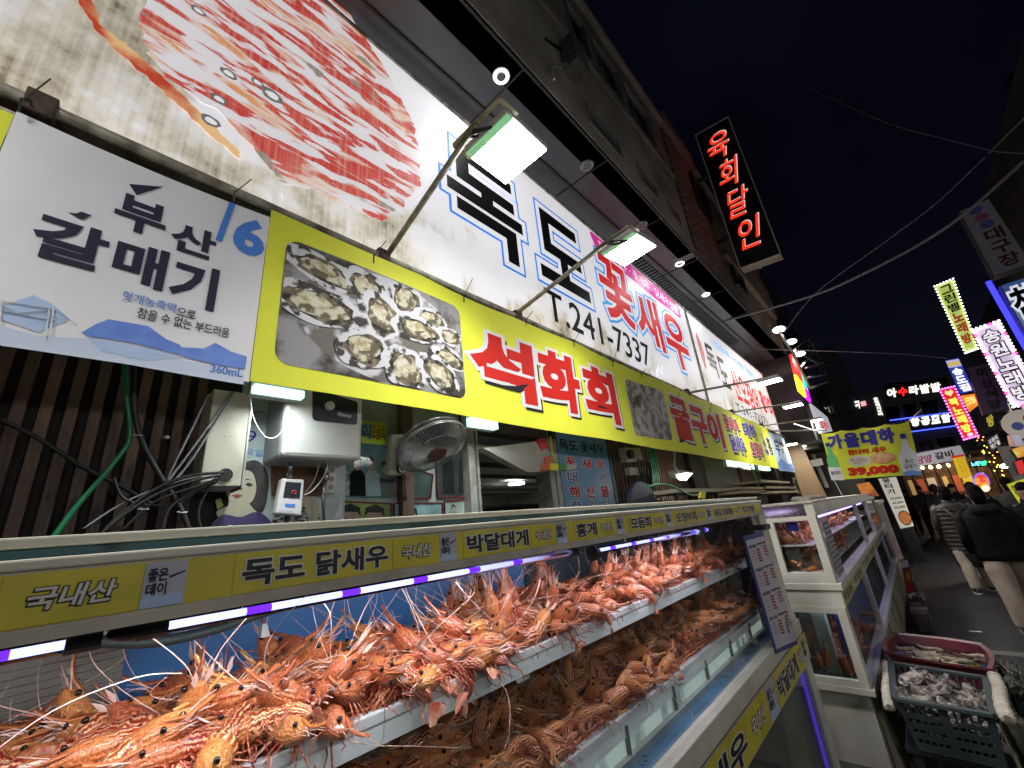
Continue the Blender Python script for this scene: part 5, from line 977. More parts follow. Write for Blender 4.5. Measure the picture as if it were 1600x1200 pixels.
def shrimp_meshes(curl, seed, low=False):
    rnd = random.Random(seed); n = 18 if low else 34; K = 8 if low else 14; sp = spine(curl, n); out = {}
    mb = MB(); uv = []
    for i, (p, a, t) in enumerate(sp):
        up = Vector((-math.sin(a), 0, math.cos(a))).normalized(); 
        if t < .42: hh = .0055 + .0178 * math.sin(min(1, t / .30) * PI / 2) - .0015 * max(0, (t - .3) / .12); ww = hh * .80
        else:
            q = (t - .42) / .58; hh = .0208 * max(0.0, 1 - q) ** .55 * .92 + .0030; ww = hh * .86; s_ = (q * 6) % 1; rg = (1 - s_) * .17 if q < .97 else 0; hh *= 1 + rg; ww *= 1 + rg
        for k in range(K):
            th = 2 * PI * k / K; y = math.sin(th) * ww; z = math.cos(th) * hh
            if math.cos(th) < -.3: z *= .78
            mb.v.append(tuple(p + Vector((0, y, 0)) + up * z)); uv.append((t, abs(1 - k / (K / 2)) * .5))
    for i in range(len(sp) - 1):
        for k in range(K): a_ = i * K + k; b_ = i * K + (k + 1) % K; mb.f.append((a_, b_, b_ + K, a_ + K))
    mb.f.append(tuple(range(K))[::-1]); mb.f.append(tuple((len(sp) - 1) * K + k for k in range(K)))
    # rostrum: toothed blade
    b0 = len(mb.v); rs = [(0.055, .0165, .002), (.080, .0110, .0016), (.098, .0140, .0011), (.118, .0215, .0004)]
    for x, z, w_ in rs:
        for yy, zz in ((-w_, -.0022), (w_, -.0022), (0, .003)): mb.v.append((x, yy, z + zz)); uv.append((.1, .5))
    for i in range(3):
        for k in range(3): a_ = b0 + i * 3 + k; c_ = b0 + i * 3 + (k + 1) % 3; mb.f.append((a_, c_, c_ + 3, a_ + 3))
    for k in range(0 if low else 6):
        x = .066 + k * .008; z = np.interp(x, [.055, .080, .098, .118], [.0195, .014, .017, .0245]); c_ = len(mb.v); mb.v += [(x, -.0006, z - .0005), (x, .0006, z - .0005), (x + .005, 0, z + .0035), (x + .004, 0, z - .0005)]; uv += [(.1, .5)] * 4; mb.f += [(c_, c_ + 1, c_ + 2), (c_, c_ + 2, c_ + 3), (c_ + 1, c_ + 3, c_ + 2)]
    mb.uv = uv; out['body'] = mb
    e = MB(); e.ball((0, 0, 0), .0042, .0036, .0042, 8, 6); out['eye'] = e
    tail, a, _ = sp[-1]; d = Vector((-math.cos(a), 0, -math.sin(a))); up = Vector((-math.sin(a), 0, math.cos(a))); f = MB()
    for k, yw in enumerate((-1, -.55, 0, .55, 1)):
        ln = .030 if k != 2 else .027; dr = (d + Vector((0, yw * .62, 0))).normalized(); sd = Vector((0, 1, 0)); off_ = up * (.0006 * abs(yw)); wv = .0062 if k != 2 else .004
        pts = [tail + off_, tail + dr * ln * .45 + sd * wv + off_, tail + dr * ln * .95 + sd * wv * .8 + off_, tail + dr * ln * 1.05 + off_, tail + dr * ln * .95 - sd * wv * .8 + off_, tail + dr * ln * .45 - sd * wv + off_]
        f.add(pts + [p_ + up * .0012 for p_ in pts], [(5, 4, 3, 2, 1, 0), (6, 7, 8, 9, 10, 11)] + [(i, (i + 1) % 6, 6 + (i + 1) % 6, 6 + i) for i in range(6)])
    out['tail_fan'] = f
    legs = []
    for k in range(5):
        for s_ in (-1, 1):
            x = .042 - k * .0125; l = MB(); j = rnd.uniform(-.3, .3); sw = (.7 - k * .42 + j)
            a0 = Vector((x, s_ * .006, -.009)); a1 = a0 + Vector((.012 * sw, s_ * .012, -.012)); a2 = a1 + Vector((.014 * sw, s_ * .010, -.014 + .01 * rnd.random())); a3 = a2 + Vector((.010 * sw + .004, s_ * rnd.uniform(-.004, .004), -.011)); a4 = a3 + Vector((.005, -s_ * .003, -.008))
            l.tube([a0, a1, a2, a3, a4], .0016 if not low else .0021, 4 if not low else 3, r1=.0007); legs.append(l)
    out['legs'] = legs
    w = MB()
    for k in range(5):
        i = int((.47 + .09 * k) * n); p, a, _ = sp[i]; up = Vector((-math.sin(a), 0, math.cos(a))); fw = Vector((math.cos(a), 0, math.sin(a)))
        for s_ in (-1, 1): b_ = p - up * .009 + Vector((0, s_ * .006, 0)); w.tube([b_, b_ - up * .009 - fw * .003 + Vector((0, s_ * .002, 0)), b_ - up * .019 - fw * .010], .0024, 4, r1=.0008)
    out['swimmerets'] = w
    an = MB()   # short feelers, scales and the two long whiskers
    for k in range(5):
        y = (k - 2) * .0034; an.tube([(.066, y * .7, .004), (.084 + rnd.random() * .004, y * 1.5, .006 + rnd.uniform(-.004, .006)), (.096 + rnd.random() * .014, y * 2.4, .009 + rnd.uniform(-.008, .010))], .0010, 3, r1=.0004)
    for s_ in (-1, 1): an.add([(.066, s_ * .004, -.001), (.080, s_ * .012, .001), (.100, s_ * .0105, .003), (.084, s_ * .0045, .002)], [(0, 1, 2, 3)])
    out['feelers'] = an
    lg = []
    for s_ in ((-1, 1) if seed % 4 == 0 else ()):
        w = MB(); bx_ = rnd.uniform(-.02, .05); hz = rnd.uniform(.03, .11); pts = [Vector((.068, s_ * .006, 0)), Vector((.105, s_ * .020, .014)), Vector((.150 + bx_, s_ * (.045 + rnd.random() * .02), hz * .6)), Vector((.17 + bx_ * 1.6, s_ * (.075 + rnd.random() * .04), hz)), Vector((.165 + bx_ * 2, s_ * (.11 + rnd.random() * .05), hz * rnd.uniform(.9, 1.7)))]
        w.tube(smooth_path(pts, 5), .00065, 4 if not low else 3, r1=.0004); lg.append(w)
    out['whiskers'] = lg
    return out
ADDED_FLOOD = 21.0
def build_shrimp(curl, seed, shell, label):
    d = shrimp_meshes(curl, seed); t = empty('shrimp', label, 'shrimp', (0, 0, 0))
    obj('shell', d['body'], shell, t, smooth=True, origin=(0, 0, 0))
    for s_ in (-1, 1):
        e = obj('eye', d['eye'], s_eye, t, smooth=True, origin=(0, 0, 0)); e.location = (.060, s_ * .0122, .0100)
    obj('tail_fan', d['tail_fan'], s_fan, t, origin=(0, 0, 0))
    for l in d['legs']: obj('leg', l, s_leg, t, origin=(0, 0, 0))
    obj('swimmerets', d['swimmerets'], s_swim, t, origin=(0, 0, 0)); obj('feelers', d['feelers'], s_ant, t, origin=(0, 0, 0))
    for l in d['whiskers']: obj('whisker', l, s_ant, t, origin=(0, 0, 0))
    return t
def low_shrimp(curl, seed, shell):
    d = shrimp_meshes(curl, seed, True); me_v = []; mats = [shell, s_leg, s_ant, s_fan, s_eye]; mb = MB(); mi = []; uv = []
    def ad(m_, i, u=None): n = len(mb.f); mb.add(m_.v, m_.f); mi.extend([i] * (len(mb.f) - n)); uv.extend(u if u else [(.1, .3)] * len(m_.v))
    ad(d['body'], 0, d['body'].uv)
    for l in d['legs']: ad(l, 1)
    ad(d['swimmerets'], 1)
    ad(d['feelers'], 2); [ad(l, 2) for l in d['whiskers'][:1]]; ad(d['tail_fan'], 3)
    for s_ in (-1, 1): e = MB(); e.ball((.060, s_ * .0122, .0100), .0042, .0036, .0042, 6, 4); ad(e, 4)
    mb.uv = uv; me = mb.mesh('shrimp', smooth=True)
    for m_ in mats: me.materials.append(m_)
    for p_, i in zip(me.polygons, mi): p_.material_index = i
    return me
curls = (.35, .9, 1.6, 2.6, .6)
LOWA = [low_shrimp(c, 50 + i, sm_a) for i, c in enumerate(curls)]; LOWB = [low_shrimp(c, 70 + i, sm_b) for i, c in enumerate(curls)]
def section(x): return 'near end' if x < .55 else ('middle' if x < 1.3 else ('far part' if x < 2.2 else 'farthest end'))
def pose(rnd, up):
    if up: return Euler((rnd.uniform(-.5, .5), -rnd.uniform(.8, 1.35), rnd.uniform(-PI, PI)), 'XYZ')
    return Euler((rnd.gauss(0, .55), rnd.gauss(-.12, .28), rnd.choice((rnd.gauss(PI, .55), rnd.gauss(0, .6), rnd.gauss(-PI / 2, .5), rnd.gauss(2.6, .4)))), 'XYZ')
protos = {}
def place(k, x, y, z, e, s, low, brown, tr, up):
    lab = f"{'brown' if brown else 'orange'} shrimp {'rearing out of' if up else 'lying in'} the heap, {section(x)} of the {tr} tray"
    if low:
        o = bpy.data.objects.new('shrimp', (LOWB if brown else LOWA)[k]); scene.collection.objects.link(o); tag(o, lab, 'shrimp')
    else:
        key = (k, brown)
        if key not in protos: protos[key] = build_shrimp(curls[k], 20 + k, sm_b if brown else sm_a, lab); o = protos[key]
        else: o = copy_tree(protos[key]); o['label'] = lab
    o['group'] = f"shrimps on the {tr} tray, {section(x)}{', head up' if up else ''}"; o.location = (x, y, z); o.rotation_euler = e; o.scale = (s,) * 3
PLAN = []
def low_(x, brown): return x > 1.2 or (brown and x > .9)
def fill(tr, zb, brown, n, seed, hgt):
    rnd = random.Random(seed)
    for cnt in range(n):
        x = -.15 + 3.17 * (rnd.random() ** 1.12); y = .888 + .36 * rnd.random() ** 1.25; h = hgt(x); lay = rnd.random()
        zz = zb + .018 + (h - .02) * (lay ** .8) * min(1, (y - .86) / .13 + .25); up = rnd.random() < (.03 if x < .9 else .24) and y > .93
        e = pose(rnd, up); s = rnd.uniform(1.02, 1.28) if not low_(x, brown) else rnd.uniform(.88, 1.08); k = rnd.choice((0, 1, 1, 2, 2, 3, 4)) if not up else rnd.choice((0, 1, 4))
        PLAN.append((x + (.35 if brown else 0), (k, x, y, zz + (.015 if up else 0), e, s, x > 1.2 or (brown and x > .9), brown, tr, up)))
fill('upper', 1.433, False, 450, 3, lambda x: .070 + .012 * math.sin(x * 4) + .02 * min(1, max(0, x - .6))); fill('lower', 1.143, True, 340, 4, lambda x: .125 + .03 * math.sin(x * 3 + 1) + .015 * max(0, x - 1))
PLAN.sort(key=lambda a: a[0])
for _, a_ in PLAN[:292]: place(*a_)
def join_heap(items, meshes, label):
    data = []; V = []; F = []; MI = []; UV = []; nv = 0
    for me in meshes:
        co = np.empty(len(me.vertices) * 3); me.vertices.foreach_get('co', co); uvv = {}
        for l in me.loops: uvv[l.vertex_index] = tuple(me.uv_layers[0].data[l.index].uv)
        data.append((co.reshape(-1, 3), [tuple(p.vertices) for p in me.polygons], [p.material_index for p in me.polygons], [uvv.get(i, (0, 0)) for i in range(len(me.vertices))]))
    for (k, x, y, z, e, s_) in items:
        co, fs, mi, uvv = data[k]; c = co @ np.array(e.to_matrix()).T * s_ + np.array([x, y, z]); V.append(c); F += [tuple(a + nv for a in f) for f in fs]; MI += mi; UV += uvv; nv += len(c)
    me = bpy.data.meshes.new('shrimp_heap'); me.from_pydata(np.concatenate(V).tolist(), [], F); me.polygons.foreach_set('material_index', MI); ul = me.uv_layers.new(name='UVMap')
    vi = np.empty(len(me.loops), dtype=int); me.loops.foreach_get('vertex_index', vi); ul.data.foreach_set('uv', np.array(UV)[vi].ravel()); me.shade_smooth()
    for m_ in meshes[0].materials: me.materials.append(m_)
    o = bpy.data.objects.new('shrimp_heap', me); scene.collection.objects.link(o); return tag(o, label, 'shrimp heap', kind='stuff')
for br, ms_, lab in ((False, LOWA, 'dense mass of orange shrimps at the far end of the upper tray'), (True, LOWB, 'dense mass of brown shrimps along the lower tray')):
    join_heap([a[:6] for _, a in PLAN[292:] if a[7] == br], ms_, lab)
# the bed of shrimps under them
def bed(zb, mat, label, h, seed):
    w = MB(); rnd = random.Random(seed); nx, ny = 150, 20
    vs = []
    for i in range(nx + 1):
        for j in range(ny + 1):
            x = -.3 + 3.35 * i / nx; y = .905 + .37 * j / ny; e = min(1, j / 4) * min(1, (ny - j) / 2); vs.append((x, y, zb + .002 + e * (h + .022 * noise.noise(Vector((x * 28, y * 28, seed))))))
    w.add(vs, [(i * (ny + 1) + j, (i + 1) * (ny + 1) + j, (i + 1) * (ny + 1) + j + 1, i * (ny + 1) + j + 1) for i in range(nx) for j in range(ny)]); w.uv = [(v[0] * 3 % 1 * .5 + .5, v[1] * 6 % 1) for v in vs]
    return tag(obj('shrimp_heap', w, mat, smooth=True), label, 'shrimp heap', kind='stuff')
bed(1.433, sm_b, 'shaded mass of shrimps at the bottom of the upper tray heap', .030, 1); bed(1.143, sm_b, 'mass of brown shrimps at the bottom of the lower tray heap', .05, 2)

# ================================================================== TANK 2 (farther, nearer the street)
t2 = empty('display_tank', 'second white framed tank row standing beyond the price board with small windows', 'fish tank', (7.2, .85, 0)); Y2 = .55; X2 = 3.8; X3 = 11.0; YB2 = 1.15
wht = M('tank2_white', (.62, .61, .54), .45, (.50, .48, .40), 4, bump=.08); oldw = M('tank2_aged', (.42, .38, .29), .7, (.20, .17, .12), 3, detail=9, stretch=(1, 1, .4), bump=.3)
def t2b(n, a, b, c, d, e, f, m, **k): return tb_(n, a, b, c, d, e, f, m, t2, **k)
t2b('base', X2 + .02, X3, Y2 + .02, YB2, 0.0, .52, wht); t2b('base_front', X2 + .03, X3, Y2 + .012, Y2 + .018, .03, .50, oldw)
for k in range(9): x = 4.5 + k * .8; t2b('door_panel', x, x + .66, Y2 - .004, Y2 + .011, .07, .46, oldw, bevel=.004)
t2b('ledge', X2 - .01, X3, Y2 - .02, YB2, .52, .56, wht, bevel=.004); t2b('middle_rail', X2 - .004, X3, Y2 - .008, YB2, 1.03, 1.13, wht); t2b('upper_ledge', X2 - .012, X3, Y2 - .025, YB2, 1.133, 1.18, wht, bevel=.005); t2b('top_frame', X2 - .006, X3, Y2 - .006, Y2 + .05, 1.63, 1.715, wht); t2b('lid', X2 - .012, X3, Y2 - .012, YB2, 1.717, 1.73, cream_d)
# end frame with its two windows
def frame_x(z0, z1, wa, wb, wz0, wz1):
    t2b('end_frame', X2 - .008, X2 + .03, Y2, wa, z0, z1, wht); t2b('end_frame', X2 - .008, X2 + .03, wb, YB2, z0, z1, wht); t2b('end_frame', X2 - .008, X2 + .03, wa, wb, z0, wz0, wht); t2b('end_frame', X2 - .008, X2 + .03, wa, wb, wz1, z1, wht)
    t2b('end_glass', X2 + .005, X2 + .010, wa, wb, wz0, wz1, tglass)
frame_x(1.18, 1.63, .60, .83, 1.25, 1.60); frame_x(.56, 1.03, .60, .86, .60, .99)
for x0, x1, z0, z1 in ((X2 + .02, X2 + .07, 1.18, 1.63), (X2 + .02, X2 + .07, .56, 1.03)): t2b('corner_post', x0, x1, Y2 - .004, Y2 + .05, z0, z1, wht)
ux = [pY(1341, 800, Y2).x, pY(1358, 800, Y2).x, pY(1372, 800, Y2).x]; lx = [pY(1352, 895, Y2).x, pY(1370, 860, Y2).x, pY(1384, 850, Y2).x]
for x in ux + [X3 - .05]: t2b('mullion', x, x + .05, Y2 - .002, Y2 + .04, 1.18, 1.63, wht)
for x in lx + [X3 - .05]: t2b('mullion', x, x + .05, Y2 - .002, Y2 + .04, .56, 1.03, wht)
for e in (0,): t2b('front_glass', X2 + .07, X3, Y2 + .012, Y2 + .016, .56, 1.03, tglass); t2b('front_glass', X2 + .07, X3, Y2 + .012, Y2 + .016, 1.18, 1.63, tglass)
gw = M('green_water', (.07, .10, .07), .2, (.035, .05, .035), 3); t2b('back_wall', X2 + .03, X3, .86, .88, .56, 1.03, gw); t2b('inner_floor', X2 + .07, X3 - .05, Y2 + .05, .86, .561, .57, gw); t2b('inner_top', X2 + .07, X3 - .05, Y2 + .05, .86, 1.02, 1.029, gw); t2b('inner_floor', X2 + .07, X3 - .05, Y2 + .05, 1.13, 1.181, 1.19, gw); t2b('back_wall', X2 + .03, X3, YB2 - .02, YB2, 1.18, 1.715, gw)  # inner floor and top panels added dark to dim the tank inside
t2b('pillar', X2 + .18, X2 + .26, .76, .84, 1.18, 1.44, M('pillar_pale', (.45, .52, .42), .4)); t2b('pillar', X2 + .2, X2 + .3, .72, .80, .56, 1.03, M('pillar_pale', (.45, .52, .42))); t2b('blue_corner', X2 + .2, X2 + .22, .60, .66, .6, 1.02, M('corner_violet', (.08, .07, .25), .4)); t2b('blue_tag', X2 + .03, X2 + .035, .68, .76, 1.53, 1.59, d_navy)
for z in (1.42, 1.235): t2b('tray', X2 + .06, X3 - .1, .62, 1.10, z, z + .01, tray_m)
cells = []; x = X2 + .03; i = 0
while x < 10.5:
    wd = .52 if i % 3 == 0 else (.26 if i % 3 == 1 else .14); cells.append(('BSL'[i % 3], x, x + wd, ('박달대게', '국내산', '', '독도새우', '국내산', '', '킹크랩', '국내산', '')[i % 9])); x += wd + .003; i += 1
strip(1.035, 1.125, Y2 - .0085, cells, t2, .03)
def heap(n, x0, x1, y0, y1, z0, z1, meshes, label, seed, smin=.8):
    rnd = random.Random(seed); items = []
    for i in range(n): items.append((rnd.randrange(len(meshes)), rnd.uniform(x0, x1), rnd.uniform(y0, y1), rnd.uniform(z0, z1), pose(rnd, rnd.random() < .35), rnd.uniform(smin, 1.1)))
    return join_heap(items, meshes, label)
heap(110, X2 + .1, 7.2, .66, 1.0, 1.45, 1.53, LOWA, 'red shrimps heaped on the top tray of the second tank', 5); heap(80, X2 + .1, 7.0, .66, .95, 1.26, 1.33, LOWB, 'brown shrimps heaped on the lower tray of the second tank', 6); heap(70, X2 + .1, 5.6, .62, 1.05, .58, .68, LOWB, 'brown shrimps on the floor of the second tank', 8)
for (x0, x1, z, lab) in ((X2 + .1, ux[0] - .1, 1.60, 'violet white light strip in the first upper window of the second tank'), (ux[0] + .1, ux[1] - .1, 1.60, 'violet white light strip in the second upper window of the second tank'), (X2 + .1, lx[0] - .1, 1.0, 'violet light strip in the first lower window of the second tank'), (lx[0] + .1, lx[1] - .1, 1.0, 'white light strip in the second lower window of the second tank'), (lx[1] + .2, X3 - .3, 1.0, 'violet light strip at the far end of the second tank')):
    w = MB(); w.cyl((x0, Y2 + .06, z), (x1, Y2 + .06, z), .009, 8); o = tag(obj('led_strip', w, E('led_lilac', (.55, .38, 1), 4) if z > 1.5 or 'white' in lab else E('led_deep', (.12, .06, 1), 2)), lab, 'led tube')
    if z > 1.5: area('strip_light', ((x0 + x1) / 2, Y2 + .08, z - .02), ((x0 + x1) / 2, Y2 + .3, z - .4), x1 - x0, 2.2, (.85, .7, 1), o, sy=.02)
    elif 'white' in lab: area('strip_light', ((x0 + x1) / 2, Y2 + .08, z - .02), ((x0 + x1) / 2, Y2 + .3, z - .4), x1 - x0, 1.2, (.6, .55, 1), o, sy=.02)
area('strip_light', (X2 + .3, Y2 + .2, 1.0), (X2 + .3, Y2 + .3, .5), .3, .5, (.8, .8, 1), t2)
# rope and clutter on the lid
for i, x in enumerate((5.4, 5.75, 6.3)): w = MB(); c = Vector((x, .85, 1.745)); w.tube([c + Vector((math.cos(a) * .13, math.sin(a) * .08, .015 * math.sin(3 * a + i))) for a in [2 * PI * k / 18 for k in range(18)]], .022, 7, closed=True); tag(obj('rope_coil', w, M('rope_pale', (.52, .48, .42), .8, (.4, .3, .25), 30, bump=.4), smooth=True), 'coil of pale rope lying on the lid of the second tank', 'rope', 'rope coils on the second tank')
# narrow price strip on the tank corner
t = empty('price_strip', 'narrow grey price list on the corner of the second tank', 'price list', (X2 + .2, Y2 - .01, 1.2)); q = rY(Y2 - .012, X2 + .08, X2 + .42, 1.20, 1.60); w = MB(); w.slab(q, .003); obj('board', w, M('board_lilac', (.38, .37, .43), .5), t)
for r_ in range(11): text('독도새우', sub(q, .08, .55, .92 - r_ * .083 - .04, .92 - r_ * .083), l_dk, t, .001, .03); text('80,000', sub(q, .62, .94, .92 - r_ * .083 - .04, .92 - r_ * .083), l_dk, t, .001, .03)
# ---- price board leaning on the end of the first tank
t = empty('price_board', 'tall blue edged white price list hanging at the end of the first tank', 'price list', (3.1, .73, 1.0)); q = qY(.725, (1161, 838), (1191, 830), (1247, 1006), (1213, 1022)); w = MB(); w.slab(q, .006); obj('backing', w, M('board_blue', (.03, .04, .22), .4), t); qi = sub(q, .05, .97, .035, .955); w = MB(); w.slab([p + Vector((0, -.002, 0)) for p in qi], .002); obj('sheet', w, M('board_white', (.52, .50, .56), .5), t)
rows = [('광어회', '독도'), ('모듬회', '새우'), ('오징어', '대게')]
v = .95
for g in range(4):
    text(('독도새우', '모듬회', '대게찜', '랍스타')[g], sub(qi, .05, .42, v - .035, v), l_dk, t, .003, .035); text('닭새우', sub(qi, .50, .80, v - .02, v + .005), l_dk, t, .003, .03); text('￦90', sub(qi, .82, .97, v - .02, v + .003), d_red, t, .003, .03)
    for k in range(1, 6): text('小 中 大' if k % 2 else '국내산', sub(qi, .06, .30, v - .04 - k * .027, v - .025 - k * .027), l_dk, t, .003, .0); text('￦80', sub(qi, .36, .54, v - .04 - k * .027, v - .022 - k * .027), d_red, t, .003, .03); text('￦70', sub(qi, .76, .95, v - .025 - k * .027, v - .007 - k * .027), d_red, t, .003, .03) if k < 5 else None
    v -= .225
poly([(.62, .02), (.72, .02), (.98, .02), (.98, .16), (.80, .20), (.70, .12)], qi, lb_g, t, .003); poly([(.70, .08), (.78, .08), (.78, .17), (.75, .23), (.72, .17)], qi, M('print_bottle', (.05, .2, .1), .4), t, .004)
w = MB(); a = pY(1192, 822, .74); w.box(a.x - .05, a.x + .05, .71, .76, a.z - .02, a.z + .01); tag(obj('board_clip', w, steel_dk), 'dark metal clip holding the top of the price board', 'clip')
w = MB(); q = qY(.95, (1146, 812), (1160, 812), (1160, 838), (1148, 836)); w.slab(q, .05); tag(obj('blue_net', w, M('net_blue', (.02, .10, .45), .6), bevel=.01), 'blue net bundle inside the far end of the first tank', 'net')

# ================================================================== CRATE OF OYSTERS, TUB
crt = M('crate_plastic', (.035, .048, .052), .55, (.022, .032, .034), 8); ct = empty('oyster_crate', 'dark grey green plastic crate full of oysters beside the second tank', 'crate', (3.85, .23, .35))
cz = .62; rim = [pZ(1398, 1092, cz), pZ(1553, 1118, cz), pZ(1541, 1060, cz), pZ(1392, 1036, cz)]   # near-left, near-right, far-right, far-left
cc = sum(rim, ZERO.copy()) / 4; bot = [Vector((cc.x + (p.x - cc.x) * .86, cc.y + (p.y - cc.y) * .86, .37)) for p in rim]
def wallp(a, b, c, d, n_, par, mat, th=.012):
    # crate side with a grid of slots
    w = MB(); s = [a, b, c, d]; nn = (b - a).cross(a - d).normalized()
    us = [0]; 
    for k in range(11): us += [.06 + k * .08, .06 + k * .08 + .055]
    us.append(1); vs_ = [0, .16, .24, .36, .44, .56, .64, .74, 1]
    for i in range(len(us) - 1):
        for j in range(len(vs_) - 1):
            if i % 2 == 1 and j % 2 == 1 and (i // 2) % 6 != 5: continue
            w.slab(sub(s, us[i], us[i + 1], vs_[j], vs_[j + 1]), th)
    return obj(n_, w, mat, par)
wallp(rim[0], rim[1], bot[1], bot[0], 'side', ct, crt); wallp(rim[3], rim[0], bot[0], bot[3], 'side', ct, crt); wallp(rim[2], rim[3], bot[3], bot[2], 'side', ct, crt); wallp(rim[1], rim[2], bot[2], bot[1], 'side', ct, crt)
w = MB(); w.add(bot + [p + Vector((0, 0, .01)) for p in bot], [(3, 2, 1, 0), (4, 5, 6, 7)]); obj('bottom', w, crt, ct)
w = MB()
for a, b in ((0, 1), (1, 2), (2, 3), (3, 0)): w.bar(rim[a], rim[b], .035, .022)
obj('rim', w, crt, ct, bevel=.004)
oym = [M('oyster_shell', (.34, .30, .27), .7, (.06, .05, .05), 34, detail=10, spread=(.42, .6), bump=.9, bscale=90, var=.3)]
def oyster_mesh(seed):
    w = MB(); w.ball((0, 0, 0), .064, .036, .019, 22, 13); rnd = seed * 7.3
    w.v = [tuple(Vector(v) * (1 + .5 * noise.noise(Vector(v) * 32 + Vector((rnd, 0, 0))) + .22 * noise.noise(Vector((v[0] * 20, v[1] * 20, v[2] * 190 + rnd)))) + Vector((0, .010 * math.sin(v[0] * 34 + rnd), 0))) for v in w.v]
    me = w.mesh('oyster', smooth=False); me.materials.append(oym[0]); return me
OY = [oyster_mesh(i) for i in range(7)]; rnd = random.Random(9)
def on_quad(q4, u, v): return q4[0] * (1 - u) * (1 - v) + q4[1] * u * (1 - v) + q4[2] * u * v + q4[3] * (1 - u) * v
for i in range(105):
    u, v = rnd.uniform(.07, .93), rnd.uniform(.08, .92); p = on_quad(rim, u, v); o = bpy.data.objects.new('oyster', OY[i % 7]); scene.collection.objects.link(o)
    o.location = (p.x, p.y, .50 + .10 * rnd.random() + .03 * math.sin(u * 5) - (.05 if i < 40 else 0)); o.rotation_euler = (rnd.uniform(-1, 1), rnd.uniform(-.9, .9), rnd.uniform(0, 6.3)); o.scale = (rnd.uniform(.8, 1.15),) * 3
    zone = 'near rim' if v < .35 else ('back rim' if v > .7 else 'middle'); tag(o, f'rough grey oyster in the dark crate, by its {zone}' if zone != 'middle' else 'rough grey oyster in the middle of the dark crate', 'oyster', f'oysters in the crate, {zone}')
cloth = M('towel_cloth', (.55, .51, .44), .95, (.42, .38, .32), 30, bump=.8, bscale=160)
def roll(a, b, r_, label):
    t = empty('towel_roll', label, 'towel', (a + b) / 2); w = MB(); pts = smooth_path([a, a.lerp(b, .33) + Vector((0, .004, .006)), a.lerp(b, .66) + Vector((0, -.004, -.004)), b], 8); w.tube(pts, r_, 14); w.v = [tuple(Vector(v) + Vector((0, 0, 0)) + Vector((noise.noise(Vector(v) * 40), noise.noise(Vector(v) * 40 + Vector((9, 0, 0))), noise.noise(Vector(v) * 40 + Vector((0, 9, 0))))) * .006) for v in w.v]; obj('cloth', w, cloth, t, smooth=True)
    for e, o_ in ((a, (a - b).normalized()), (b, (b - a).normalized())): w = MB(); w.cyl(e + o_ * .001, e + o_ * .006, r_ * .45, 10); obj('roll_core', w, M('towel_core', (.2, .13, .09), .9), t)
roll(rim[1] + Vector((-.04, -.045, .01)), rim[2] + Vector((0.02, -.04, .01)), .030, 'rolled white towel on the street side rim of the oyster crate'); roll(rim[0] + Vector((-.02, .035, -.035)), rim[3] + Vector((0, .03, -.01)), .026, 'rolled white towel on the tank side rim of the oyster crate')
# stand with cream sheet
st = empty('crate_stand', 'dark stand under the oyster crate half covered by a cream sheet', 'stand', (3.95, .22, 0)); 
for x, y in ((3.6, .4), (3.6, .06), (4.25, .4), (4.25, .06), (5.0, .06), (5.0, .4)): w = MB(); w.box(x - .02, x + .02, y - .02, y + .02, 0, .365); obj('leg', w, steel_dk, st)
w = MB(); w.box(3.56, 5.1, .04, .44, .345, .368); obj('top', w, steel_dk, st)
def drape(x0, x1, y, z1, z0, ph, par):
    w = MB(); n_ = 26; vs = []
    for j in range(9):
        for i in range(n_ + 1):
            x = x0 + (x1 - x0) * i / n_; z = z1 + (z0 - z1) * j / 8; vs.append((x, y + .025 * math.sin(i * 1.1 + ph) * j / 8 - .03 * j / 8, z))
    w.add(vs, [(j * (n_ + 1) + i, j * (n_ + 1) + i + 1, (j + 1) * (n_ + 1) + i + 1, (j + 1) * (n_ + 1) + i) for j in range(8) for i in range(n_)]); return obj('sheet', w, M('sheet_cream', (.36, .33, .25), .8, (.26, .23, .17), 5), par, smooth=True)
drape(3.75, 5.1, .015, .40, .02, 0, st); drape(3.45, 4.3, .50, .55, .05, 2, st)
# maroon tub
tub_m = M('tub_maroon', (.16, .028, .035), .35, (.11, .02, .028), 6); tt = empty('fish_tub', 'maroon plastic tub of pale shellfish in water behind the oyster crate', 'tub', (4.8, .2, .37)); tz = .62
trim_ = [pZ(1386, 1018, tz), pZ(1545, 1044, tz), pZ(1530, 1006, tz), pZ(1398, 990, tz)]; tc_ = sum(trim_, ZERO.copy()) / 4
def tub_ring(s, z, off=0):
    out = []
    for k in range(4):
        a, b = trim_[k], trim_[(k + 1) % 4]
        for i in range(8): p = a.lerp(b, i / 8); nrm = (p - tc_).normalized(); bulge = .035 * math.sin(PI * i / 8); p = p + nrm * bulge; out.append(Vector((tc_.x + (p.x - tc_.x) * s, tc_.y + (p.y - tc_.y) * s, z)))
    return out
w = MB(); R_ = [tub_ring(.80, .372), tub_ring(1.0, tz), tub_ring(1.06, tz + .004), tub_ring(1.06, tz - .012), tub_ring(.965, tz - .004), tub_ring(.77, .385)]; order = [3, 2, 1, 4, 5]; rings_ = [R_[0], tub_ring(.98, tz - .014), R_[3], R_[2], R_[4], R_[5]]
w.add([p for r_ in rings_ for p in r_], [(j * 32 + i, j * 32 + (i + 1) % 32, (j + 1) * 32 + (i + 1) % 32, (j + 1) * 32 + i) for j in range(5) for i in range(32)] + [tuple(range(32))[::-1], tuple(5 * 32 + i for i in range(32))]); obj('shell', w, tub_m, tt)
wt = MB(); wt.add(tub_ring(.91, .562), [tuple(range(32))]); obj('water', wt, glass_mat('water_film', (.92, .93, .88), refl=.08, rough=.03), tt)
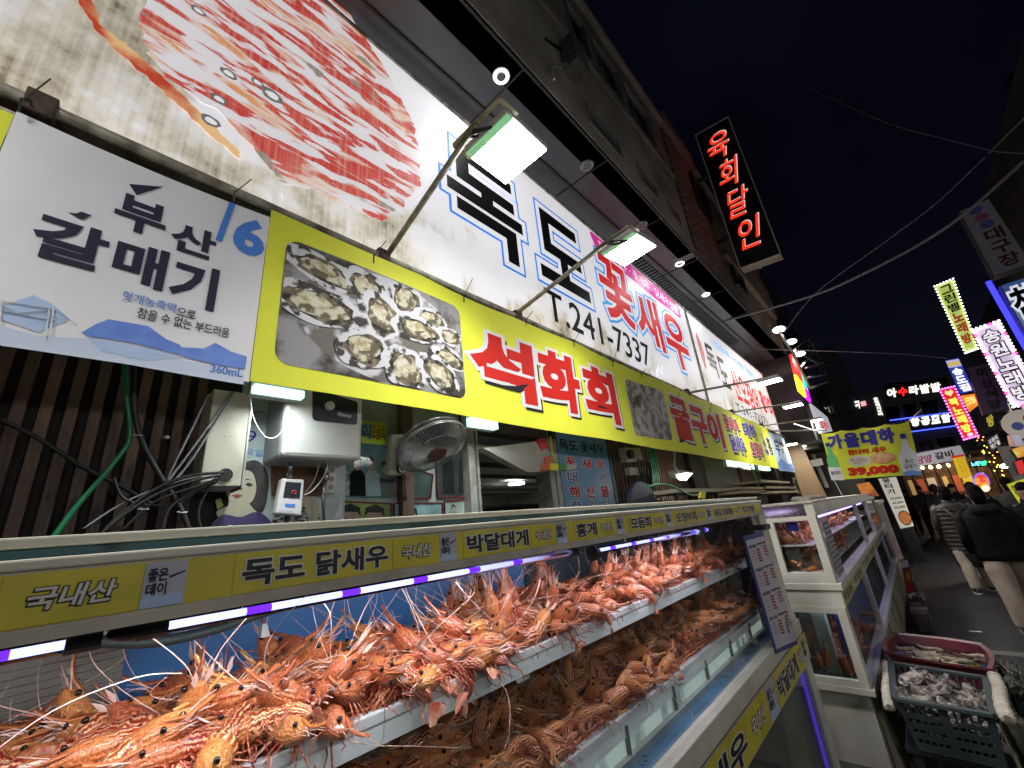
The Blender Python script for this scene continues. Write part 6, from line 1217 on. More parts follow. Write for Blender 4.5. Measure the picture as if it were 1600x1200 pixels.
clm = M('shellfish_pale', (.42, .37, .25), .45, (.26, .20, .15), 22, var=.35, bump=.4)
for i in range(64):
    u, v = rnd.uniform(.10, .93), rnd.uniform(.12, .88); p = on_quad(trim_, u, v); key = 'pc%d' % (i % 4)
    if i < 4: 
        w = MB(); w.tube(smooth_path([Vector((0, -.06, 0)), Vector((.008, -.02, .006)), Vector((-.006, .03, .0)), Vector((.004, .065, .004))], 4), .013, 8, r1=.007); w.v = [tuple(Vector(a) * (1 + .2 * noise.noise(Vector(a) * 50 + Vector((i, 0, 0))))) for a in w.v]; protos[key] = w.mesh('razor_clam', smooth=True); protos[key].materials.append(clm)
    o = bpy.data.objects.new('razor_clam', protos[key]); scene.collection.objects.link(o); o.location = (p.x, p.y, rnd.uniform(.52, .566)); o.rotation_euler = (rnd.uniform(-.2, .2), 0, rnd.gauss(0, .35)); o.scale = (1.1,) * 3
    tag(o, 'long pale shellfish lying in the maroon tub, ' + ('street side' if u > .5 else 'tank side'), 'shellfish', 'long pale shellfish in the tub, ' + ('street side' if u > .5 else 'tank side'))
w = MB(); w.add(tub_ring(.85, .51), [tuple(range(32))]); obj('filling', w, M('filling_dark', (.12, .09, .07), .6, (.2, .16, .1), 20), tt)
# dark mussels in a net right of the crates
nt_ = empty('mussel_net', 'dark green heap of mussels in a net at the street side of the crates', 'mussels', (4.5, -.12, 0)); w = MB(); rnd = random.Random(12)
mm_ = MB()
for i in range(150):
    a = pZ(rnd.uniform(1546, 1584), rnd.uniform(1030, 1098), .52); c_ = MB(); c_.ball((0, 0, 0), .028, .014, .012, 7, 5); e = Euler((rnd.uniform(0, 6), rnd.uniform(0, 6), rnd.uniform(0, 6))).to_matrix(); mm_.add([e @ Vector(v) + Vector((4.1 + rnd.random() * .7, -.13 + rnd.uniform(-.05, .05), .40 + rnd.random() * .14)) for v in c_.v], c_.f)
obj('mussels', mm_, M('mussel_dark', (.02, .035, .025), .35, (.14, .12, .07), 18, spread=(.5, .62)), nt_, kind='stuff'); w.box(4.05, 4.85, -.2, -.06, .0, .42); obj('basket', w, M('basket_cream', (.36, .33, .25), .8, (.2, .18, .12), 5), nt_, bevel=.02)
# clutter beyond the crates along the tank foot
for i, (px, X, col, lab) in enumerate((([(1406, 875), (1418, 872), (1440, 968), (1428, 972)], 9.5, (.40, .015, .02), 'red and white sign board leaning at the far end of the tanks'), ([(1424, 888), (1431, 882), (1446, 955), (1441, 962)], 9.8, (.42, .40, .38), 'crumpled pale sheet hanging beside the red board'))):
    t = empty('leaning_board', lab, 'board', pX(*px[3], X)); w = MB(); w.slab(qX(X, *px), .03); obj('panel', w, M('lean_%d' % i, col, .5, tuple(c * .6 for c in col), 6), t)
    if i == 0:
        q = qX(X, *px)
        for v0, v1 in ((.86, .98), (.36, .44), (.05, .12)): w = MB(); w.slab([p + Vector((-.004, 0, 0)) for p in sub(q, .05, .95, v0, v1)], .003); obj('white_patch', w, d_white, t)
        text('세', sub(q, .2, .8, .62, .8), M('ink_gold', (.6, .35, .03), .5), t, .006, .04)
for i in range(9):
    c = pZ(1420 + i * 2.5 + R.uniform(-4, 8), 905 + i * 9, .06); w = MB(); s_ = R.uniform(.08, .16); w.box(c.x - s_, c.x + s_, c.y - s_ * .6, c.y + s_ * .6, 0, R.uniform(.06, .22)); tag(obj('carton', w, M('carton_%d' % (i % 3), [(.14, .10, .06), (.17, .16, .15), (.06, .05, .045)][i % 3], .8, (.1, .08, .06), 7), bevel=.01), ('brown carton', 'pale box', 'dark box')[i % 3] + ' lying in the untidy row on the asphalt along the foot of the tanks', 'box', 'boxes along the foot of the tanks')
w = MB(); c = pZ(1430, 868, .08); w.ball(c, .09, .06, .035, 10, 6); tag(obj('red_sandal', w, M('sandal_red', (.6, .05, .04), .5)), 'bright red slipper on the street beyond the tanks', 'slipper')
w = MB(); c = pZ(1524, 987, .006); w.add([c + Vector((.03, .05, 0)), c + Vector((-.03, .06, .004)), c + Vector((-.02, -.06, .002)), c + Vector((.03, -.05, .004))], [(0, 1, 2, 3)]); tag(obj('litter', w, M('litter_white', (.6, .58, .5), .6)), 'small scrap of pale litter on the dark asphalt', 'litter')
# lit menu stand
t = empty('menu_stand', 'lit vertical menu stand with a picture of a red stew', 'menu stand', pX(1418, 830, 15)); X = 15; q = qX(X, (1372, 748), (1400, 745), (1428, 822), (1407, 826)); w = MB(); w.slab(q, .1); obj('panel', w, M('menu_lit', (.62, .60, .52), .5, glow=.42), t); poly(ell(.62, .18, .42, .145, 22), q, M('menu_bowl', (.1, .05, .03), .5), t, .003); poly(ell(.62, .18, .37, .125, 22), q, M('menu_stew', (.50, .10, .03), .5, (.62, .30, .08), 26, glow=.35), t, .005)
vtext('뭉티기', sub(q, .18, .62, .66, 1.0), [(d_black, .03, .003)], t)
for k, s_ in enumerate(('35,000', '45,000', '55,000')): text(s_, sub(q, .2, .9, .55 - k * .09, .60 - k * .09), d_black, t, .003, .02)
w = MB(); c = q[3]; w.box(X - .0, X + .25, min(q[2].y, q[3].y) + .02, max(q[2].y, q[3].y), 0, c.z); obj('foot', w, steel_dk, t)
t = empty('orange_banner', 'narrow orange and dark banner left of the lit menu stand', 'banner', pX(1356, 775, 9.8)); w = MB(); w.slab(qX(9.8, (1338, 757), (1358, 753), (1374, 775), (1348, 775)), .02); obj('sheet', w, M('orange_lit', (.65, .22, .03), .5, (.3, .08, .04), 5, glow=.2), t)
# long clutter row of fish stall beyond tank
t = empty('market_stall', 'cluttered reddish stall front between the tanks and the menu stand', 'stall', (12, .6, 0)); w = MB(); w.box(11.1, 13.5, .55, 1.2, 0, 1.5); obj('counter', w, M('stall_red', (.10, .05, .045), .7, (.22, .19, .17), 6, detail=8, spread=(.48, .6)), t); w = MB(); w.box(11.05, 13.5, .52, 1.25, 1.5, 1.56); obj('counter_top', w, cream_d, t)

# ================================================================== PEOPLE
skin_m = M('skin_tone', (.42, .25, .17), .55); hairm = M('hair_black', (.010, .008, .008), .9, spec=.1, bump=.5, bscale=120)
def limb(w, pts, rad, k=10, sub_=4):
    P_ = smooth_path([Vector((*p, )) for p in pts], sub_); n = len(P_); base = len(w.v); prev = None
    for i, p in enumerate(P_):
        d = (P_[min(i + 1, n - 1)] - P_[max(i - 1, 0)]).normalized(); x = (d.orthogonal() if prev is None else prev - d * prev.dot(d)).normalized(); prev = x; y = d.cross(x); f = i / (n - 1) * (len(rad) - 1); a = int(min(f, len(rad) - 2)); r_ = rad[a] + (rad[a + 1] - rad[a]) * (f - a)
        for j in range(k): t_ = 2 * PI * j / k; w.v.append(tuple(p + x * math.cos(t_) * r_ + y * math.sin(t_) * r_))
    for i in range(n - 1):
        for j in range(k): a = base + i * k + j; b = base + i * k + (j + 1) % k; w.f.append((a, b, b + k, a + k))
    w.f.append(tuple(base + j for j in reversed(range(k)))); w.f.append(tuple(base + (n - 1) * k + j for j in range(k)))
def loft(w, secs, k=22):
    base = len(w.v)
    for (x, y, z, a, b) in secs:
        for j in range(k): t_ = 2 * PI * j / k; ca, sa = math.cos(t_), math.sin(t_); w.v.append((x + a * math.copysign(abs(ca) ** .85, ca), y + b * math.copysign(abs(sa) ** .85, sa), z))
    for i in range(len(secs) - 1):
        for j in range(k): a_ = base + i * k + j; b_ = base + i * k + (j + 1) % k; w.f.append((a_, b_, b_ + k, a_ + k))
    w.f.append(tuple(base + j for j in reversed(range(k)))); w.f.append(tuple(base + (len(secs) - 1) * k + j for j in range(k)))
def person(label, x, y, h, head_deg, jacket, trouser, hair_l=0.0, stride=.16, hem=.82, quilt=0, shoe=None, hood=False, strap=None, skirt=None, detail=True, inner=None, wide=1.0, hat=None, tro_r=1.0, lower=None):
    s = h / 1.72; t = empty('person', label, 'person', (x, y, 0)); rz_ = Matrix.Rotation(math.radians(head_deg), 3, 'Z'); o_ = Vector((x, y, 0))
    def put(n_, w, m_, smooth=True, wr=0.0, **k):
        if wr: w.v = [tuple(Vector(v) + Vector((noise.noise(Vector(v) * 9 + o_), noise.noise(Vector(v) * 9 + o_ * 2), 0)) * wr) for v in w.v]
        w.v = [tuple(o_ + rz_ @ (Vector(v) * s)) for v in w.v]; return obj(n_, w, m_, t, smooth=smooth, **k)
    # body: one skinned surface
    J = {'pel': ((0, 0, .93), .13), 'bel': ((0, 0, 1.08), .12), 'che': ((0, 0, 1.28), .135), 'nk0': ((0, 0, 1.44), .07), 'nk1': ((.005, 0, 1.50), .055), 'hd0': ((.02, 0, 1.575), .082), 'hd1': ((.01, 0, 1.645), .092)}
    Ed = [('pel', 'bel'), ('bel', 'che'), ('che', 'nk0'), ('nk0', 'nk1'), ('nk1', 'hd0'), ('hd0', 'hd1')]
    legp = {}
    for sg, nm in ((1, 'l'), (-1, 'r')):
        st_ = stride * sg; J['sh' + nm] = ((0, sg * .17, 1.38), .06); J['el' + nm] = ((-.04, sg * .235, 1.12), .042); J['wr' + nm] = ((.09, sg * .20, .93), .030); J['hn' + nm] = ((.13, sg * .185, .885), .034)
        J['hp' + nm] = ((0, sg * .09, .88), .085); J['kn' + nm] = ((st_ * .7 + .03, sg * .10, .48), .058); J['an' + nm] = ((st_, sg * .105, .09), .040); J['to' + nm] = ((st_ + .13, sg * .115, .04), .035)
        Ed += [('che', 'sh' + nm), ('sh' + nm, 'el' + nm), ('el' + nm, 'wr' + nm), ('wr' + nm, 'hn' + nm), ('pel', 'hp' + nm), ('hp' + nm, 'kn' + nm), ('kn' + nm, 'an' + nm), ('an' + nm, 'to' + nm)]
        for fi in range(4): a = (.16, sg * (.172 + .009 * fi), .868 - .006 * fi); J[f'f{nm}{fi}'] = (a, .009); J[f'g{nm}{fi}'] = ((.19, sg * (.168 + .011 * fi), .845), .008); Ed += [('hn' + nm, f'f{nm}{fi}'), (f'f{nm}{fi}', f'g{nm}{fi}')]
        J['tb' + nm] = ((.155, sg * .155, .89), .009); Ed.append(('hn' + nm, 'tb' + nm)); legp[nm] = [J['hp' + nm][0], J['kn' + nm][0], J['an' + nm][0]]
    names = list(J); me = bpy.data.meshes.new('body'); me.from_pydata([tuple(rz_ @ (Vector(J[n_][0]) * s)) for n_ in names], [(names.index(a), names.index(b)) for a, b in Ed], [])
    b = bpy.data.objects.new('body', me); scene.collection.objects.link(b); b.parent = t; me.materials.append(skin_m); md = b.modifiers.new('skin', 'SKIN'); md.use_smooth_shade = True
    for i, n_ in enumerate(names): r_ = J[n_][1] * s; me.skin_vertices[0].data[i].radius = (r_, r_); me.skin_vertices[0].data[i].use_root = (n_ == 'pel')
    b.modifiers.new('subdivision', 'SUBSURF').levels = 1; b.modifiers['subdivision'].render_levels = 1
    # jacket
    w = MB(); secs = []; n_ = 72 if quilt else 10
    for i in range(n_ + 1):
        z = hem + (1.45 - hem) * i / n_; f = (z - .8) / .65; bx_ = (.205 + .02 * math.sin(f * 3)) * wide; ax = .150 * wide
        if z > 1.34: q_ = (z - 1.34) / .11; bx_ *= 1 - .62 * q_ ** 2; ax *= 1 - .45 * q_ ** 2
        g = 1 + (.06 * abs(math.sin(quilt * z * PI)) if quilt else .0); secs.append((0, 0, z, ax * g, bx_ * g))
    loft(w, secs); put('jacket', w, jacket, wr=.012 if not quilt else .004)
    for sg, nm in ((1, 'left'), (-1, 'right')):
        w = MB(); a = [(0, sg * .15 * wide, 1.385), (-.02, sg * .205 * wide, 1.30), (-.05, sg * .235 * wide, 1.10), (.06, sg * .215 * wide, .94), (.13, sg * .20 * wide, .90)]; limb(w, a, [.070, .072, .062, .056, .048], 14, 6); put('sleeve', w, jacket, wr=.018)
        w = MB(); hp, kn, an = legp[nm[0]]; r_ = tro_r; limb(w, [(hp[0], hp[1] * .9, hp[2]), (kn[0] * .5, kn[1], .68), kn, ((kn[0] + an[0]) / 2 - .02, kn[1], .28), (an[0], an[1], .075)], [.098 * r_, .108 * r_, .088 * r_, .080 * r_, .072 * r_], 14, 6); put('trouser_leg', w, lower or trouser, wr=.012)
        w = MB(); x_ = an[0]; loft(w, [(x_ + .055, an[1], .0, .135, .047), (x_ + .055, an[1], .03, .14, .050), (x_ + .045, an[1], .055, .12, .045), (x_ - .01, an[1], .10, .055, .042)]); put('shoe', w, shoe or M('shoe_dark', (.015, .015, .017), .5))
        if detail: w = MB(); loft(w, [(x_ + .055, an[1], -.002, .143, .052), (x_ + .055, an[1], .022, .145, .053)]); put('sole', w, M('sole_white', (.55, .55, .52), .5))
    w = MB(); loft(w, [(0, 0, .80, .125, .17), (0, 0, .90, .135, .185), (0, 0, 1.0, .125, .17)]); put('trouser_seat', w, trouser)
    if skirt: w = MB(); loft(w, [(0, 0, .40, .155, .20), (0, 0, .6, .16, .205), (0, 0, .9, .14, .19)]); put('coat_tail', w, skirt, wr=.02)
    # hair, hood, ears, face
    w = MB(); w.ball((-.012, 0, 1.650), .098, .080, .098, 16, 10); w.v = [v for v in w.v]; put('hair', w, hat or hairm)
    w = MB(); loft(w, [(-.045, 0, 1.49 - hair_l, .04, .055 + hair_l * .3), (-.05, 0, 1.57, .055, .074), (-.04, 0, 1.65, .065, .080)], 14); put('hair_back', w, hat or hairm, wr=.01)
    if hood: w = MB(); loft(w, [(-.10, 0, 1.33, .045, .13), (-.12, 0, 1.38, .075, .155), (-.10, 0, 1.44, .085, .15), (-.06, 0, 1.48, .07, .12)]); put('hood', w, jacket, wr=.015)
    w = MB(); loft(w, [(0, 0, 1.42, .085, .095), (0, 0, 1.49, .078, .085)], 16); put('collar', w, jacket)
    if detail:
        for sg in (1, -1):
            w = MB(); w.ball((.012, sg * .088, 1.60), .014, .009, .026, 8, 6); put('ear', w, skin_m); w = MB(); w.ball((.092, sg * .032, 1.625), .010, .013, .008, 8, 6); put('eye', w, M('eye_dark', (.02, .015, .012), .3)); w = MB(); w.bar((.098, sg * .018, 1.648), (.092, sg * .05, 1.646), .006); put('eyebrow', w, hairm)
        w = MB(); w.add([(.098, -.012, 1.585), (.098, .012, 1.585), (.120, 0, 1.588), (.100, 0, 1.63)], [(0, 1, 2), (0, 2, 3), (2, 1, 3), (1, 0, 3)]); put('nose', w, skin_m); w = MB(); w.ball((.096, 0, 1.555), .008, .024, .006, 10, 6); put('mouth', w, M('lip_tone', (.30, .09, .08), .5))
    if strap: w = MB(); pts = [Vector((-.155 * wide, .14, 1.40)), Vector((-.175 * wide, .02, 1.22)), Vector((-.165 * wide, -.12, 1.02))]; w.tube(smooth_path(pts, 5), .016, 6); put('bag_strap', w, strap)
    if inner: w = MB(); loft(w, [(.035, 0, .80, .130, .075), (.035, 0, 1.1, .136, .07), (.03, 0, 1.40, .11, .05)]); put('shirt', w, inner)
    return t
jk_black = M('jacket_black', (.007, .007, .009), .85, (.014, .014, .016), 14, bump=.8, bscale=16, spec=.2); jk_q = M('jacket_quilted', (.042, .034, .030), .5, (.028, .023, .021), 12, bump=.6, bscale=14); tr_b = M('trousers_beige', (.42, .34, .26), .85, (.34, .27, .20), 7, bump=.4, bscale=30); tr_d = M('trousers_dark', (.016, .017, .022), .8); jk_g = M('jacket_grey', (.07, .068, .064), .85)
wsh = M('shoe_white', (.5, .48, .44), .5, (.15, .14, .13), 25)
person('person walking away in a black hooded jacket, beige trousers and pale trainers', 8.35, -.62, 1.70, 4, jk_black, tr_b, hood=True, shoe=wsh, stride=-.24, wide=1.16, hem=.80, tro_r=1.18)
person('person in a brown quilted jacket with a crossbody strap, dark skirt and pale trousers', 10.9, -.44, 1.72, 2, jk_q, M('trousers_pale', (.40, .33, .25), .85), quilt=14, strap=M('strap_taupe', (.20, .15, .12), .6), skirt=tr_d, wide=1.08, hem=.62, stride=-.16)
person('person facing the camera in an open grey jacket over black clothes', 22, -.26, 1.80, 183, jk_g, tr_d, inner=tr_d, hair_l=.02, wide=1.05)
def pxy(px, X): return pX(px, 770, X).y
person('person in black with dark hair behind the quilted jacket', 12.6, pxy(1520, 12.6), 1.74, 0, jk_black, tr_d, hair_l=.05, detail=False, wide=1.1)
person('person walking away in a grey and black striped jacket at the right', 13.0, pxy(1578, 13.0), 1.76, 5, jk_g, tr_d, detail=False, wide=1.1)
person('black haired person facing the camera at the right edge of the crowd', 9.9, pxy(1601, 9.9), 1.66, 170, jk_black, tr_d, hair_l=.12, stride=.1)
person('person all in black left of the quilted jacket, far down the street', 16.5, pxy(1462, 16.5), 1.78, 0, jk_black, tr_d, detail=False)
person('person in dark clothes far off before the yellow standing banner', 18.5, pxy(1490, 18.5), 1.75, 180, jk_black, tr_d, detail=False)
person('farthest dark figure before the warm restaurant windows', 25, pxy(1470, 25), 1.7, 180, jk_black, tr_d, detail=False)
person('far dark figure beside the lit menu stand', 24, pxy(1412, 24), 1.7, 180, tr_d, jk_black, detail=False)

# ================================================================== SIGNS DOWN THE STREET
def bulbs(q, n_u, n_v, col, par, r=.035, sides='LTRB', col2=None, s=4):
    pts = []
    if 'T' in sides: pts += [bil(q, i / n_u, 1) for i in range(n_u)]
    if 'R' in sides: pts += [bil(q, 1, 1 - i / n_v) for i in range(n_v)]
    if 'B' in sides: pts += [bil(q, 1 - i / n_u, 0) for i in range(n_u)]
    if 'L' in sides: pts += [bil(q, 0, i / n_v) for i in range(n_v)]
    n_ = qn(q)
    for i, p in enumerate(pts):
        key = ('bulb', col, r, bool(col2 and i % 6 == 4)); 
        if key not in protos: w = MB(); w.ball((0, 0, 0), r, nu=8, nv=5); me = w.mesh('bulb', smooth=True); c = col2 if key[3] else col; me.materials.append(E('bulb_%.2f_%.2f_%.2f' % c, c, s)); protos[key] = me
        o = bpy.data.objects.new('bulb', protos[key]); scene.collection.objects.link(o); o.parent = par; o.location = p + n_ * .03 - root_loc(par)
def lit(name, label, X, px, col, glow, col2=None, depth=.25, rim_c=(.05, .05, .055), scale=1.5):
    q = qX(X, *px); t = empty(name, label, 'sign', (q[2] + q[3]) / 2); w = MB(); w.slab([p + Vector((.004, 0, 0)) for p in q], depth); obj('box', w, M('rim_%.2f' % rim_c[0], rim_c, .5), t)
    f = MB(); f.slab(sub(q, .02, .98, .008, .992), .003); o = obj('face', f, M('face_' + '%.2f%.2f%.2f_%.1f' % (*col, glow), col, .5, col2, scale, glow=glow), t); o.location.x -= .004; return t, [p + Vector((-.006, 0, 0)) for p in q]
# black projecting sign with red neon brush letters
nq = ((1087, 212), (1138, 183), (1220, 397), (1157, 420)); t, q = lit('projecting_sign', 'tall black projecting sign with glowing red brush lettering above the street', 7.6, nq, (.010, .011, .013), .0, depth=.22, rim_c=(.20, .18, .15))
nr = E('neon_red', (1.0, .045, .012), .95); nw = E('neon_edge', (.95, .75, .75), .7)
for i, c in enumerate('육회달인'):
    u0, u1 = .16 + .03 * (i % 2), .80 + .05 * (i % 2); v1 = .93 - i * .215; v0 = v1 - .185; qq = sub(q, u0, u1, v0, v1); sh = [p + Vector((0, -.018, .018)) for p in qq]; text(c, sh, nw, t, .004, .0, .35); text(c, qq, nr, t, .012, .006, .35, ref=.006)
w = MB()
for a, b in ((0, 1), (1, 2), (2, 3), (3, 0)): w.bar(q[a] + Vector((-.01, 0, 0)), q[b] + Vector((-.01, 0, 0)), .014)
obj('edge_trim', w, M('edge_pale', (.35, .33, .30), .5, glow=.06), t); 
for v in (.72, .25): a = bil(q, 0, v) + Vector((.2, 0, 0)); w = MB(); w.bar(a, a + Vector((0, .35, 0)), .05); obj('support', w, steel_dk, t)
# right side, near to far
t, q = lit('projecting_sign', 'faintly glowing grey sign with three blue and red discs high on the right', 11, ((1499, 330), (1545, 310), (1612, 412), (1553, 432)), (.11, .105, .12), .14)  # face and discs emit a faint glow of their own
for k in range(3): poly(ell(.5 + .04 * (k - 1), .92 - k * .12, .22, .055, 16), q, M('disc_%d' % (k % 2), (.04, .05, .16) if k != 1 else (.16, .04, .08), .5, glow=.1), t, .004)
vtext('대구장', sub(q, .3, .85, .05, .62), [(M('dim_red', (.10, .02, .025), .5), .03, .004)], t)
t, q = lit('projecting_sign', 'blue sign with white and black brush lettering at the right edge', 10, ((1562, 446), (1640, 420), (1700, 560), (1640, 590)), (.05, .11, .30), .5, (.30, .36, .50), scale=.9)
vtext('참치', sub(q, .05, .6, .15, .95), [(E('lit_white', (.9, .92, 1), .7), .10, .004), (k_black, .03, .006)], t)
w = MB(); w.bar(pX(1544, 440, 10.2), pX(1604, 545, 10.2), .06); tag(obj('neon_tube', w, E('neon_blue', (.04, .04, 1), 2.2)), 'long straight blue neon tube left of the blue sign', 'neon tube')
t, q = lit('projecting_sign', 'green yellow lit sign framed with white bulbs, highest of the karaoke signs', 18, ((1460, 448), (1489, 436), (1528, 545), (1508, 552)), (.42, .55, .10), .75, (.60, .68, .28), scale=.8)
vtext('그린벨', sub(q, .2, .85, .56, .97), [(k_black, .03, .004)], t); vtext('노래방', sub(q, .2, .85, .10, .56), [(M('lit_brick', (.45, .06, .02), .5, glow=.5), .05, .004)], t); bulbs(q, 6, 22, (1, .95, .8), t, .024)
t, q = lit('projecting_sign', 'white sign framed with pink and white bulbs and outlined karaoke lettering', 14, ((1519, 516), (1560, 502), (1628, 628), (1583, 636)), (.62, .55, .70), .85, (.50, .44, .62), scale=.8)
vtext('송원노래방', sub(q, .22, .82, .05, .95), [(k_black, .10, .004), (E('lit_letter', (.85, .82, .9), .9), .03, .006)], t); bulbs(q, 6, 24, (1, .8, 1), t, .028, col2=(1, .05, .2))
t, q = lit('projecting_sign', 'blue sign with white lettering and yellow head above the red karaoke sign', 20, ((1476, 563), (1498, 559), (1523, 611), (1500, 616)), (.03, .05, .40), .9)
vtext('송도집', sub(q, .15, .85, .03, .74), [(E('lit_white2', (1, 1, 1), 1.3), .05, .005)], t)
for v0, v1, c in ((.90, .97, (.5, .5, .6)), (.83, .89, (.8, .55, .03)), (.76, .82, (.5, .5, .6))): f = MB(); f.slab(sub(q, .05, .95, v0, v1), .01); o = obj('head_strip', f, E('strip_%.2f' % c[0], c, .9), t); o.location.x -= .01
t, q = lit('projecting_sign', 'glowing orange five sided sign below the blue sign', 19.5, ((1500, 618), (1523, 615), (1531, 631), (1514, 645)), (.85, .20, .03), 1.0, (.9, .5, .08), scale=3); text('크림', sub(q, .15, .85, .3, .85), E('lit_yellow', (1, .8, .2), 1.2), t, .006, .03)
t, q = lit('projecting_sign', 'red vertical karaoke sign with yellow letters and magenta bulbs', 17, ((1468, 609), (1491, 604), (1528, 681), (1506, 687)), (.55, .010, .02), .8, (.7, .10, .02), scale=1)
vtext('짝노래방', sub(q, .2, .82, .10, .80), [(E('lit_gold', (1, .72, .08), 1.4), .05, .005)], t); poly([(.5, .83), (.2, .90), (.3, .96), (.5, .93), (.7, .96), (.8, .90)], q, E('heart_gold', (1, .65, .25), 1.1), t, .006, name='heart'); poly(ell(.55, .06, .2, .035, 14), q, E('disc_pale', (.8, .7, .8), .9), t, .006); bulbs(q, 5, 17, (1, .15, .85), t, .024, s=4)
t, q = lit('projecting_sign', 'large dimly glowing violet grey sign between the red and the white karaoke signs', 16, ((1512, 575), (1548, 566), (1578, 640), (1536, 648)), (.035, .02, .045), .25); vtext('마산식당', sub(q, .3, .8, .05, .95), [(M('dim_violet', (.01, .008, .015), .5), .05, .004)], t)  # face carries a weak glow in its material
t, q = lit('projecting_sign', 'dark box sign with dim yellow letters right of the red karaoke sign', 17.5, ((1529, 634), (1545, 622), (1560, 668), (1533, 680)), (.012, .012, .014), .0); vtext('노방', sub(q, .45, .9, .1, .95), [(E('dim_yellow', (.5, .42, .04), .7), .05, .004)], t)
t, q = lit('projecting_sign', 'small orange sign with violet letters below the white karaoke sign', 15, ((1563, 657), (1588, 652), (1591, 666), (1570, 671)), (.75, .25, .10), .7); text('멍', sub(q, .35, .75, .2, .85), d_navy, t, .006, .04)
t = empty('round_sign', 'round pale sign with red and blue discs at the right edge', 'sign', pX(1594, 680, 13.5)); c = pX(1600, 662, 13.5); w = MB(); w.cyl(c, c + Vector((.1, 0, 0)), .30, 28); obj('disc', w, E('round_pale', (.5, .45, .38), .4), t)
for dy, dz, cc_ in ((-.10, .1, (.45, .02, .03)), (.10, -.03, (.05, .08, .25))): w = MB(); w.cyl(c + Vector((-.012, dy, dz)), c + Vector((.0, dy, dz)), .085, 16); obj('spot', w, E('spot_%.2f' % cc_[0], cc_, .3), t)
t, q = lit('standing_banner', 'yellow vertical standing banner with a red top before the far restaurant', 21, ((1487, 714), (1506, 711), (1519, 743), (1499, 748)), (.80, .50, .02), .75, depth=.05); f = MB(); f.slab(sub(q, -.03, 1.03, .94, 1.04), .02); obj('red_top', f, E('red_cap', (.6, .03, .02), .7), t)
for k in range(6): text('메뉴가격', sub(q, .3, .8, .84 - k * .12, .90 - k * .12), M('ink_brown', (.12, .05, .01), .5), t, .006, .0)
poly([(.2, -.02), (.8, -.02), (.8, -.2), (1, -.2), (.55, -.42), (.1, -.2), (.25, -.2)], q, E('arrow_yellow', (.9, .6, .03), .8), t, .003, name='arrow')
t, q = lit('led_sign', 'small green LED sign glowing below the red karaoke sign', 19, ((1514, 720), (1543, 718), (1545, 728), (1517, 731)), (.01, .02, .03), .2); text('노래', sub(q, .05, .5, .15, .85), E('led_cyan', (.2, .8, 1), 2.2), t, .006, .03); text('방', sub(q, .55, .95, .15, .85), E('led_green', (.05, 1, .35), 2.6), t, .006, .04)
t = empty('neon_oval', 'oval neon sign in red and yellow with violet ring at head height', 'sign', pX(1532, 760, 18)); q = qX(18, (1519, 742), (1541, 738), (1550, 766), (1529, 770)); poly(ell(.5, .55, .55, .50, 24), q, E('oval_violet', (.25, .15, .9), 1.1), t, .0); poly(ell(.5, .52, .46, .44, 24), q, M('oval_red', (.75, .05, .03), .5, (.95, .7, .1), 5, glow=1.0), t, .02); poly(ell(.6, .15, .3, .18, 14), q, E('oval_cream', (.9, .85, .6), 1.0), t, .03)
for i, (px, X, n_, lab) in enumerate((([(1538, 694), (1550, 720), (1562, 748)], 16.5, 18, 'string of yellow bulbs slanting down at the right'), ([(1532, 688), (1546, 690), (1552, 712)], 16.8, 12, 'shorter string of orange bulbs under the red karaoke sign'))):
    t = empty('light_string', lab, 'light string', pX(*px[-1], X)); P_ = smooth_path([pX(a, b, X) for a, b in px], 8); w = MB(); w.tube(P_, .015, 4); obj('wire', w, cab, t); c = (1, .75, .1) if i == 0 else (1, .4, .08)
    for k in range(n_): p = P_[int(k / n_ * len(P_))]; w = MB(); w.ball(p + Vector((0, R.uniform(-.1, .1), R.uniform(-.1, .1))), .018, nu=6, nv=4); obj('bulb', w, E('str_%d' % i, c, 3), t)
grtarp = M('tarp_grey', (.34, .34, .33), .7, (.24, .24, .23), 3, bump=.3)
for i, (px, X, lab) in enumerate((([(1558, 698), (1578, 697), (1590, 728), (1572, 730)], 13, 'grey plastic tarp hanging over the right hand stall'), ([(1574, 730), (1592, 727), (1606, 754), (1588, 756)], 12.5, 'lower grey tarp sheet beside the yellow placard'))): t = empty('tarp', lab, 'tarp', pX(*px[3], X)); w = MB(); w.slab(qX(X, *px), .03); obj('sheet', w, grtarp, t)
t, q = lit('placard', 'bright yellow placard with black writing at the right edge behind the crowd', 11.5, ((1572, 757), (1608, 745), (1622, 775), (1592, 787)), (.62, .66, .03), .45, depth=.03); text('전복 해삼', sub(q, .1, .9, .62, .88), k_black, t, .006, .03); text('멍게 개불', sub(q, .15, .9, .30, .55), k_black, t, .006, .03)
t, q = lit('menu_sign', 'dark sign with small white handwriting below the violet sign', 15.5, ((1541, 688), (1558, 676), (1566, 694), (1549, 706)), (.03, .02, .045), .2); text('모듬회', sub(q, .1, .9, .55, .9), E('pale_ink', (.6, .6, .6), .8), t, .006, .02); text('해산물', sub(q, .1, .9, .1, .5), E('pale_ink', (.6, .6, .6), .8), t, .006, .02)
t, q = lit('menu_sign', 'small red and white lit sign over the right hand stall', 12, ((1585, 722), (1597, 718), (1604, 738), (1593, 742)), (.6, .03, .03), .7); 
t, q = lit('menu_sign', 'small lit sign in yellow and red at the right edge above the tarp', 12, ((1580, 702), (1612, 692), (1618, 708), (1590, 716)), (.75, .18, .05), .6, (.8, .7, .1), scale=7)
t = empty('utensil_rack', 'rack of pale bottles hanging below the round sign', 'rack', pX(1585, 700, 13))
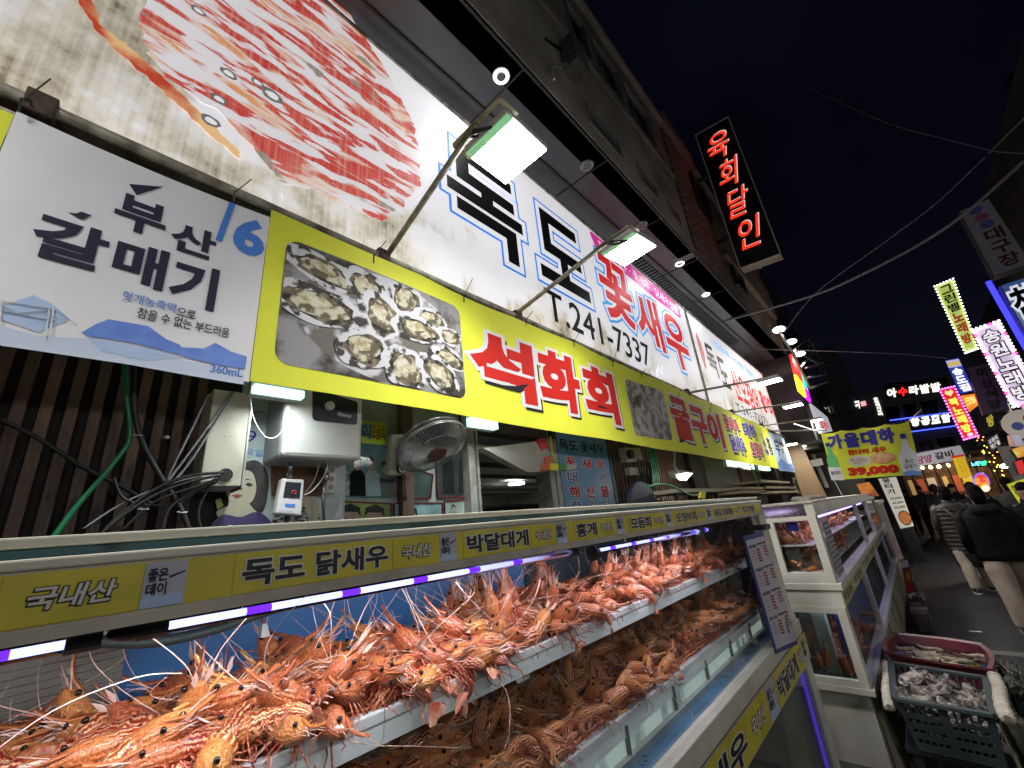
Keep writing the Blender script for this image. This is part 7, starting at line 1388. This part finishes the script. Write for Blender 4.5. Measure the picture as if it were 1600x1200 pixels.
for i, x in enumerate((1577, 1583, 1589)): a, b = pX(x, 680, 13), pX(x + 7, 697, 13); w = MB(); w.tube([a, a.lerp(b, .4), b], .03, 8, r1=.06); obj('bottle', w, E('bottle_pale%d' % (i == 0), (.6, .35, .28) if i == 0 else (.5, .5, .62), .45), t, smooth=True)
# stall on the right: two lamps, plus unseen floodlights added to raise the light
sr = empty('awning', 'dark awning of the right hand stalls carrying added floodlights', 'awning', (8, -3.4, 2.9)); w = MB(); w.box(-4, 30, -3.74, -3.0, 3.35, 3.42); obj('roof', w, M('awning_dark', (.06, .06, .06), .7), sr)
for i, (x, y) in enumerate(((1573, 728), (1586, 727))): c = pX(x, y, 14.5); t = empty('floodlight', ('left' if i == 0 else 'right') + ' one of two bare bright lamps over the right hand stall', 'floodlight', c); w = MB(); w.ball(c, .07, .11, .05, 12, 8); obj('lens', w, E('lamp_hot', (1, .97, .9), 25), t); w = MB(); w.cyl(c + Vector((0, 0, .04)), c + Vector((0, 0, .5)), .015, 6); obj('rod', w, steel_dk, t); area('stall_beam', c - Vector((0, 0, .1)), c + Vector((0, .4, -2)), .3, 40, (1, .97, .9), t)
w = MB()
def added_flood(x, y, z, power, lab, to): t = floodlight((x, y, z), (x, y - .5 if y < 0 else y + .7, z + .1), .36, lab, 0, 0.001, False); area('added_flood_beam', (x, y, z - .03), to, .36, power, (1, .985, .95), t)  # floodlight out of view, added to brighten the tank fronts, banner and sign
OPP = []
for i, x in enumerate((-1.6, 1.2, 4.0, 7.0, 10.5, 14.0)): added_flood(x, -2.9, 3.3, (1.0, 1.0, .9, .3, .2, .2)[i] * ADDED_FLOOD, ('first', 'second', 'third', 'fourth', 'fifth', 'sixth')[i] + ' added, unseen floodlight along the awning of the right hand stalls', (x, 1.0, 2.0))
added_flood(-1.3, 1.1, 3.74, 30, 'added, unseen floodlight on an arm left of the nearest one, before the crab picture', (-1.3, .9, 0))  # lamp outside the frame, added to light the pale banner

# ---- building at the end of the street
def farsign(s, px, mat, par, bold=.04, X=fx - .06): text(s, qX(X, *px), mat, par, .02, bold)
es = empty('lettering_sign', 'lit white and red Korean lettering on the roof band of the building closing the street', 'sign', pX(1430, 625, fx)); lw2 = E('far_white', (1, .98, .85), 1.6); lr2 = E('far_red', (1, .02, .02), 1.3)
for i, c in enumerate('아수라발발'): x = 1385 + i * 17.2; y = 613 - i * 2.2; farsign(c, ((x, y - 5), (x + 15, y - 7), (x + 17, y + 7), (x + 2, y + 9)), lr2 if i == 1 else lw2, es, .05)
w = MB(); farq = qX(fx - .02, (1380, 600), (1480, 590), (1484, 612), (1384, 624)); w.slab(farq, .03); obj('backing', w, M('far_black', (.01, .01, .011), .6), es)
es = empty('lettering_sign', 'white lit lettering between two blue light lines on the far building', 'sign', pX(1450, 660, fx))
w = MB(); w.slab(qX(fx - .02, (1392, 656), (1500, 643), (1504, 664), (1398, 677)), .03); obj('backing', w, M('far_black', (.01, .01, .011)), es)
for i, c in enumerate('항공모함'): x = 1422 + i * 16; y = 659 - i * 2; farsign(c, ((x, y - 5), (x + 14, y - 7), (x + 16, y + 6), (x + 2, y + 8)), lw2, es, .07)
for a, b in (((1390, 657), (1495, 643)), ((1398, 678), (1503, 664))): w = MB(); w.bar(pX(*a, fx - .12), pX(*b, fx - .12), .05); obj('light_line', w, E('far_blue', (.06, .10, 1), 3), es)
es = empty('restaurant_sign', 'long white lit sign with handwritten lettering over the far restaurant', 'sign', pX(1465, 720, fx)); q = qX(fx - .1, (1428, 709), (1500, 696), (1510, 716), (1432, 729)); w = MB(); w.slab(q, .1); obj('face', w, M('far_sheet', (.60, .58, .62), .5, (.45, .43, .47), .6, glow=.55), es); text('담양', sub(q, .02, .36, .15, .75), E('far_maroon', (.30, .01, .08), .6), es, .02, .03); text('갈비', sub(q, .42, .80, .25, .80), k_black, es, .02, .03)
es = empty('side_sign', 'small white bracket sign with a pink square at the left of the far building', 'sign', pX(1345, 640, fx)); farsign('ㅋ', ((1335, 627), (1342, 626), (1344, 638), (1338, 640)), lw2, es, .03); w = MB(); w.slab(qX(fx - .1, (1344, 628), (1352, 626), (1354, 633), (1346, 635)), .05); obj('pink_square', w, E('far_pink', (1, .45, .5), 1), es)
es = empty('side_sign', 'column of tiny white letters beside the dark windows of the far building', 'sign', pX(1372, 650, fx)); vtext('숯불돼지갈비', qX(fx - .05, (1364, 621), (1371, 620), (1380, 649), (1373, 650)), [(lw2, .04, .01)], es)
# ---- lit things beyond the shop on the left side
ms = empty('led_screen', 'four coloured LED sign panels in red, cyan, yellow and magenta on the left', 'sign', pY(1262, 625, 1.1)); TLp, TRp, BRp, BLp = (1236, 553), (1257, 588), (1268, 628), (1250, 610); q = qY(1.15, TLp, TRp, BRp, BLp)
def q2(a, b, c, d, m_): w = MB(); w.slab(sub(q, a, b, c, d), .05); obj('panel', w, E('led_' + m_[0], m_[1], 1.3), ms)
q2(0, .62, .44, 1, ('r', (1, .02, .02))); q2(.64, 1, .42, .96, ('c', (0, .75, .9))); q2(0, .55, 0, .42, ('y', (.9, .9, .02))); q2(.57, 1, 0, .40, ('m', (.75, .01, .9)))
t = empty('lit_sheet_sign', 'white lit sign with red marks below the coloured LED panels', 'sign', pY(1285, 670, 1.3)); qq = qY(1.2, (1267, 630), (1293, 652), (1301, 674), (1283, 677)); w = MB(); w.slab(qq, .05); obj('face', w, M('lit_sheet', (.6, .6, .66), .5, glow=.6), t); text('회센타', sub(qq, .15, .8, .1, .5), k_red, t, .006, .03)
tr3 = empty('steel_truss', 'curved metal truss lit by three lamps over the left side street signs', 'frame', pY(1265, 600, 1.0)); w = MB(); A_ = lambda a, b: pY(a, b, 1.0)
for ln in (((1240, 552), (1247, 540), (1263, 530)), ((1263, 530), (1280, 560), (1293, 594)), ((1258, 575), (1275, 570), (1286, 566)), ((1262, 590), (1280, 587), (1290, 583)), ((1266, 607), (1280, 601), (1293, 596)), ((1246, 548), (1262, 560), (1276, 567)), ((1240, 552), (1250, 575), (1266, 607)), ((1215, 512), (1228, 535), (1240, 552)), ((1250, 575), (1262, 560), (1270, 545))): w.tube(smooth_path([A_(*p) for p in ln], 4), .028, 5)
obj('tubes', w, M('frame_steel', (.3, .3, .29), .4, metal=.5), tr3); w = MB(); w.slab(qY(1.05, (1262, 533), (1284, 565), (1292, 594), (1262, 606)), .01); obj('clear_sheet', w, glass_mat('awning_clear', (.7, .7, .68), refl=.2), tr3)
for i, (x, y) in enumerate(((1217, 515), (1236, 534), (1250, 553))): c = A_(x, y); t = empty('spot_lamp', ('uppermost', 'middle', 'lowest')[i] + ' of three bright lamps on the metal awning frame at the left', 'lamp', c); w = MB(); w.ball(c, .16, .12, .05, 10, 6); obj('lens', w, E('lamp_hot2', (1, .97, .88), 14 if i else 4), t); area('lamp_beam', c + Vector((0, -.1, -.1)), c + Vector((.2, .3, -2)), .2, 14, (1, .96, .88), t)
# ---- hanging prawn banner
hb = empty('price_banner', 'yellow banner with blue heading, prawn pictures, two bottles and a red price hung across', 'banner', pX(1360, 745, 10)); XH = 10.0; q = qX(XH, (1282, 677), (1420, 658), (1440, 741), (1303, 750))
def wv(p): return p + Vector((-.02 * math.sin(p.y * 9 + p.z * 3), 0, 0))
w = MB(); vs = []; nx = 24; nz_ = 10
for j in range(nz_ + 1):
    for i in range(nx + 1): vs.append(wv(bil(q, i / nx, j / nz_) - Vector((0, 0, .03 * math.sin(PI * ((i / 6) % 1)) * (j == nz_)))))
w.add(vs, [(j * (nx + 1) + i, j * (nx + 1) + i + 1, (j + 1) * (nx + 1) + i + 1, (j + 1) * (nx + 1) + i) for j in range(nz_) for i in range(nx)]); obj('sheet', w, v_yel, hb, smooth=True)
qs = (q, hb)
for i, c in enumerate('가을대하'): text(c, sub(q, .06 + i * .195, .235 + i * .195, .62, .93), d_navy, hb, .012, .06, warp=wv)
text('흰다리 새우', sub(q, .26, .70, .47, .58), d_red, hb, .012, .05, warp=wv); text('39,000', sub(q, .20, .78, .03, .22), d_red, hb, .012, .075, warp=wv)
poly(ell(.37, .345, .135, .105, 22), q, M('plate_w', (.6, .6, .6), .4), hb, .012, wv); poly(ell(.37, .345, .10, .07, 18, .3), q, M('prawn_pale', (.40, .28, .20), .4, (.6, .55, .5), 14), hb, .016, wv); poly(ell(.63, .36, .15, .105, 22), q, M('prawn_orange', (.60, .25, .10), .4, (.65, .45, .25), 12), hb, .012, wv)
bot_ = lambda x: [(x - .07, -.01), (x + .07, -.01), (x + .07, .42), (x + .03, .56), (x + .025, .70), (x - .025, .70), (x - .03, .56), (x - .07, .42)]
poly(bot_(.05), q, M('bottle_green', (.10, .40, .14), .4), hb, .012, wv); poly([(-.03, .0), (.13, -.02), (.13, .25), (-.03, .27)], q, d_white, hb, .016, wv); text('좋은데이', sub(q, -.01, .11, .10, .18), d_dark, hb, .02, .02, warp=wv); poly([(.02, .70), (.08, .70), (.08, .78), (.02, .78)], q, d_navy, hb, .016, wv)
poly([(.81, -.01), (1.0, -.01), (1.0, .36), (.945, .52), (.935, .68), (.875, .68), (.865, .52), (.81, .36)], q, v_white, hb, .012, wv); poly([(.875, .68), (.935, .68), (.935, .78), (.875, .78)], q, d_navy, hb, .014, wv); text('부산', sub(q, .86, .95, .22, .30), d_dark, hb, .018, .0, warp=wv); text('갈매기', sub(q, .84, .97, .12, .20), d_dark, hb, .018, .0, warp=wv); poly([(.81, -.01), (1, -.01), (1, .05), (.9, .09), (.81, .05)], q, d_mid, hb, .016, wv)
for a, b in (((1284, 676), (1240, 662)), ((1420, 658), (1440, 640)), ((1303, 750), (1330, 800))): w = MB(); w.tube([pX(*a, XH), pX(*b, XH)], .008, 4); obj('cord', w, cabw, hb)
# ---- wires across the sky
def sky(px, d0, d1, r_, lab, col=(.20, .20, .21)):
    n_ = len(px); pts = [pX(x, y, d0 + (d1 - d0) * i / (n_ - 1)) for i, (x, y) in enumerate(px)]; tag(obj('overhead_wire', MB().tube(smooth_path(pts), r_, 5), M('wire_grey', col, .6, glow=.02)), lab, 'wire')
sky([(1085, 512), (1150, 497), (1270, 462), (1345, 430), (1440, 380), (1510, 332), (1600, 252)], 9, 8, .022, 'thickest overhead wire sagging across the street to the right edge'); sky([(1225, 520), (1275, 458), (1380, 380), (1460, 320), (1540, 245)], 12, 11, .014, 'thin overhead wire crossing the thick one and rising to the right')
sky([(1160, 545), (1270, 548), (1400, 553), (1480, 560)], 11, 13, .010, 'faint level wire over the street below the sky'); sky([(1260, 135), (1380, 190), (1480, 218), (1552, 236), (1600, 240)], 14, 12, .012, 'faint high wire running to the dark gable', (.06, .06, .07)); sky([(1545, 240), (1600, 185)], 12, 11, .012, 'short faint wire rising from the dark gable', (.06, .06, .07))
